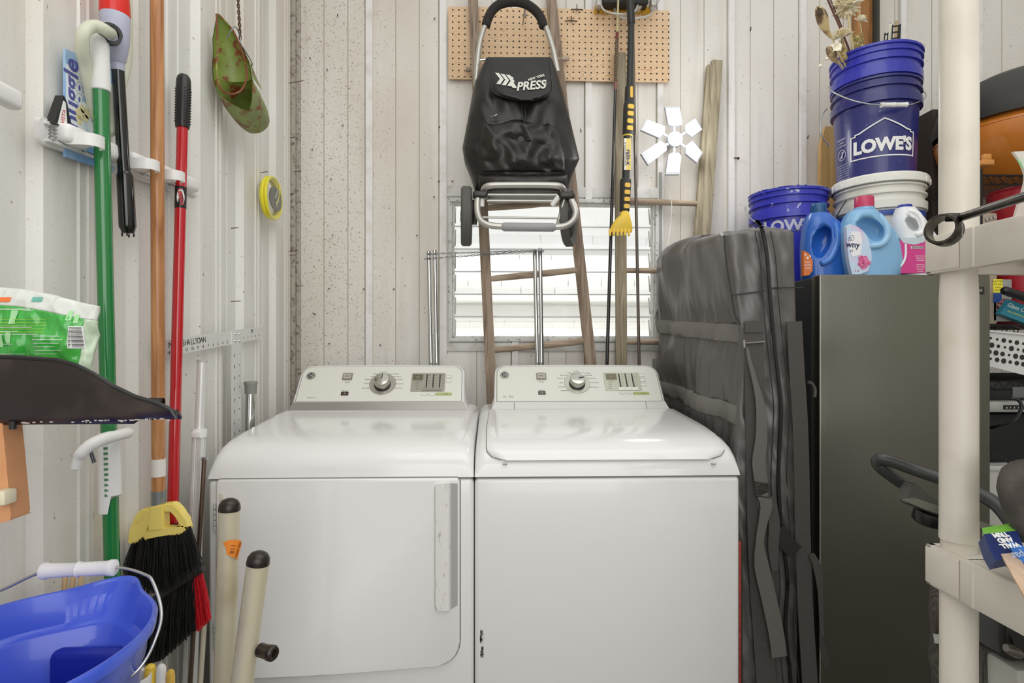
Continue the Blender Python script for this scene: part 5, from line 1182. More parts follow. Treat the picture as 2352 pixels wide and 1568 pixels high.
m = MB(); m.text('NEW YORK', .0118, FT(1232, 178, 18), .0004, bold=.0004); m.text('®', .014, FT(1253, 193, 5), .0004); onflap(m).build('small_lettering', lp_w, fl_, recalc=False)
m = MB()
for k in range(3):
    x0 = 1137+k*12.5; y0 = 167+k*2.2; a_ = lambda x, y: (P(x, y, 2.1).x, P(x, y, 2.1).z)
    m.prism([a_(x0, y0), a_(x0+9, y0+1), a_(x0+20, y0+15), a_(x0+12, y0+27), a_(x0+3, y0+26), a_(x0+11, y0+14)], frame((0, 2.1, 0), (1, 0, 0), (0, 0, 1)), .0005)
m.prism([a_(1172, 174), a_(1180, 179), a_(1176, 186), a_(1171, 181)], frame((0, 2.1, 0), (1, 0, 0), (0, 0, 1)), .0005); m.prism([a_(1173, 196), a_(1180, 190), a_(1188, 203), a_(1178, 202)], frame((0, 2.1, 0), (1, 0, 0), (0, 0, 1)), .0005)
onflap(m).build('logo_arrows', lp_w, fl_, recalc=False)
# pocket and lower panel, zips, cord
def bagpx(px, py, off): y = py; xl = interp(EL, y); xr = interp(ER, y); return bagpt((px-xl)/(xr-xl), (y-132)/314, off)
PO = [(1113, 268), (1105, 300), (1097, 360), (1103, 388), (1112, 394), (1200, 396), (1290, 397), (1301, 390), (1296, 352), (1284, 300), (1262, 286)]
m = MB()
def pocket(u, v):
    yt = 280+6*math.sin(u*9); y = yt+(394-yt)*v; x0 = interp([(268, 1113), (300, 1105), (360, 1097), (396, 1110)], y); x1 = interp([(280, 1256), (300, 1284), (352, 1296), (396, 1298)], y)
    px = x0+(x1-x0)*u; e_ = min(min(u, 1-u)*6, min(v, 1-v)*5, 1); fold = .020*noise.noise(Vector((px*.018+y*.022, y*.008-px*.012, 9)))+.008*noise.noise(Vector((px*.035-y*.04, y*.02+px*.02, 4))); return bagpx(px, y, .003+(.016+fold*1.4)*max(0, e_)**.6)
m.grid(pocket, 44, 30, thick=(0, .012, 0)); m.build('front_pocket', mat('pocket_fabric', '#1f1b18', .38, bump=(220, .25)), tb, ang=70)
m = MB()
def lowp(u, v): y = 402+40*v; px = 1099+(1304-1099)*u; e_ = min(min(u, 1-u)*9, min(v, 1-v)*4, 1); return bagpx(px, min(y, 444), .002+.012*max(0, e_)**.5)
m.grid(lowp, 30, 10, thick=(0, .01, 0)); m.build('lower_panel', mat('panel_fabric', '#2a2522', .45, bump=(220, .25)), tb, ang=70)
m = MB(); m.tube([bagpx(1102+ (1302-1102)*k/24, 397.5+1.2*math.sin(k), .008) for k in range(25)], .0024, 6); m.build('zip', mat('zip_dark', '#0e0d0c', .4), tb)
m = MB(); m.tube(smooth_path([bagpx(x, y, .012) for x, y in ((1197, 236), (1200, 262), (1205, 285), (1210, 305), (1214, 318))], 4), .0016, 6); m.tube(smooth_path([bagpx(x, y, .012) for x, y in ((1201, 238), (1207, 262), (1204, 290), (1212, 310), (1214, 318))], 4), .0016, 6)
m.lathe([(0, .006), (.006, .002), (.006, -.004), (0, -.007)], axisM(bagpx(1213, 320, .016), (0, 0, 1)), 10); m.build('drawcord', BLACK, tb)
c = bagpx(1134, 266, .02); m = MB(); m.tube([c+Vector((-.012, 0, -.003)), c+Vector((.006, -.003, 0))], .0022, 6); m.tube([c+Vector((.004, -.003, 0)), c+Vector((.012, -.004, .004))], .0012, 6); m.build('zip_pull', CHROME, tb)
# frame: handle
YR = YT+.055
hp = lambda x, y, Yv=YR: P(x, y, Yv)
m = MB()
m.tube(smooth_path([hp(1093, 200), hp(1095, 160), hp(1100, 110), hp(1108, 75), hp(1118, 50)], 5), .0105, 14); m.build('handle_tube', tube_m, tb); m = MB()
m.tube(smooth_path([hp(1281, 165), hp(1272, 120), hp(1262, 85), hp(1250, 52)], 5), .0105, 14)
m.build('handle_tube', tube_m, tb)
m = MB(); m.tube(smooth_path([hp(1116, 60), hp(1120, 45), hp(1131, 24), hp(1150, 9), hp(1178, 4), hp(1205, 8), hp(1228, 23), hp(1242, 41), hp(1249, 63)], 6), [.0155]+[.0175]*47+[.0155], 18); m.build('foam_grip', mat('foam_black', '#2b2825', .85), tb)
m = MB(); m.tube([hp(1102, 138, YR-.03), hp(1118, 136, YR-.03)], .004, 8); m.build('side_pin', CHROME, tb)
c = P(1207, 2, YR); m = MB(); m.tube([Vector((c.x, YB, c.z+.012)), c+Vector((0, .02, .012)), c+Vector((0, -.022, .004)), c+Vector((0, -.026, .02))], .0022, 8); tag(m.build('screw_hook', STEEL, loc=c), 'steel wall hook carrying the foam handle of the black trolley', 'hook')
YF = YT-.125
m = MB(); m.tube(smooth_path([P(1109, 444, YF+.02), P(1113, 432, YF), P(1125, 426, YF-.01), P(1160, 424.5, YF-.01), P(1240, 424.5, YF-.01), P(1280, 426, YF-.01), P(1292, 432, YF), P(1297, 446, YF+.02)], 5), .0112, 14); m.build('upper_frame_bar', tube_m, tb)
m = MB(); m.tube(smooth_path([P(1098, 452, YF), P(1096, 470, YF-.01), P(1098, 492, YF-.02), P(1106, 508, YF-.03), P(1125, 517, YF-.035), P(1160, 520, YF-.035), P(1240, 521, YF-.035), P(1290, 520, YF-.035), P(1310, 512, YF-.03), P(1321, 497, YF-.02), P(1321, 480, YF-.01), P(1312, 458, YF)], 5), .0112, 14); m.build('foot_bar', tube_m, tb)
m = MB(); m.tube([P(1152, 519, YF-.035), P(1158, 521, YF-.036), P(1270, 522, YF-.036), P(1276, 520, YF-.035)], [.011, .0155, .0155, .011], 14); m.build('foot_sleeve', mat('sleeve_grey', '#9a9a9c', .5), tb)
for (x0, y0, x1, y1, r_) in ((1120, 447, 1280, 447.5, .0055), (1118, 461, 1270, 462, .0055), (1108, 499, 1282, 501, .004)):
    MB().tube([P(x0, y0, YF+.01), P(x1, y1, YF+.01)], r_, 10).build('cross_bar', tube_m, tb)
MB().tube([P(1107, 455, YF+.005), P(1106, 474, YF+.01)], .010, 12).build('stay', PWHITE, tb)
MB().tube([P(1284, 450, YF-.002), P(1268, 472, YF+.01)], .0095, 12).build('stay', PWHITE, tb)
MB().tube([P(1296, 458, YF+.005), P(1280, 515, YF+.02)], .0055, 10).build('stay', tube_m, tb)
for (x, y, w_) in ((1104, 447, .028), (1302, 449, .030)):
    c = P(x, y, YF); MB().box((c.x-w_, YF-.018, c.z-.014), (c.x+w_*.9, YF+.02, c.z+.012), .009, 3).build('joint', mat('joint_black', '#2a2622', .3), tb)
def wheel(c, axis, rad_, wd, spokes):
    w = MB(); M = axisM(c, axis)
    w.lathe([(rad_*.80, -wd*.30), (rad_*.93, -wd*.46), (rad_, -wd*.3), (rad_, wd*.3), (rad_*.93, wd*.46), (rad_*.80, wd*.30), (rad_*.80, -wd*.30)], M, 48); tyre = w.build('wheel', mat('tyre_grey', '#5a5854', .7), tb)
    w = MB(); w.lathe([(rad_*.70, -wd*.2), (rad_*.81, -wd*.28), (rad_*.81, wd*.28), (rad_*.70, wd*.2), (rad_*.70, -wd*.2)], M, 40)
    w.lathe([(0, -wd*.5), (rad_*.18, -wd*.5), (rad_*.2, 0), (rad_*.18, wd*.5), (0, wd*.5)], M, 20)
    for k in range(6):
        a = R(k*60); w.tube([M @ Vector((rad_*.15*math.cos(a), rad_*.15*math.sin(a), 0)), M @ Vector((rad_*.72*math.cos(a+.25), rad_*.72*math.sin(a+.25), 0))], .0042, 8)
    w.build('rim', mat('rim_grey', '#3c3b39', .4), tyre)
wheel(P(1071, 497, YT-.02), (1, .06, 0), .110, .044, 6)
wheel(P(1306, 500, YT-.02), (.95, -.30, 0), .108, .036, 6)
m = MB(); m.tube([P(1090, 460, YT-.02), P(1090, 516, YT-.02)], .010, 12); m.tube([P(1092, 497, YT-.02), P(1060, 497, YT-.02)], .006, 10); m.build('axle_bracket', mat('joint_black', '#2a2622', .3), tb)
# ------------------------------------------------------------------ right: long black bag between washer and fridge
BF, BB = 1.60, 2.32
gb = thing('storage_bag', 'tall black nylon storage bag with webbing straps standing between washer and fridge', 'bag', (.76, 1.96, 0))
nyl = mat('black_nylon', '#55514f', .40, bump=(260, .12), spec=1.0); web = mat('webbing', '#4b4845', .6, bump=(400, .5)); webl = mat('webbing_worn', '#7b7873', .6, bump=(400, .5))
def xfl(z): return interp([(0, .675), (.9, .680), (1.1, .695), (1.23, .694), (1.36, .672), (1.50, .650), (1.6, .655)], z)
def xfr(z): return interp([(0, .862), (.5, .868), (.8, .872), (1.2, .864), (1.5, .856), (1.6, .852)], z)
def xbl(z): return interp([(0, .70), (.9, .70), (.97, .664), (1.6, .655)], z)
bands = [(1.27, 1.225), (1.032, .993)]
def bagring(z, n=120):
    z = max(0, z); pts = []
    cs4 = [Vector((xfl(z), BF, 0)), Vector((xfr(z), BF+.01, 0)), Vector((.845, BB, 0)), Vector((xbl(z), BB, 0))]
    segn = [(0, 1, 36), (1, 2, 24), (2, 3, 10), (3, 0, 110)]
    for a, b, k in segn:
        A, B = cs4[a], cs4[b]; d = (B-A); nrm = Vector((d.y, -d.x, 0)).normalized()
        for i in range(k):
            f = i/k; e_ = min(f, 1-f)*d.length; rr = .022; rnd = rr-math.sqrt(max(0, rr*rr-(rr-e_)**2)) if e_ < rr else 0
            p = A+d*f-nrm*rnd*.6
            if a == 3:     # big left face: diagonal folds gathered at the bands
                zz = z; g = 0
                for bl, brr in bands:
                    zb = bl+(brr-bl)*f; dz = abs(z-zb); g += .010*math.exp(-(max(0, dz-.03)/.05)**2)*(1 if dz > .02 else .6)
                w_ = .034*noise.noise(Vector((p.y*4.0+z*2.6, z*1.7-p.y, 1.7)))+.020*noise.noise(Vector((p.y*9-z*4.5, z*2.6, 6.1)))+.003*noise.noise(Vector((p.y*22+z*4, z*6, 2.1)))
                gat = sum(math.exp(-(max(0, abs(z-(bl+(brr-bl)*f))-.026)/.07)) * (abs(z-(bl+(brr-bl)*f)) > .024) for bl, brr in bands)
                w_ += gat*.006*noise.noise(Vector((p.y*45, z*5, 7.7)))*1.6
                amp = min(1, e_/.05); p = p+nrm*(w_*amp-g)
            elif a == 0:
                w_ = .010*noise.noise(Vector((p.x*24, z*6, 3.3)))+.006*noise.noise(Vector((p.x*40+z*12, z*16, 8.8)))
                lo = 1.5 if z < 1.1 else 1; p = p+nrm*(w_*lo*min(1, e_/.02)+.010*math.sin(math.pi*f))
            else: p = p+nrm*.008*noise.noise(Vector((p.y*8, z*5, 2)))
            pts.append(Vector((p.x, p.y, z)))
    return pts
def ztop(p): return 1.535+.06*(p.y-BF)/.7-.035*max(0, 1-((p-Vector((xfl(1.5), BF, p.z))).length/.09))
rings = []; K = 170
for k in range(K+1):
    z = 1.50*k/K; rings.append(bagring(z))
base = bagring(1.50); cen = Vector((.757, 1.96, 0))
for s_, zf in ((.0, .35), (.012, .65), (.03, .85), (.055, 1.0)):
    r_ = []
    for p in base:
        zt = ztop(p); q = p.copy(); dx = cen.x-p.x; dy = cen.y-p.y
        q.x += max(-s_, min(s_, dx)) ; q.y += max(-s_, min(s_, dy)); q.z = 1.50+(zt-1.50)*zf; r_.append(q)
    rings.append(r_)
m = MB(); m.loft(rings, cap=False)
# close the top
last = rings[-1]; cv = [Vector((p.x*.3+cen.x*.7, p.y*.6+cen.y*.4, p.z+.004)) for p in last]
m.loft([last, cv]); m.build('body', nyl, gb, ang=75)
def bs(pts, wd, mt, name, t=.003, Yc=BF-.010, wv=None, off=None):
    c = [P(x, y, Yc+(off[i] if off else 0)) for i, (x, y) in enumerate(pts)]
    m = MB(); ws = wd if isinstance(wd, list) else [wd]*len(pts)
    if len(pts) > 2: 
        cs = smooth_path(c, 5); wl = []
        for i in range(len(cs)): wl.append(interp([(j*5, ws[j]) for j in range(len(ws))], i))
    else: cs = c; wl = ws
    V = []
    for i, p in enumerate(cs):
        d = (cs[min(i+1, len(cs)-1)]-cs[max(i-1, 0)]).normalized(); sd = d.cross(Vector((0, 1, 0))).normalized(); V.append(sd*wl[i]*(BF/F))
    m.strap(cs, V, t); return m.build(name, mt, gb)
bs([(1731, 752), (1733, 850), (1735, 960), (1737, 1100), (1742, 1300), (1760, 1568), (1775, 1800)], 46, web, 'vertical_strap', Yc=BF-.014)
bs([(1824, 738), (1830, 850), (1837, 960), (1841, 1080), (1843, 1200), (1850, 1400), (1860, 1568), (1870, 1800)], 36, web, 'vertical_strap', Yc=BF-.013)
# bands on the left face follow its surface
for (bl, brr) in bands:
    def bp(u, v, o_=.0): 
        f = .03+u*.94; zb = bl+(brr-bl)*f; z = zb+(v-.5)*.052; r_ = bagring(z); i = 70+f*110; i0 = int(i); i1 = min(i0+1, 179); p = r_[i0].lerp(r_[i1], i-i0); return Vector((p.x-.007-o_, p.y, z))
    m = MB(); m.grid(lambda u, v: bp(u, v), 50, 4, thick=(.004, 0, 0)); m.build('side_band', webl, gb, ang=60)
zpts = [(1737, 507), (1750, 530), (1761, 590), (1768, 680), (1775, 760), (1785, 850), (1793, 930), (1791, 1000), (1787, 1100), (1793, 1200), (1806, 1310), (1807, 1360), (1803, 1430), (1808, 1500), (1815, 1568), (1825, 1800)]
zp = smooth_path([P(x, y, BF-.0145) for x, y in zpts], 8); m = MB(); m.tube(zp, .0042, 8)
for i in range(0, len(zp)-1):
    for f in (0, .25, .5, .75): c = zp[i].lerp(zp[i+1], f); m.box((c.x-.0045, c.y-.0055, c.z-.0012), (c.x+.0045, c.y-.002, c.z+.0012))
m.build('zip', mat('zip_black', '#1c1b1a', .35), gb)
for dx in (-16, 20): bs([(x+dx, y) for x, y in zpts[1:]], 1.6, mat('seam_dark', '#2b2928', .6), 'seam', Yc=BF-.0125, t=.002)
bs([(1663, 540), (1668, 600), (1680, 675), (1688, 720), (1700, 745)], 3, mat('seam_dark', '#2b2928', .6), 'seam', Yc=BF-.006)
bs([(1682, 678), (1757, 668)], [3, 3], mat('seam_dark', '#2b2928', .6), 'seam', Yc=BF-.012); bs([(1775, 661), (1845, 660)], [3, 3], mat('seam_dark', '#2b2928', .6), 'seam', Yc=BF-.010)
bs([(1711, 750), (1752, 750)], [26, 26], web, 'strap_end', Yc=BF-.018); m = MB(); c = P(1710, 790, BF-.02); m.tube([P(1709, 780, BF-.022), P(1710, 798, BF-.022)], .0035, 8); m.tube([P(1710, 788, BF-.020), P(1756, 785, BF-.020)], .0028, 8); m.build('strap_buckle', mat('buckle_grey', '#8b8880', .3, .5), gb)
bs([(1716, 798), (1722, 830), (1735, 880), (1746, 930), (1749, 1000), (1743, 1060), (1749, 1112)], [6, 8, 12, 20, 27, 31, 31], mat('webbing_strap', '#676460', .6, bump=(400, .5)), 'loose_strap', Yc=BF-.030)
m = MB()
for y in (1107, 1122, 1137): m.tube([P(1733+(y-1107)*.12, y, BF-.034), P(1766, y+5, BF-.034)], .0028, 8)
m.tube([P(1765, 1108, BF-.034), P(1767, 1142, BF-.034)], .0032, 8); m.tube([P(1734, 1105, BF-.034), P(1738, 1138, BF-.034)], .0032, 8); m.build('slide_buckle', mat('buckle_dark', '#3a3835', .35), gb)
bs([(1752, 1135), (1760, 1160), (1752, 1200), (1745, 1245), (1749, 1300), (1765, 1370), (1782, 1450), (1790, 1508)], [28, 28, 20, 18, 34, 35, 35, 35], mat('webbing_strap', '#676460', .6), 'loose_strap', Yc=BF-.034)
bs([(1770, 1140), (1778, 1200), (1776, 1260), (1780, 1310)], [20, 26, 24, 14], web, 'loose_strap', Yc=BF-.026)
bs([(1786, 1215), (1806, 1245), (1828, 1268)], [34, 36, 36], mat('webbing_dark', '#252321', .6), 'cross_strap', Yc=BF-.024)
bs([(1864, 1272), (1878, 1305), (1884, 1360), (1886, 1420), (1888, 1462)], [12, 20, 12, 9, 10], web, 'side_strap', Yc=BF-.02)
m = MB(); m.loft([[P(1881+dx, 1460+dy, BF-.02+o_) for dx, dy in ((0, 0), (8, -4), (14, 24), (24, 52), (21, 68), (12, 72), (5, 50))] for o_ in (0, .010)]); m.build('clip_buckle', mat('clip_black', '#45433f', .3), gb)
m = MB(); m.tube(smooth_path([P(1856, 877, BF-.005), P(1866, 882, BF-.005), P(1872, 895, BF-.005), P(1871, 912, BF-.005)], 4), .0045, 8); m.build('side_loop', web, gb)
# a red edged board between washer and bag
m = MB(); a_ = P(1704, 1236, 1.53); m.box((WSX1+.002, 1.515, 0), (WSX1+.013, 1.75, a_.z), .001); ob = m.build('board', mat('board_dark', '#2c2624', .6), None, loc=(WSX1+.007, 1.6, 0)); tag(ob, 'thin dark board with red stitched edge squeezed between washer and black bag', 'board')
m = MB(); m.box((WSX1+.0025, 1.5125, .01), (WSX1+.0085, 1.5155, a_.z-.001), .001); ORG['board'] = Vector((WSX1+.007, 1.6, 0)); m.build('red_edge', mat('red_edge', '#a63a2c', .6, var=('#5e1f18', 300, .5, .6)), ob)

# ------------------------------------------------------------------ on top of the fridge
def cupM(x, y, z): return Matrix.Translation((x, y, z))
def pailprof(z0, h, rb, rt, lip=True):
    p = [(rb-.01, z0), (rb, z0+.004)]
    body = rt-.008
    def r_(z): return rb+(body-rb)*(z-z0)/h
    p += [(r_(z0+h*.70), z0+h*.70), (r_(z0+h*.70)+.011, z0+h*.705), (r_(z0+h*.71)+.011, z0+h*.78), (r_(z0+h*.79)+.002, z0+h*.785), (r_(z0+h*.84), z0+h*.84), (r_(z0+h*.84)+.009, z0+h*.845), (r_(z0+h*.86)+.009, z0+h*.86), (r_(z0+h*.865), z0+h*.865), (r_(z0+h*.915), z0+h*.915), (r_(z0+h*.92)+.008, z0+h*.92), (r_(z0+h*.935)+.008, z0+h*.935), (r_(z0+h*.94), z0+h*.94), (body, z0+h*.97), (rt, z0+h*.975), (rt, z0+h-.002), (rt-.002, z0+h), (rt-.006, z0+h), (rt-.007, z0+h-.01), (rb-.004, z0+.006), (0, z0+.006)]
    return p
blu = mat('pail_blue', '#2c31a6', .28, coat=.3, var=('#3338b4', 6, .4, .7), bump=(15, .05))
bluP = mat('pail_blue_splashed', '#3035b4', .35, coat=.2, var=('#cfd0de', 42, .66, .70)); bluShade = mat('pail_blue_shaded_splashed', '#22256f', .3, coat=.3, var=('#a9abcf', 60, .69, .73))  # logo pail's blue is darkened: its shade is put into the colour
# white bucket
wbc = (P(2018, 500, 2.10).x, 2.10); z_w = FTZ; h_w = .382
wk = thing('bucket', 'white lidded five-gallon bucket on the fridge under the blue pails', 'bucket', (wbc[0], wbc[1], z_w))
MB().lathe(pailprof(z_w, h_w-.012, .131, .149), cupM(wbc[0], wbc[1], 0), 64).build('pail', mat('pail_white', '#e3e2d8', .4, var=('#c9c7ba', 12, .5, .8)), wk, ang=30)
m = MB(); zl_ = z_w+h_w; m.lathe([(0, zl_-.012), (.135, zl_-.012), (.139, zl_-.001), (.152, zl_), (.156, zl_-.006), (.157, zl_-.030), (.152, zl_-.032)], cupM(*wbc, 0), 64)
for k in range(16):
    a = R(k*22.5+8); c = Vector((wbc[0]+.157*math.cos(a), wbc[1]+.157*math.sin(a), zl_-.022)); m.box((-.004, -.010, -.003), (.004, .010, .0015), .001, M=frame(c, (-math.sin(a), math.cos(a), 0), (0, 0, 1)))
m.build('lid', mat('lid_white', '#e9e8df', .4), wk, ang=30)
MB().lathe([(.1428, z_w+.235), (.1432, z_w+.238), (.1440, z_w+.252), (.1436, z_w+.253)], cupM(*wbc, 0), 64).build('blue_band', mat('band_blue', '#2b4c9e', .4), wk)
# stacked blue pails
zb0 = zl_-.010
bxy = (P(2010, 300, 2.10).x, 2.10)
def pail(label, z0, h, mt, loc, rb=.130, rt=.1500):
    t = thing('bucket', label, 'bucket', (loc[0], loc[1], z0)); MB().lathe(pailprof(z0, h, rb, rt), cupM(*loc, 0), 72).build('pail', mt, t, ang=30); return t
Z_TOP = P(2010, 135, 2.10).z
HP = .372
lowp_ = pail("blue pail printed with a white house-shaped logo, on the white bucket lid", zb0, HP, bluShade, bxy, .126, .1470)
up_ = pail('plain blue pail holding dried flowers, nested inside the pail with the logo', zb0+.092, HP, blu, bxy, .131-.009, .1500)
ZU = zb0+.092+HP
def wrap(m, c, r0, ang0, slope=0, zref=0):
    """flat art in x (arc length), z=height, y=-offset wrapped round a pail of radius r0+slope*(z-zref)"""
    def g(v):
        r_ = r0+slope*(v.z-zref); a = ang0+v.x/r_; rr = r_-v.y; return Vector((c[0]+rr*math.cos(a), c[1]+rr*math.sin(a), v.z))
    return m.map(g)
def dens(m, L_=.008):
    xs = [v.co.x for v in m.bm.verts]
    x = min(xs)
    while x < max(xs):
        bmesh.ops.bisect_plane(m.bm, geom=m.bm.verts[:]+m.bm.edges[:]+m.bm.faces[:], plane_co=(x, 0, 0), plane_no=(1, 0, 0)); x += L_
    return m
F2 = frame((0, 0, 0), (1, 0, 0), (0, 0, 1))
view_a = math.atan2(0-bxy[1], 0-bxy[0])  # direction from pail to camera
SL = (.139-.126)/(HP*.70); RB0 = .1262
def pz(y): return P(2030, y, bxy[1]-.12).z
la = view_a+R(12)
m = MB()
z_a, z_b = pz(358), pz(305); zc_ = pz(328)
def outl(k, g):
    W_ = .108-g
    return [(-W_, z_a+g), (W_, z_a+g), (W_, z_b-g*.8+.004), (W_*.86, z_b-g*.8+.004), (W_*.86, z_b+.011-g), (W_*.72, z_b+.013-g), (0, z_b+.052-g*1.2), (-W_*.72, z_b+.013-g), (-W_*.86, z_b+.011-g), (-W_*.86, z_b-g*.8+.004), (-W_, z_b-g*.8+.004)]
o1, o2 = outl(0, 0), outl(0, .0042)
for i in range(len(o1)):
    j = (i+1) % len(o1); m.prism([o1[i], o1[j], o2[j], o2[i]], F2, .0006)
dens(m); wrap(m, bxy, RB0, la, SL, zb0).build('logo_frame', PRINTW, lowp_, recalc=False)
m = MB(); m.text("LOWE'S", .060, frame((0, 0, zc_-.006), (1, 0, 0), (0, 0, 1)), .0004, bold=.0030, sx=.93); dens(m); wrap(m, bxy, RB0, la, SL, zb0).build('logo_lettering', PRINTW, lowp_, recalc=False)
m = MB(); la2 = view_a-R(52)
for k, s_ in enumerate(('! WARNING', '! AVISO', '! ATTENTION')): m.text(s_, .0085, frame((0, 0, pz(297)-.012*k), (1, 0, 0), (0, 0, 1)), .0003)
m.prism([(.0, 0), (.001, 0), (.001, .001), (0, .001)], frame((0, 0, pz(300)), (1, 0, 0), (0, 0, 1)), .0004)
zc2 = pz(334); mm_ = frame((0, 0, zc2), (1, 0, 0), (0, 0, 1))
for k in range(24):
    a, b = R(k*15), R(k*15+15); m.prism([(.020*math.cos(a), .020*math.sin(a)), (.020*math.cos(b), .020*math.sin(b)), (.0178*math.cos(b), .0178*math.sin(b)), (.0178*math.cos(a), .0178*math.sin(a))], mm_, .0004)
m.prism([(-.013, -.012), (-.011, -.014), (.014, .011), (.012, .013)], mm_, .0004)
m.prism([(.004*math.cos(R(k*30))+.004, .004*math.sin(R(k*30))+.008) for k in range(12)], mm_, .0004); m.prism([(-.006, -.011), (.002, -.012), (.006, .003), (.001, .005)], mm_, .0004)
for k in range(9): m.text('keep children away from pail', .0050, frame((0, 0, pz(358)-.0085*k), (1, 0, 0), (0, 0, 1)), .0003)
dens(m); wrap(m, bxy, RB0, la2, SL, zb0).build('warning_lettering', mat('warn_print', '#c9cbe0', .5), lowp_, recalc=False)
# handles
hm_ = mat('pail_wire', '#a9acae', .3, .8)
hpts = [(1903, 200, 2.02), (1915, 212, 1.99), (1950, 228, 1.955), (1990, 238, 1.94), (2024, 241, 1.935), (2082, 241, 1.94), (2105, 236, 1.96), (2124, 226, 2.03), (2126, 215, 2.10), (2117, 206, 2.12)]
m = MB(); m.tube(smooth_path([P(*q) for q in hpts], 6), .0024, 8); m.build('handle_wire', hm_, up_)
m = MB(); a_, b_ = P(2024, 241, 1.933), P(2083, 240.5, 1.936); m.tube([a_, a_+(b_-a_)*.05, a_+(b_-a_)*.08, a_+(b_-a_)*.48, a_+(b_-a_)*.5, a_+(b_-a_)*.52, a_+(b_-a_)*.92, a_+(b_-a_)*.95, b_], [.0088, .0088, .0078, .0078, .0090, .0078, .0078, .0088, .0088], 16); m.build('handle_grip', PWHITE, up_)
m = MB(); m.tube(smooth_path([P(1899, 250, 2.05), P(1888, 265, 2.03), P(1885, 290, 2.02), P(1888, 312, 2.02), P(1905, 336, 2.03)], 6), .0024, 8); m.build('handle_wire', hm_, lowp_)
# low paint-splashed pail
lpx = P(1810, 440, 2.24).x
lp3 = pail('paint-splashed blue pail on the fridge behind the black bag and blue bottle', FTZ, .370, bluP, (lpx, 2.24), .122, .1450)
m = MB(); m.lathe([(.1450, FTZ+.3695), (.1460, FTZ+.372), (.1415, FTZ+.372), (.139, FTZ+.368)], cupM(lpx, 2.24, 0), 72); m.build('crusted_rim', mat('crust', '#c4c4cc', .8, var=('#3a3fae', 60, .45, .55)), lp3)
va3 = math.atan2(-2.24, -lpx); m = MB(); m.text("LOWE'S", .06, frame((0, 0, FTZ+.225), (1, 0, 0), (0, 0, 1)), .0004, bold=.002); dens(m); wrap(m, (lpx, 2.24), .122, va3+R(6), SL, FTZ).build('logo_lettering', mat('warn_print', '#c9cbe0', .5), lp3, recalc=False)
m = MB(); m.tube(smooth_path([P(1712, 475, 2.15), P(1716, 492, 2.10), P(1745, 515, 2.06), P(1810, 530, 2.05), P(1890, 515, 2.06), P(1922, 490, 2.12), P(1930, 470, 2.17)], 6), .0022, 8); m.build('handle_wire', hm_, lp3)
m = MB(); m.tube(smooth_path([P(1921, 500, 2.04), P(1931, 480, 2.03), P(1944, 460, 2.03)], 5), .0022, 8); m.build('handle_wire', BLACK, lp3)
# planks and sticks behind the pails
a_ = P(1893, 410, 2.36); m = MB(); m.prism([(P(x, y, 2.40).x, P(x, y, 2.40).z) for x, y in ((1876, 430), (1886, 330), (1896, 290), (1960, 290), (1960, 430))], frame((0, 2.40, 0), (1, 0, 0), (0, 0, 1)), 0, -.02)
m.map(lambda v: Vector((v.x, v.y, v.z if v.z > 1.86 else FTZ)))
tag(m.build('wooden_board', wood('pine_board', '#dfb981', '#c39858', 'Z', 8, .5), loc=(1.2, 2.41, FTZ)), 'golden pine board standing behind the blue pails', 'board')
c0 = P(1968, 0, 2.43).x; c1 = P(2003, 0, 2.43).x
struct(MB().box((c0, 2.425, 0), (c1, YB-.0005, ZT), .003).build('trim_5', wood('post_wood', '#b07c44', '#7d5228', 'Z', 7, .6)))
struct(MB().box((c1+.001, 2.40, 0), (c1+.014, YB-.0005, ZT), .001).build('trim_6', mat('gap_shade', '#3c3a33', .8)))  # solid dark strip, paints in the shade of the gap beside the post
def stick(nm, lab, cat, poly, Y, mt, d=.006, ladder_=None, grp=None):
    m = MB(); m.prism([(P(x, y, Y).x, P(x, y, Y).z) for x, y in poly], frame((0, Y, 0), (1, 0, 0), (0, 0, 1)), 0, -d); c = P(poly[0][0], poly[0][1], Y)
    o = m.build(nm, mt, loc=c); return tag(o, lab, cat, grp)
for nm, lab, px0, px1, yt, slant in (('slotted_bracket', 'short black slotted steel strip standing in the blue pail, left of the white stick', 2034, 2039, 76, 5), ('slotted_bracket', 'larger black slotted steel strip standing in the blue pail, right of the white stick', 2052, 2064, 57, -9)):
    m = MB(); Yc = 2.13 if px0 < 2040 else 2.12
    def col(x0, x1):
        m.prism([(P(x, y, Yc).x, P(x, y, Yc).z) for x, y in ((x0, yt), (x1, yt-3), (x1-8, 190), (x0-8, 190))], frame((0, Yc, 0), (1, 0, 0), (0, 0, 1)), 0, -.003)
    col(px0-2, px0); col(px1, px1+ (2 if px0 < 2040 else 6))
    for k in range(9): yy = yt+2+k*14; m.prism([(P(x, y, Yc).x, P(x, y, Yc).z) for x, y in ((px0-1-(yy-yt)*.06, yy), (px1+1-(yy-yt)*.06, yy-2), (px1+1-(yy-yt)*.06, yy+1), (px0-1-(yy-yt)*.06, yy+3))], frame((0, Yc, 0), (1, 0, 0), (0, 0, 1)), 0, -.003)
    tag(m.build(nm, BLACK, loc=P(px0, 150, Yc)), lab, 'bracket')
m = MB(); m.tube([P(2046, 57, 2.14), P(2042, 190, 2.14)], .0085, 16); tag(m.build('white_pipe', mat('pipe_offwhite', '#dddccb', .4), loc=P(2042, 180, 2.14)), 'off-white plastic pipe standing in the blue pail', 'pipe')
m = MB(); m.tube([P(2060, 49, 2.17), P(2052, 190, 2.17)], .006, 12); tag(m.build('wooden_dowel', wood('dowel', '#c8b48d', '#a28d66', 'Z', 9), loc=P(2056, 180, 2.17)), 'thin wooden dowel behind the black strips in the blue pail', 'stick')
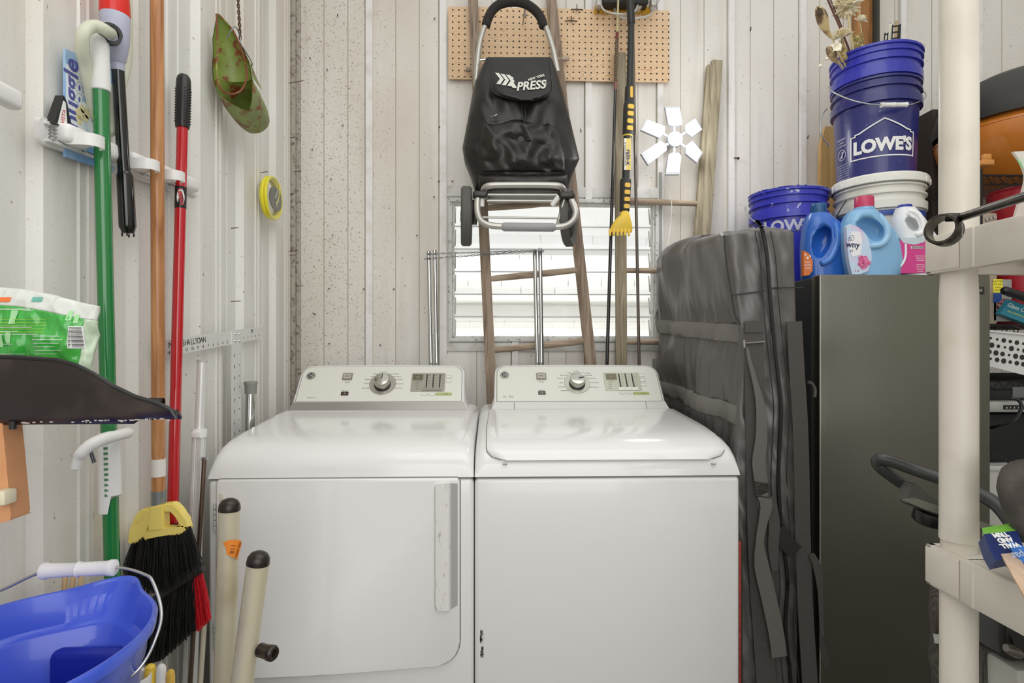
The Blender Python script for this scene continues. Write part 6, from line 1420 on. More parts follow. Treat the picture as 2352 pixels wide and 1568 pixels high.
stick('wooden_block', 'yellow pine offcut lying at the back of the blue pail top', 'board', ((1990, 128), (1999, 110), (2040, 117), (2042, 190), (1990, 190)), 2.12, wood('pine_offcut', '#d9b264', '#c39a4e', 'X', 8, .5), .03)
# dried flowers: stems, pods and heads
cream = mat('dried_cream', '#efe6c9', .7, var=('#c4ae80', 40, .5, .72)); creamw = mat('dried_white', '#f6f0dc', .7); strawm = mat('dried_stem', '#d3c394', .7); podm = mat('pod_brown', '#c9b182', .6, var=('#6d543a', 26, .45, .6)); drk = mat('dark_stem', '#5f3a2e', .6)
def stem(m, pts, r_): m.tube(smooth_path([P(*q) for q in pts], 5), r_, 7)
def petals(m, c, ax_, n, L0, up, wd, rows=3, jit=.2, seed=0):
    random.seed(seed); ax_ = Vector(ax_).normalized(); s1 = ax_.orthogonal().normalized(); s2 = ax_.cross(s1)
    for r_ in range(rows):
        for k in range(n):
            a = 2*math.pi*(k+.5*r_)/n+random.uniform(-jit, jit); dirv = (s1*math.cos(a)+s2*math.sin(a)); tlt = up+(r_*.35)+random.uniform(-.15, .15); d = (dirv*math.cos(tlt)+ax_*math.sin(tlt)).normalized(); L_ = L0*(1-.2*r_)*random.uniform(.8, 1.1)
            sd = d.cross(ax_).normalized(); b0 = c+ax_*.002*r_
            m.loft([[b0+sd*wd*.3, b0-ax_*wd*.2, b0-sd*wd*.3, b0+ax_*wd*.2], [b0+d*L_*.6+sd*wd*.55, b0+d*L_*.6-ax_*wd*.25, b0+d*L_*.6-sd*wd*.55, b0+d*L_*.6+ax_*wd*.2], [b0+d*L_+ax_*wd*.25+sd*.0004, b0+d*L_+ax_*wd*.22, b0+d*L_+ax_*wd*.25-sd*.0004, b0+d*L_+ax_*wd*.3]])
def flower(lab, stempts, r_, build, nm='dried_flower'):
    t = thing(nm, lab, 'dried flower', P(*stempts[-1])); m = MB(); stem(m, stempts, r_); m.build('stem', strawm if 'dark' not in lab else drk, t); build(t); return t
def up(stempts): a, b = P(*stempts[0]), P(*stempts[1]); return (a-b).normalized()
s1_ = [(1948, 30, 2.05), (1954, 80, 2.06), (1965, 150, 2.08), (1972, 250, 2.10)]
def f1(t):
    c = P(1944, 10, 2.05); m = MB(); petals(m, c+Vector((0, 0, .004)), (-.1, -.35, .5), 26, .056, .0, .017, 6, .2, 1); petals(m, c-Vector((0, 0, .014)), (-.1, -.35, -.5), 22, .052, -.2, .012, 4, .2, 2); m.build('flower_head', cream, t)
    m = MB(); petals(m, c+Vector((-.002, -.006, .016)), (0, -.5, .6), 14, .022, .7, .008, 3, .3, 3); m.build('flower_centre', mat('dried_dark_centre', '#8d7552', .7), t)
flower('large ruffled cream dried flower head, topmost in the blue pail', s1_, .0042, f1)
s2_ = [(1933, 80, 2.03), (1945, 130, 2.06), (1965, 200, 2.10)]
def f2(t): c = P(1933, 82, 2.03); m = MB(); petals(m, c, (-.25, -.3, .8), 24, .042, -.05, .014, 6, .2, 5); m.build('flower_head', cream, t)
flower('smaller ruffled cream dried flower under the large one', s2_, .0032, f2)
s3_ = [(1975, 38, 2.06), (1979, 80, 2.07), (1986, 170, 2.09)]
def f3(t): c = P(1977, 46, 2.06); m = MB(); petals(m, c, (.1, -.5, .7), 20, .024, .0, .010, 4, .2, 6); m.build('flower_head', creamw, t)
flower('small flat white dried flower on a thin stem, right of the large head', [(1971, -20, 2.06)]+s3_, .0018, f3)
def pod(t, p0, p1, r_, nm='seed_pod', mt=None):
    a, b = P(*p0), P(*p1); d = b-a; m = MB(); sd = d.cross(Vector((0, 1, 0))).normalized(); fw = sd.cross(d).normalized()
    prof_ = [(0, .05), (.06, .5), (.2, .9), (.4, 1), (.62, .75), (.8, .42), (.93, .2), (1, .05)]
    rings = []
    for f, k in prof_: rings.append([a+d*f+(sd*math.cos(R(j*20))*r_*k+fw*math.sin(R(j*20))*r_*k*.8*(1-.25*(j % 2)))+sd*(.12*r_*math.sin(f*7)) for j in range(18)])
    m.loft(rings); return m.build(nm, mt or podm, t)
t = flower('tall open brown seed pod leaning left out of the blue pail', [(1893, 45, 2.02), (1903, 66, 2.02), (1918, 102, 2.04), (1960, 190, 2.10)], .0026, lambda t: pod(t, (1876, 14, 2.00), (1908, 90, 2.03), .021), 'dried_pod')
m = MB(); a_ = P(1880, 22, 1.985); m.loft([[P(x, y, 1.982+o_) for x, y in ((1874, 30), (1878, 15), (1888, 20), (1893, 34), (1886, 32))] for o_ in (0, .004)]); m.build('pod_opening', mat('pod_dark', '#4b3d2a', .8), t)
flower('low brown seed pod drooping over the blue pail rim', [(1905, 120, 2.02), (1925, 140, 2.05), (1962, 190, 2.10)], .0024, lambda t: pod(t, (1899, 108, 2.00), (1927, 148, 2.03), .017), 'dried_pod')
def f6(t):
    c = P(1916, 112, 2.01); m = MB()
    for k in range(5):
        a = k*1.256+.4; d = Vector((math.cos(a), -.5, math.sin(a)*.8)).normalized(); s_ = d.cross(Vector((0, 1, 0))).normalized()
        m.grid(lambda u, v: c+d*(.026*v)+s_*(u-.5)*.022*math.sin(math.pi*min(.95, v+.12))+Vector((0, -.01*math.sin(v*3), 0)), 5, 6, thick=(0, .0012, 0))
    m.build('flower_head', creamw, t)
flower('white petalled dried flower low at the left pail rim', [(1916, 112, 2.01), (1932, 135, 2.04), (1965, 190, 2.10)], .002, f6)
for lab, pp_ in (('fuzzy golden cone-shaped dried head, left of the thick stem', ((1925, 100, 2.05), (1948, 150, 2.07))), ('fuzzy golden cone-shaped dried head, right of the thick stem', ((1970, 80, 2.07), (1976, 132, 2.09)))):
    t = thing('dried_cone', lab, 'dried flower', P(*pp_[1])); a, b = P(*pp_[0]), P(*pp_[1]); d = (b-a); m = MB(); random.seed(8)
    m.tube([a, a+d*.15, a+d*.6, b], [.004, .012, .014, .010], 12)
    for k in range(150):
        f = random.random(); an = random.uniform(0, 6.28); s1 = d.orthogonal().normalized(); s2 = d.normalized().cross(s1); o_ = (s1*math.cos(an)+s2*math.sin(an)); p0 = a+d*f+o_*.011; m.tube([p0, p0+o_*.006-d.normalized()*.006, p0+o_*.005-d.normalized()*.013], [.0014, .0012, .0005], 4)
    m.build('head', mat('cone_gold', '#a8935c', .7, var=('#d9c88f', 60, .5, .6)), t); m = MB(); m.tube([b, P(1975, 190, 2.11)], .003, 7); m.build('stem', strawm, t)
t = thing('dried_branch', 'long dark reddish dried stem crossing behind the flowers', 'dried flower', P(1950, 180, 2.09)); m = MB(); stem(m, [(1890, -30, 2.05), (1908, 15, 2.06), (1930, 65, 2.07), (1955, 130, 2.09), (1965, 190, 2.10)], .0038); stem(m, [(1897, -30, 2.05), (1914, 15, 2.06), (1934, 62, 2.07)], .0022); m.build('stem', drk, t)
t = thing('dried_bud', 'tiny round dried buds on curved stems over the left pail rim', 'dried flower', P(1930, 150, 2.05)); m = MB(); stem(m, [(1884, 150, 2.00), (1890, 140, 2.00), (1898, 132, 2.01), (1912, 130, 2.02), (1935, 160, 2.06)], .0013); m.build('stem', strawm, t)
for q_ in ((1884, 151, 2.0, .0062), (1899, 135, 2.005, .006)):
    m = MB(); m.lathe([(0, q_[3]), (q_[3]*.8, q_[3]*.6), (q_[3], 0), (q_[3]*.8, -q_[3]*.6), (0, -q_[3])], Matrix.Translation(P(*q_[:3])), 12); m.build('bud', creamw, t)
t = thing('dried_burr', 'small spiky cream burr at the pail rim under the thin white flower', 'dried flower', P(1989, 140, 2.07)); m = MB(); c = P(1989, 113, 2.07); petals(m, c, (.3, -.6, .6), 10, .011, .3, .003, 4, .5, 9); m.build('burr', creamw, t); m = MB(); m.tube([c, P(1988, 190, 2.08)], .0015, 6); m.build('stem', strawm, t)

# ------------------------------------------------------------------ bottles on the fridge
def ovring(cx, cy, z, a, b, n=36, p=2.6, rot=0):
    out = []
    for k in range(n):
        t = 2*math.pi*k/n; c, s = math.cos(t), math.sin(t); x = a*math.copysign(abs(c)**(2/p), c); y = b*math.copysign(abs(s)**(2/p), s)
        out.append(Vector((cx+x*math.cos(rot)-y*math.sin(rot), cy+x*math.sin(rot)+y*math.cos(rot), z)))
    return out
def body_from(edges, Y, dep, name, mt, t, rot=0.0, hole=None):
    """edges: (py, xl, xr) silhouettes at depth Y"""
    rings = []
    for py, xl, xr in edges:
        a = P(xl, py, Y); b = P(xr, py, Y); c = (a+b)/2; hw_ = (b-a).length/2; rings.append(ovring(c.x, Y, c.z, hw_, min(dep, hw_*.9), rot=rot))
    m = MB(); m.loft(rings); return m.build(name, mt, t, ang=60)
YBt = 1.945
zfl = FTZ
def fixb(e): return e
def clampz(o): 
    for v in o.data.vertices:
        if v.co.z+ORG[o.name].z < zfl: v.co.z = zfl-ORG[o.name].z
def recess(o, poly, Yc, dep):
    m = MB(); poly = [(q.x, q.y) for q in smooth_path([(x, y, 0) for x, y in poly+poly[:1]], 5)][:-1]
    cx = sum(p[0] for p in poly)/len(poly); cy = sum(p[1] for p in poly)/len(poly); rg_ = []
    for Yv, s_ in ((Yc-dep-.03, 1.12), (Yc-dep+.004, 1.08), (Yc-dep+.02, .98), (Yc-dep+.036, .80), (Yc-dep+.044, .45)):
        rg_.append([P(cx+(x-cx)*s_, cy+(y-cy)*s_, Yv) for x, y in poly])
    m.loft(rg_); carve(o, m)
    for p in o.data.polygons: p.use_smooth = True
    for e_ in o.data.edges: pass
# deep blue detergent
t = thing('detergent_bottle', 'royal blue detergent jug with dark blue cap, left of the three bottles', 'bottle', P(1900, 640, YBt)); t.location.z = zfl; ORG[t.name] = Vector(t.location)
dbl = mat('jug_blue', '#2c66c0', .25, coat=.3)
o = body_from([(646, 1846, 1948), (640, 1843, 1951), (600, 1842, 1957), (560, 1842, 1954), (530, 1846, 1940), (512, 1850, 1920), (500, 1853, 1908), (492, 1857, 1903)], YBt, .052, 'body', dbl, t); clampz(o); recess(o, [(1866, 548), (1876, 530), (1894, 522), (1906, 530), (1908, 552), (1900, 574), (1886, 590), (1874, 590), (1864, 572)], YBt, .052)
m = MB(); m.tube(smooth_path([P(1896, 503, YBt-.02), P(1912, 510, YBt-.035), P(1922, 535, YBt-.045), P(1920, 565, YBt-.048), P(1905, 595, YBt-.05), P(1884, 606, YBt-.048)], 5), [.008]+[.0115]*24+[.007], 12); m.build('handle', mat('jug_blue_handle', '#4a80d2', .2, coat=.4), t)
c = P(1880, 498, YBt); m = MB(); m.lathe([(.027, 0), (.029, .003), (.029, .012), (.024, .014), (.0245, .040), (.022, .044), (0, .044)], Matrix.Translation(c), 40)
for k in range(30): a = R(k*12); m.box((-.0007, -.0006, 0), (.0007, .0009, .022), M=frame(c+Vector((.0248*math.cos(a), .0248*math.sin(a), .016)), (-math.sin(a), math.cos(a), 0), (0, 0, 1)) @ Matrix.Rotation(R(-90), 4, 'X'))
m.build('cap', mat('cap_navy', '#245a8d', .3), t)
m = MB(); m.prism([(P(x, y, 1.890).x, P(x, y, 1.890).z) for x, y in ((1846, 575), (1858, 582), (1867, 600), (1866, 622), (1858, 632), (1846, 633))], frame((0, 1.8905, 0), (1, 0, 0), (0, 0, 1)), .001, -.015); lb_ = m.build('label', mat('label_orange', '#e0793a', .4), t)
m = MB(); 
for k, s_ in enumerate(('COLD', 'WATER', 'CLEAN')): m.text(s_, .0085, frame(P(1855, 602+k*7, 1.8888), (1, 0, 0), (0, 0, 1)), .0002, sx=.8)
m.build('label_lettering', PRINTW, lb_)
m = MB()
for (x, y, r_) in ((1855, 592, .004), (1861, 588, .003), (1850, 585, .003)): m.prism([(r_*math.cos(R(k*40)), r_*math.sin(R(k*40))) for k in range(9)], frame(P(x, y, 1.8888), (1, 0, 0), (0, 0, 1)), .0003)
m.build('label_bubbles', PRINTW, lb_)
# light blue softener
YB2 = 1.885
t = thing('softener_bottle', 'light blue fabric softener jug with pink cap and rose label, middle of three', 'bottle', P(2000, 640, YB2)); t.location.z = zfl; ORG[t.name] = Vector(t.location)
lbm = mat('jug_light_blue', '#86b9e0', .25, coat=.3)
o = body_from([(640, 1950, 2050), (632, 1944, 2062), (600, 1938, 2069), (565, 1933, 2064), (535, 1932, 2052), (512, 1936, 2030), (495, 1944, 2015), (484, 1953, 2006)], YB2, .048, 'body', lbm, t); clampz(o); recess(o, [(1966, 512), (1982, 502), (2004, 504), (2022, 516), (2028, 532), (2022, 548), (2008, 552), (1996, 545), (1984, 530), (1970, 522)], YB2, .048)
m = MB(); m.tube(smooth_path([P(1998, 486, YB2-.02), P(2020, 497, YB2-.034), P(2036, 520, YB2-.046), P(2037, 545, YB2-.05), P(2022, 562, YB2-.05), P(1996, 566, YB2-.045)], 5), [.008]+[.0105]*24+[.006], 12); m.build('handle', mat('jug_light_handle', '#9bc8ea', .2, coat=.4), t)
c = P(1985, 486, YB2); m = MB(); m.lathe([(.030, -.002), (.032, .002), (.031, .012), (0, .012)], Matrix.Translation(c), 36); m.build('neck', lbm, t)
m = MB(); m.lathe([(.029, .012), (.029, .016), (.0285, .045), (.027, .048), (0, .049)], Matrix.Translation(c), 40)
m.build('cap', mat('cap_pink', '#c63c62', .3), t)
def onsurf(poly, Yf, nm, mt, par, off=.001, bk=.012): return MB().prism([(P(x, y, Yf).x, P(x, y, Yf).z) for x, y in poly], frame((0, Yf, 0), (1, 0, 0), (0, 0, 1)), off, -bk).build(nm, mt, par)
Yl = YB2-.0485
lb_ = onsurf([(1944, 520), (1952, 514), (1972, 522), (1990, 540), (2000, 565), (2002, 595), (1994, 622), (1975, 630), (1957, 630), (1950, 600), (1945, 560)], Yl, 'label', mat('label_softener', '#c9dcf2', .35, var=('#f0a9d0', 11, .45, .65)), t, bk=.016)
onsurf([(1952, 540), (1960, 531), (1975, 533), (1980, 550), (1976, 585), (1958, 590), (1950, 570)], Yl-.0008, 'label_oval', mat('label_pale', '#f2f1f4', .4), lb_)
m = MB(); m.text('wny', .027, frame(P(1959, 562, Yl-.0022), (1, 0, 0), (0, 0, 1)) @ Matrix.Rotation(R(-3), 4, 'Z'), .0003, bold=.0005); m.text('FT', .010, frame(P(1956, 577, Yl-.0022), (1, 0, 0), (0, 0, 1)), .0003)
m.tube([P(1952+4*math.cos(R(k*20)), 549+4*math.sin(R(k*20)), Yl-.0024) for k in range(18)], .0005, 5, closed=True); m.tube([P(1957+5*math.cos(R(k*20)), 546+6*math.sin(R(k*20)), Yl-.0024) for k in range(18)], .0005, 5, closed=True)
m.build('label_lettering', mat('navy_print', '#1f2a5c', .4), lb_)
m = MB(); rc = P(1984, 601, Yl-.0015); random.seed(1)
for k in range(16):
    a = k*2.4; rr = .004+k*.0011; pc = rc+Vector((math.cos(a)*rr*.8, -.0002*(16-k), math.sin(a)*rr*.8)); m.prism([(.0075*math.cos(R(j*40+a*30))*(.6+.05*k), .006*math.sin(R(j*40+a*30))*(.6+.05*k)) for j in range(9)], frame(pc, (1, 0, 0), (0, 0, 1)), .0004)
m.build('rose_print', mat('rose_pink', '#e57fae', .5, var=('#c8447f', 120, .45, .6)), lb_)
m = MB(); m.text('v  a', .010, frame(P(1968, 621, Yl-.0022), (1, 0, 0), (0, 0, 1)), .0003); m.build('label_marks', mat('label_red', '#c8202a', .4), lb_)
# white jug
YB3 = 1.90
t = thing('bleach_bottle', 'white jug with dark blue cap and bright pink label, right of the three bottles', 'bottle', P(2090, 640, YB3)); t.location.z = zfl; ORG[t.name] = Vector(t.location)
o = body_from([(640, 2062, 2145), (633, 2060, 2147), (590, 2057, 2149), (548, 2055, 2146), (525, 2051, 2128), (505, 2053, 2116), (488, 2058, 2104), (478, 2061, 2098)], YB3, .047, 'body', mat('jug_white', '#e9ebec', .35), t); clampz(o); recess(o, [(2078, 506), (2086, 498), (2098, 502), (2108, 514), (2108, 526), (2098, 530), (2086, 522)], YB3, .047)
m = MB(); m.tube(smooth_path([P(2086, 484, YB3-.025), P(2106, 490, YB3-.038), P(2119, 512, YB3-.045), P(2118, 532, YB3-.047), P(2102, 540, YB3-.045)], 5), [.007]+[.0095]*19+[.006], 12); m.build('handle', mat('jug_white_handle', '#f3f4f4', .3), t)
c = P(2078, 484, YB3); m = MB(); m.lathe([(.0205, 0), (.0215, .002), (.0215, .016), (.020, .019), (0, .019)], Matrix.Translation(c), 36); m.build('cap', mat('cap_dark_blue', '#27389a', .3), t)
Yl = YB3-.0475
lb_ = onsurf([(2064, 553), (2125, 549), (2146, 550), (2148, 626), (2066, 628)], Yl, 'label', mat('label_pink', '#d8428f', .4), t, bk=.02)
onsurf([(2066, 546), (2128, 545), (2122, 556), (2100, 562), (2075, 558)], Yl-.0008, 'label_wave', mat('label_pale_blue', '#c9d8df', .4), lb_)
bc2 = onsurf([(2092, 565), (2121, 565), (2121, 571), (2092, 571)], Yl-.0010, 'barcode', PRINTW, lb_)
m = MB()
for k in range(14): x = 2093+k*2; m.prism([(P(x_, y_, Yl).x, P(x_, y_, Yl).z) for x_, y_ in ((x, 565.5), (x+1, 565.5), (x+1, 570.5), (x, 570.5))], frame((0, Yl-.0022, 0), (1, 0, 0), (0, 0, 1)), .0003)
m.build('barcode_bars', INK, bc2)
m = MB()
for k, s_ in enumerate(('KEEP OUT OF', 'REACH OF', 'CHILDREN', '', 'WARNING', 'EYE & SKIN', 'IRRITANT', 'see label')): m.text(s_, .0055, frame(P(2114, 588+k*5, Yl-.0016), (1, 0, 0), (0, 0, 1)), .0002)
m.build('label_lettering', PRINTW, lb_)
m = MB(); m.tube(smooth_path([P(2080, 560, Yl-.002), P(2080, 585, Yl-.002), P(2076, 600, Yl-.002), P(2068, 612, Yl-.002)], 4), .0035, 8); m.build('splash_print', mat('splash_print', '#eef2f4', .3), lb_)

# ------------------------------------------------------------------ beige plastic shelving, right foreground
bei = mat('beige_plastic', '#dcd6ca', .42, coat=.1, var=('#c9c1b1', 9, .5, .8))
sh = thing('shelving_unit', 'beige plastic shelving unit with thick round posts at the right edge', 'shelving', (.95, .70, 0))
pc = Vector((P(2202, 700, .91).x, .91, 0))
m = MB()
def postring(z, r_): return [(pc.x+r_*(1+(.02 if k % 6 == 0 else 0))*math.cos(R(k*10)), pc.y+r_*math.sin(R(k*10)), z) for k in range(36)]
prf = [(0, .0245), (.80, .0258), (.8055, .0245), (.882, .0245), (.8821, .0268), (.92, .0262), (1.27, .0262), (1.31, .0245), (1.366, .0245), (1.3665, .0268), (1.42, .0268), (2.1, .0262)]
m.loft([postring(z, r_) for z, r_ in prf]); m.build('post', bei, sh)
for px_, py_ in ((1.32, .91), (.757, -.05), (1.32, -.05)):
    MB().tube([(px_, py_, 0), (px_, py_, 2.0)], .0258, 24).build('post', bei, sh)
XS0 = .700; YS1 = .940
def shelf(z0, z1):
    m = MB(); x0 = P(2125, 600, YS1).x
    m.box((x0, -.10, z0), (x0+.014, YS1, z1), .003); m.box((x0, YS1-.014, z0), (1.36, YS1, z1), .003); m.box((1.346, -.10, z0), (1.36, YS1, z1), .003); m.box((x0, -.10, z0), (1.36, -.086, z1), .003)
    m.box((x0+.09, -.09, z1-.016), (1.35, YS1-.06, z1-.010), .001); m.box((x0+.012, YS1-.075, z1-.006), (1.35, YS1-.012, z1-.001), .001); m.box((x0+.012, -.09, z1-.006), (x0+.045, YS1-.07, z1-.001), .001)
    for k in range(12): m.box((x0+.05+k*.105, -.09, z0+.012), (x0+.056+k*.105, YS1-.02, z1-.012))
    o = m.build('shelf', bei, sh)
    # raised corner plate and its outline
    MB().box((x0-.0010, YS1-.070, z0+.004), (x0+.002, YS1-.001, z1-.004), .001).build('corner_plate', bei, o)
    m = MB(); m.box((x0-.0006, YS1-.0715, z0+.003), (x0-.0001, YS1-.0702, z1-.003)); m.build('seam_line', mat('seam_brown', '#b7a993', .6), o)
    m = MB(); m.box((x0-.0012, YS1-.098, z0+.001), (x0+.002, YS1-.092, z1-.001), .0008); m.build('rib', bei, o)
    return x0
zu0, zu1 = P(2128, 632, YS1).z, P(2126, 546, YS1).z; zl0, zl1 = P(2132, 1338, YS1).z, P(2133, 1246, YS1).z
xs_u = shelf(zu0, zu1); xs_l = shelf(zl0, zl1)
# ring ended black tool on the upper shelf
rg = thing('ring_tool', 'black metal rod with round ring end resting across the upper beige shelf corner', 'tool', P(2169, 530, .82))
c = P(2168, 529, .84); ra_ = Vector((-.86, -.50, .10)).normalized()
gun = mat('gunmetal', '#3a3632', .28, .7, var=('#5d554b', 40, .5, .7))
m = MB(); m.lathe([(.0185, -.012), (.0215, -.012), (.0228, -.010), (.0228, .010), (.0215, .012), (.0185, .012), (.0185, -.012)], axisM(c, ra_), 40); m.build('ring', gun, rg)
m = MB(); m.tube([c+Vector((.006, .004, .020)), P(2210, 498, .83), P(2352, 452, .66), P(2500, 405, .56)], [.0065, .0062, .0058, .0056], 12); m.build('rod', gun, rg)
m = MB(); m.text('WALTHER', .0055, frame(c+Vector((.50, -.86, 0)).normalized()*.0231, (0, 0, -1), ra_*-1), .0002); m.build('stamped_lettering', LGREY, rg)
# stroller handle standing behind the post
st = thing('stroller', 'black and grey stroller handlebar with grey bracket reaching from behind the beige post', 'stroller', P(2150, 1150, 1.25))
blk = mat('stroller_black', '#3a3c3b', .35)
m = MB(); m.tube(smooth_path([P(2075, 1111, 1.22), P(2050, 1094, 1.22), P(2024, 1074, 1.22), P(2016, 1062, 1.22), P(2022, 1054, 1.21), P(2045, 1058, 1.20), P(2100, 1078, 1.18), P(2170, 1102, 1.14), P(2250, 1135, 1.08), P(2290, 1160, 1.05), P(2320, 1195, 1.02), P(2345, 1240, 1.0)], 6), .0128, 16); m.build('handlebar', blk, st)
m = MB(); m.tube([P(2070, 1109, 1.22), P(2084, 1120, 1.22)], .0105, 14); m.build('joint_tube', mat('tube_silver', '#b5b0a4', .3, .6), st)
m = MB(); br_ = [(2080, 1106), (2088, 1102), (2094, 1108), (2120, 1132), (2150, 1152), (2175, 1162), (2180, 1190), (2130, 1175), (2082, 1158), (2070, 1150), (2069, 1140), (2076, 1120)]
m.prism([(P(x, y, 1.20).x, P(x, y, 1.20).z) for x, y in br_], frame((0, 1.20, 0), (1, 0, 0), (0, 0, 1)), .018, -.012)
bmesh.ops.bevel(m.bm, geom=[e_ for e_ in m.bm.edges], offset=.003, segments=2, affect='EDGES'); m.build('bracket', mat('stroller_bracket', '#5b5a54', .4), st)
m = MB(); m.prism([(P(x, y, 1.18).x, P(x, y, 1.18).z) for x, y in ((2072, 1148), (2100, 1142), (2180, 1170), (2330, 1225), (2335, 1240), (2180, 1188), (2120, 1168))], frame((0, 1.178, 0), (1, 0, 0), (0, 0, 1)), .006, -.006); m.build('side_bar', mat('stroller_grey', '#8b8d80', .4, .3), st)
c = P(2136, 1183, 1.2); m = MB(); m.lathe([(0, .010), (.029, .010), (.031, .004), (.031, -.012), (.028, -.016), (0, -.016)], axisM(c, (0.1, -.25, 1)), 32); m.build('dial', mat('dial_black', '#232221', .3), st)
MB().tube([P(2210, 1160, 1.14), P(2206, 1568, 1.14), Vector((P(2206, 1568, 1.14).x, 1.14, .06))], .011, 12).build('leg', blk, st); MB().tube([P(2200, 1185, 1.19), P(2200, 1568, 1.20), Vector((P(2200, 1568, 1.20).x, 1.20, .06))], .011, 12).build('leg', blk, st)
for x_, y_ in ((P(2206, 1568, 1.14).x+.02, 1.14), (P(2200, 1568, 1.20).x+.02, 1.27)):
    w_ = MB(); w_.lathe([(0, -.012), (.05, -.012), (.058, -.008), (.058, .008), (.05, .012), (0, .012)], axisM((x_, y_, .058), (1, 0, 0)), 28); w_.build('wheel', BLACKM, st)
# things on the lower beige shelf
fb = thing('fabric_pouch', 'dark grey felt pouch at the right picture edge above the lower beige shelf', 'pouch', P(2345, 1180, .80))
m = MB(); rings = []
for y, x0 in ((1062, 2346), (1066, 2330), (1080, 2313), (1100, 2302), (1125, 2299), (1150, 2304), (1180, 2312), (1210, 2330), (1235, 2345), (1246, 2352)):
    a = P(x0, y, .80); b = P(x0+150, y, .80); c = (a+b)/2; hw_ = (b-a).length/2; rings.append([Vector((c.x+hw_*math.cos(R(k*15)), .80+.03*math.sin(R(k*15))+.003*noise.noise(Vector((k*.6, y*.03, 0))), c.z)) for k in range(24)])
m.loft(rings); m.build('pouch', mat('felt_grey', '#4a4440', .9, var=('#5d5751', 30, .4, .7), bump=(120, .6)), fb)
ch = thing('paint_roller_pack', 'green and navy paint roller cover pack with upside-down white lettering on the lower shelf', 'pack', P(2300, 1260, .80))
def qd(m, pts, d0=.0, d1=.004):
    V = [P(*q) for q in pts]; n_ = (V[1]-V[0]).cross(V[2]-V[0]).normalized(); m.loft([[v+n_*d0 for v in V], [v+n_*d1 for v in V]]); return m
q1 = [(2256, 1212, .82), (2328, 1200, .82), (2338, 1218, .80), (2260, 1226, .80)]; q2 = [(2260, 1226, .80), (2338, 1218, .80), (2356, 1272, .77), (2287, 1288, .77), (2272, 1262, .785)]
m = MB(); qd(m, q1, 0, .02); m.build('green_end', mat('pack_green', '#7ac143', .35), ch)
m = MB(); qd(m, q2, 0, .02); nb_o = m.build('navy_front', mat('pack_navy', '#24336b', .35), ch)
nv = (P(*q2[1])-P(*q2[0])).cross(P(*q2[2])-P(*q2[0])).normalized(); nv = nv if nv.dot(CO-P(*q2[0])) > 0 else -nv
def PN(px, py, off): r_ = ray(px, py); p0 = P(*q2[0])+nv*off; return CO+r_*((p0-CO).dot(nv)/r_.dot(nv))
ex_ = (P(*q2[0])-P(*q2[1])).normalized(); ey_ = -(P(*q2[3])-P(*q2[1])).normalized()*-1
offn = .0215
for s_, x, y, sz in (('WALL', 2309, 1244, .014), ('AND', 2309, 1236, .014), ('TRIM', 2307, 1229, .014)):
    pass
m = MB(); MT2 = frame(PN(2308, 1240, .0212), ex_, nv.cross(ex_))
if MT2.col[2].xyz.dot(nv) < 0: MT2 = MT2 @ Matrix.Rotation(R(180), 4, 'X')
for k, s_ in enumerate(('WALL', 'AND', 'TRIM')): m.text(s_, .0095, MT2 @ Matrix.Translation((.0, -.0085*(k-1), .0004)), .0003, bold=.0004)
m.build('pack_lettering', PRINTW, nb_o)
m = MB(); m.text('valspar', .015, MT2 @ Matrix.Translation((-.010, .024, .0004)), .0003, bold=.0002); m.build('brand_lettering', mat('pack_light', '#aab2cf', .4), nb_o)
n1 = (P(*q1[1])-P(*q1[0])).cross(P(*q1[2])-P(*q1[0])).normalized(); o1_ = .0204 if n1.dot(CO-P(*q1[0])) > 0 else -.0004; n1f = n1 if o1_ > 0 else -n1
p1_ = P(2308, 1213, .81); p1_ = p1_-n1*((p1_-P(*q1[0])).dot(n1))+n1*o1_; e1 = (P(*q1[0])-P(*q1[1])).normalized()
m = MB(); m.text('1.5 in', .0075, frame(p1_, e1, n1f.cross(e1)), .0003); m.build('size_lettering', PRINTW, ch)
pb_ = thing('paint_stirrer', 'pale flat wooden paint stirrer leaning over the lower beige shelf edge', 'stirrer', P(2330, 1330, .74))
m = MB(); qd(m, [(2297, 1268, .78), (2330, 1262, .78), (2400, 1370, .70), (2352, 1368, .70)], 0, .003); m.build('stick', wood('stirrer_wood', '#dfc4ab', '#c9a888', 'Y', 8, .6), pb_)
sp_ = thing('spatula', 'bright blue plastic spatula blade beside the paint roller pack', 'spatula', P(2340, 1260, .76))
m = MB(); qd(m, [(2312, 1247, .775), (2322, 1242, .775), (2370, 1262, .75), (2370, 1300, .75), (2345, 1288, .76)], 0, .004); m.build('blade', mat('blade_blue', '#4286e0', .3), sp_)
# pouch and red pail on the upper shelf
m = MB(); m.grid(lambda u, v: P(interp([(0, 2328), (.15, 2336), (.4, 2345), (.75, 2341), (1, 2340)], v)+u*110, 348+v*150-u*6*(1-v), .80)+Vector((0, -.008*math.sin(v*4), 0)), 10, 16, thick=(0, .004, 0))
cp_ = thing('clear_bag', 'clear plastic bag with green header at the right edge above the upper shelf', 'bag', P(2350, 500, .80)); m.build('bag', mat('clear_bag', '#dddcd4', .2, alpha=.55), cp_)
m = MB(); m.grid(lambda u, v: P(interp([(0, 2336), (1, 2346)], v)+u*100, 366+v*22-u*6, .797), 6, 4, thick=(0, -.001, 0)); m.build('green_header', mat('header_green', '#8ed08a', .4), cp_)

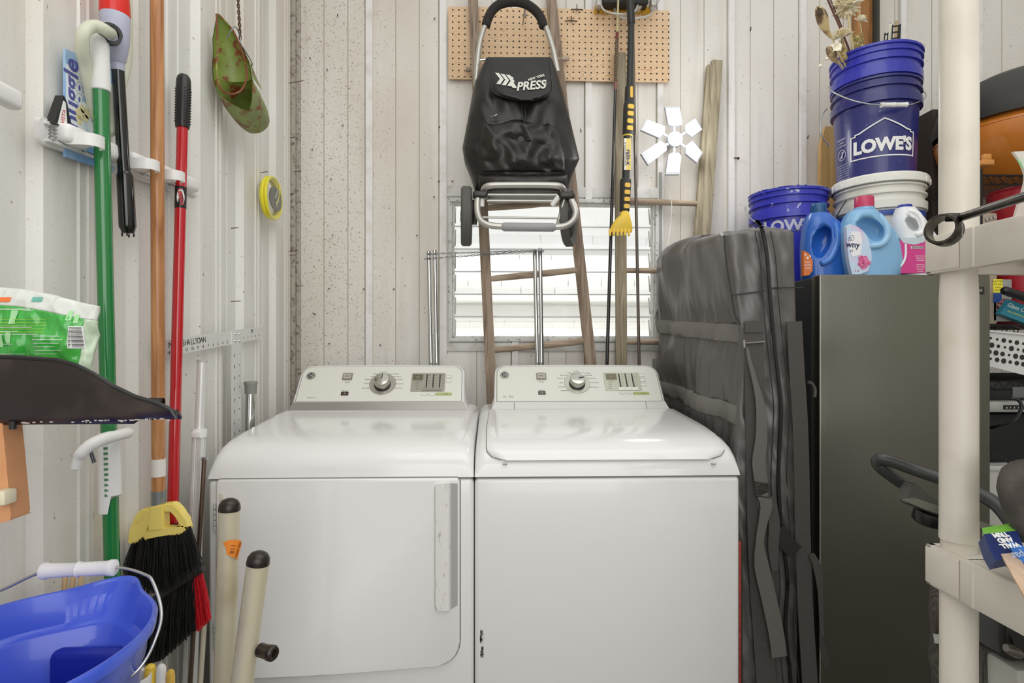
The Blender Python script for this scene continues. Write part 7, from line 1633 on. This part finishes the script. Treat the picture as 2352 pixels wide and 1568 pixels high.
# ------------------------------------------------------------------ black wire shelving in the right rear corner
YW = 1.90
ws = thing('wire_shelving', 'black wire shelving unit in the rear right corner beyond the fridge', 'shelving', (1.95, 2.1, 0))
bw = mat('wire_black', '#1c1b1a', .35, .3)
xw0, xw1 = fx1+.05, 2.5
lev = {}
for nm, py in (('a', 403), ('b', 747), ('c', 874)): lev[nm] = P(2310, py, YW).z
for x in (xw0+.01, xw1):
    for y in (YW, 2.36): MB().tube([(x, y, 0), (x, y, 2.25 if 0 else lev['a']+.05)], .0115, 14).build('post', bw, ws)
for nm, z in lev.items():
    m = MB()
    for y in (YW, 2.36): m.tube([(xw0, y, z), (xw1, y, z)], .0035, 6); m.tube([(xw0, y, z-.030), (xw1, y, z-.030)], .003, 6)
    k = 0; x = xw0
    while x < xw1-.04: m.tube([(x, YW, z), (x+.02, YW, z-.03), (x+.04, YW, z)], .0018, 5); x += .04
    y = YW
    for k in range(40): xx = xw0+(xw1-xw0)*k/39; m.tube([(xx, YW, z+.003), (xx, 2.36, z+.003)], .0016, 4)
    m.build('wire_shelf', bw, ws)
# printed carton on the top shelf: black lid art over an orange drum
cx0 = P(2137, 300, 2.0).x
gl = thing('kettle_barbecue', 'orange drum-shaped barbecue with black hood cover on the top wire shelf', 'barbecue', (2.0, 2.08, lev['a']))
m = MB(); org = mat('gloss_orange', '#d98534', .22, coat=.6, var=('#b5661f', 4, .4, .7))
bz = lev['a']+.008; cxx, cyy = P(2352, 300, 2.08).x+.045, 2.10
prd = [(0, bz), (.14, bz), (.24, bz+.03), (.285, bz+.09), (.295, bz+.135), (.295, bz+.145), (.298, bz+.146), (.298, bz+.152), (.290, bz+.155), (.275, bz+.18), (.22, bz+.225)]
prd = [(r_, z if z < bz+.02 else z+.05) for r_, z in prd]
m.lathe(prd, Matrix.Translation((cxx, cyy, 0)), 56); m.build('drum', org, gl, ang=30)
m = MB(); m.lathe([(.302, bz+.222), (.306, bz+.245), (.292, bz+.31), (.25, bz+.37), (.18, bz+.405), (0, bz+.42)], Matrix.Translation((cxx, cyy, 0)), 56); m.build('hood', mat('hood_charcoal', '#33322f', .55, bump=(14, .3)), gl, ang=60)
m = MB(); a_ = P(2270, 352, 1.80); m.box((a_.x-.013, 1.80, bz+.012), (a_.x+.013, 1.816, a_.z), .004); m.box((a_.x-.02, 1.80, bz-.004), (a_.x+.022, 1.85, bz+.014), .004); m.build('latch', mat('latch_orange', '#cf8a43', .3), gl)
m = MB(); m.box((cxx-.03, cyy-.33, bz+.235), (cxx+.05, cyy-.29, bz+.30), .008); m.build('handle_mount', mat('mount_copper', '#a9683f', .35), gl)
m = MB()
for k in range(8): m.text('caution hot surface', .010, frame((cxx-.03, cyy-.297+.012*k, bz+.315-k*.012), (1, -.1, 0), (0, .3, 1)), .0003)
m.build('fine_print', mat('fine_print', '#5d5b57', .6), gl)
# dark carton beside it reaching the fridge side
bx4 = thing('black_carton', 'tall black carton at the left end of the top wire shelf', 'carton', (1.66, 2.2, lev['a']))
a_ = P(2142, 250, 2.26); m = MB(); m.box((a_.x, 2.26, FTZ+.0), (a_.x+.05, 2.42, a_.z), .004)
m.build('carton', mat('carton_black', '#2b211b', .6), bx4); bx4['label'] = 'tall black carton standing behind the beige post, right of the blue pails'
# second shelf: red pail, dark kit; third: cleaner, labels; basket; devices; bin
rp3 = thing('red_pail', 'dark red pail on the wire shelf just above the upper beige shelf', 'bucket', (P(2352, 480, 1.98).x, 1.98, lev['b']))
MB().lathe([(.0, lev['b']+.005), (.085, lev['b']+.005), (.105, P(2352, 445, 1.98).z), (.109, P(2352, 443, 1.98).z), (.109, P(2352, 440, 1.98).z), (.103, P(2352, 440, 1.98).z), (.083, lev['b']+.01)], Matrix.Translation((P(2352, 480, 1.98).x+.0, 1.98, 0)), 40).build('pail', mat('pail_red', '#a3202c', .3), rp3)
def wbox(nm, lab, cat, x0, y0, x1, y1, Y, d, mt, bev=.006, part_='body', zmin=None):
    a = P(x0, y0, Y); b = P(x1, y1, Y); t = thing(nm, lab, cat, ((a.x+b.x)/2, Y+d/2, zmin if zmin else b.z)); MB().box((a.x, Y, zmin if zmin else b.z), (b.x, Y+d, a.z), bev, 2).build(part_, mt, t); return t, a, b
t, a, b = wbox('tool_case', 'beige and silver hardware piece beside the red pail on the wire shelf', 'case', 2252, 488, 2292, 560, 1.93, .05, mat('case_beige', '#b3a594', .4, .3), zmin=lev['b']+.005)
c = Vector(((a.x+b.x)/2, 1.928, a.z-.02)); m = MB()
for k in range(3): m.lathe([(0, .004), (.005, .003), (.006, 0)], axisM(c+Vector((k*.013-.01, 0, .004*(k-1))), (0, -1, 0)), 6)
m.build('hex_bolts', CHROME, t)
# blister pack with yellow label
t, a, b = wbox('insecticide_box', 'clear pack with bright yellow label at the left end of the wire shelf', 'pack', 2281, 641, 2325, 738, 1.93, .03, mat('pack_grey', '#9a9c98', .3), .003)
m = MB(); q0, q1_ = P(2281, 641, 1.929), P(2303, 690, 1.929); m.box((q0.x, 1.928, q1_.z), (q1_.x, 1.9299, q0.z), .0004); yl_ = m.build('yellow_label', mat('pack_yellow', '#f2e53a', .4), t)
m = MB()
for k, s_ in enumerate(('ALSO TRY', 'SUPER BLEND', 'works on', 'ants & more')): m.text(s_, .0085 if k == 0 else .005, frame(P(2292, 646+k*6.5, 1.9278), (1, 0, 0), (0, 0, 1)), .0002)
m.build('label_lettering', INK, yl_)
m = MB(); q0, q1_ = P(2281, 672, 1.9285), P(2301, 694, 1.9285); m.box((q0.x, 1.9275, q1_.z), (q1_.x, 1.9283, q0.z)); m.build('blue_print', mat('pack_blue', '#29519a', .4), yl_)
# glass cleaner bottle lying tilted
gc = thing('cleaner_bottle', 'red bottle with teal glass cleaner label lying on the wire shelf', 'bottle', P(2320, 720, 1.95))
m = MB(); m.tube([P(2278, 690, 1.95), P(2284, 697, 1.95), P(2310, 712, 1.95), P(2400, 745, 1.95)], [.012, .028, .040, .042], 24); m.build('body', mat('cleaner_red', '#6e1c22', .2, coat=.5), gc)
dA = (P(2400, 745, 1.95)-P(2310, 712, 1.95)).normalized(); m = MB(); c = P(2325, 712, 1.905); mm_ = frame(c, dA, Vector((0, 0, 1)))
m.prism([(-.036, -.026), (.07, -.028), (.07, .030), (-.022, .030)], mm_, .0012, -.02); tl_ = m.build('label', mat('label_teal', '#2c8296', .4), gc)
m = MB(); m.text('Glass Cleaner', .020, mm_ @ Matrix.Translation((.032, .012, .0014)), .0003, shear=.3); m.build('label_lettering', PRINTW, tl_)
m = MB(); m.text('leaves a streak free shine', .007, mm_ @ Matrix.Translation((.02, -.008, .0014)), .0003); m.build('small_lettering', mat('pack_yellow', '#f2e53a', .4), tl_)
gh = thing('spray_hose_grip', 'black ribbed rubber grip poking out over the teal labelled bottle', 'grip', P(2330, 670, 1.88))
m = MB(); a_, b_ = P(2302, 665, 1.86), P(2420, 705, 1.86); pr2 = [(0, .008), (.03, .013), (.08, .0145)]+[(.1+k*.05, .0150 if k % 2 else .0132) for k in range(17)]; m.tube([a_+(b_-a_)*t_ for t_, _ in pr2], [r_ for _, r_ in pr2], 20); m.build('grip', BLACK, gh)
# white perforated basket
bk2 = thing('perforated_basket', 'white plastic basket with round holes tilted on the wire shelf', 'basket', P(2315, 850, 1.88))
B_ = [P(2262, 757, 1.86), P(2420, 772, 1.86), P(2420, 884, 1.86), P(2262, 837, 1.86)]
ex_ = (B_[1]-B_[0]).normalized(); MBt = frame(B_[0], ex_, (0, 0, 1)); Wd = (B_[1]-B_[0]).length
m = MB(); m.prism([(0, -.115), (Wd, -.150), (Wd, 0), (0, 0)], MBt, 0, -.004); m.prism([(0, -.006), (Wd, -.006), (Wd, 0), (0, 0)], MBt, .006, -.15); m.build('wall', mat('basket_white', '#dcdbd8', .4), bk2)
m = MB(); random.seed(6)
for i in range(9):
    for j in range(4):
        r_ = random.choice((.0045, .006, .0078, .0088)); cx_, cz_ = .022+i*.0225+(.006 if j % 2 else 0), -.026-j*.0225-i*.0016; m.prism([(cx_+r_*math.cos(R(k*24)), cz_+r_*math.sin(R(k*24))) for k in range(15)], MBt, .0006)
m.build('holes', mat('hole_dark', '#33302c', .8), bk2)
# black stand, printer like device, cable, bin
t, a, b = wbox('black_shelf_box', 'flat black electronic box on the wire shelf under the white basket', 'box', 2260, 874, 2460, 922, 1.90, .25, mat('device_black', '#1c1d1f', .35), .003)
MB().box((P(2324, 0, 1.9).x, 1.896, P(2330, 913, 1.9).z), (P(2460, 0, 1.9).x, 1.901, P(2330, 888, 1.9).z), .001).build('front_panel', mat('panel_grey', '#6d706c', .3), t)
t, a, b = wbox('silver_mixer', 'silver device with black slotted face under the black box', 'device', 2262, 922, 2460, 946, 1.86, .22, mat('device_silver', '#b5b6b1', .35, .3), .004)
MB().box((P(2304, 0, 1.86).x, 1.8585, P(2330, 940, 1.86).z), (P(2460, 0, 1.86).x, 1.861, P(2330, 930, 1.86).z), .001).build('slots', BLACK, t)
m = MB()
for k in range(10): m.text(str(10-k), .008, frame(P(2312+k*9, 936.5, 1.8580), (1, 0, 0), (0, 0, 1)), .0002)
m.build('slot_lettering', PRINTW, t)
m = MB(); m.tube(smooth_path([P(2320, 915, 1.84), P(2338, 918, 1.83), P(2346, 932, 1.82), P(2338, 955, 1.82), P(2318, 972, 1.83), P(2285, 980, 1.86), P(2276, 982, 1.89)], 6), .0055, 8); tag(m.build('cable', BLACK, loc=P(2300, 980, 1.86)), 'thick black cable looping down from the silver device', 'cable')
t, a, b = wbox('speaker_box', 'large black box filling the wire shelf above the pale bin', 'box', 2258, 950, 2460, 1068, 1.93, .3, mat('box_black', '#121315', .5), .006)
t, a, b = wbox('storage_bin', 'pale grey plastic bin with lid behind the stroller handle', 'bin', 2262, 1072, 2460, 1300, 1.88, .3, mat('bin_grey', '#c5c4bc', .45), .01, zmin=.45)
MB().box((a.x-.004, 1.874, a.z-.012), (b.x+.004, 2.19, a.z+.004), .003).build('lid', mat('bin_lid', '#d3d2ca', .4), t)
MB().box((a.x, 1.88, 0), (b.x, 2.18, .449), .01).build('lower_bin', mat('bin_dark', '#5a5a56', .5), t)
m = MB(); m.tube(smooth_path([P(2276, 1042, 1.88), P(2300, 1050, 1.87), P(2325, 1068, 1.86)], 5), .004, 6); tag(m.build('cable', BLACK, loc=P(2300, 1050, 1.87)), 'thin black cable end lying on the pale bin lid', 'cable')
# under the lower beige shelf: mesh backpack and black tool case on a low support
bp_ = thing('backpack', 'black mesh backpack with green netting under the lower beige shelf', 'backpack', P(2220, 1500, 1.05))
mesh_m = bpy.data.materials.new('mesh_fabric'); mesh_m.use_nodes = True; tt = mesh_m.node_tree; b = tt.nodes['Principled BSDF']; tc = tt.nodes.new('ShaderNodeTexCoord'); vo = tt.nodes.new('ShaderNodeTexVoronoi'); vo.inputs['Scale'].default_value = 260; vo.inputs['Randomness'].default_value = .1; tt.links.new(tc.outputs['Object'], vo.inputs['Vector'])
rr_ = tt.nodes.new('ShaderNodeValToRGB'); rr_.color_ramp.elements[0].position = .25; rr_.color_ramp.elements[0].color = lin('#17130f'); rr_.color_ramp.elements[1].position = .55; rr_.color_ramp.elements[1].color = lin('#5b554e'); tt.links.new(vo.outputs['Distance'], rr_.inputs[0]); tt.links.new(rr_.outputs[0], b.inputs['Base Color']); b.inputs['Roughness'].default_value = .7
rings = []
for y, xl, xr in ((1362, 2168, 2300), (1380, 2160, 2310), (1420, 2152, 2325), (1470, 2158, 2330), (1520, 2150, 2335), (1568, 2158, 2335), (1800, 2165, 2335), (2050, 2170, 2330)):
    a = P(xl, y, 1.06); b2 = P(xr, y, 1.06); c = (a+b2)/2; hw_ = (b2-a).length/2; rings.append([Vector((c.x+hw_*math.cos(R(k*12))*(1+.05*noise.noise(Vector((k*.3, y*.01, 0)))), 1.06+.07*math.sin(R(k*12))+.006*noise.noise(Vector((k*.5, y*.03, 4))), max(c.z, .01))) for k in range(30)])
m = MB(); m.loft(rings); m.build('body', mesh_m, bp_)
m = MB(); m.tube(smooth_path([P(2172, 1358, 1.02), P(2160, 1390, 1.0), P(2152, 1440, .99), P(2160, 1490, .99), P(2166, 1568, .99), P(2168, 1700, .99)], 6), .0045, 8); m.build('strap_edge', mat('strap_brown', '#3b332c', .6), bp_)
m = MB(); m.tube([P(2165, 1530, .985), P(2172, 1568, .985), P(2176, 1640, .985)], [.006, .010, .012], 12); m.build('green_netting', mat('net_green', '#2f9a5e', .6, bump=(300, 1)), bp_)
m = MB(); m.tube([P(2154, 1455, .99), P(2160, 1476, .985)], [.007, .009], 12); m.build('grey_toggle', LGREY, bp_)
tc_ = thing('tool_case', 'black hard case with silver barrel latch under the lower beige shelf', 'case', P(2345, 1500, .95))
a, b2 = P(2316, 1440, .93), P(2480, 1526, .93); MB().box((a.x, .93, b2.z), (b2.x, 1.08, a.z+.03), .015, 3).build('case', mat('case_black', '#1f1e1c', .25, coat=.3), tc_)
m = MB(); m.tube([P(2310, 1487, .915), P(2316, 1489, .915), P(2336, 1499, .915), P(2345, 1503, .915)], [.006, .0085, .0085, .006], 14); m.build('latch', mat('latch_metal', '#7d7872', .25, .7), tc_)
a, b2 = P(2325, 1526, .95), P(2480, 1700, .95); t = thing('support_box', 'pale grey box supporting the black case at the bottom right corner', 'box', ((a.x+b2.x)/2, 1.0, 0)); MB().box((a.x, .94, 0), (b2.x, 1.08, a.z-.004), .006).build('box', mat('bin_grey', '#c5c4bc', .45), t)
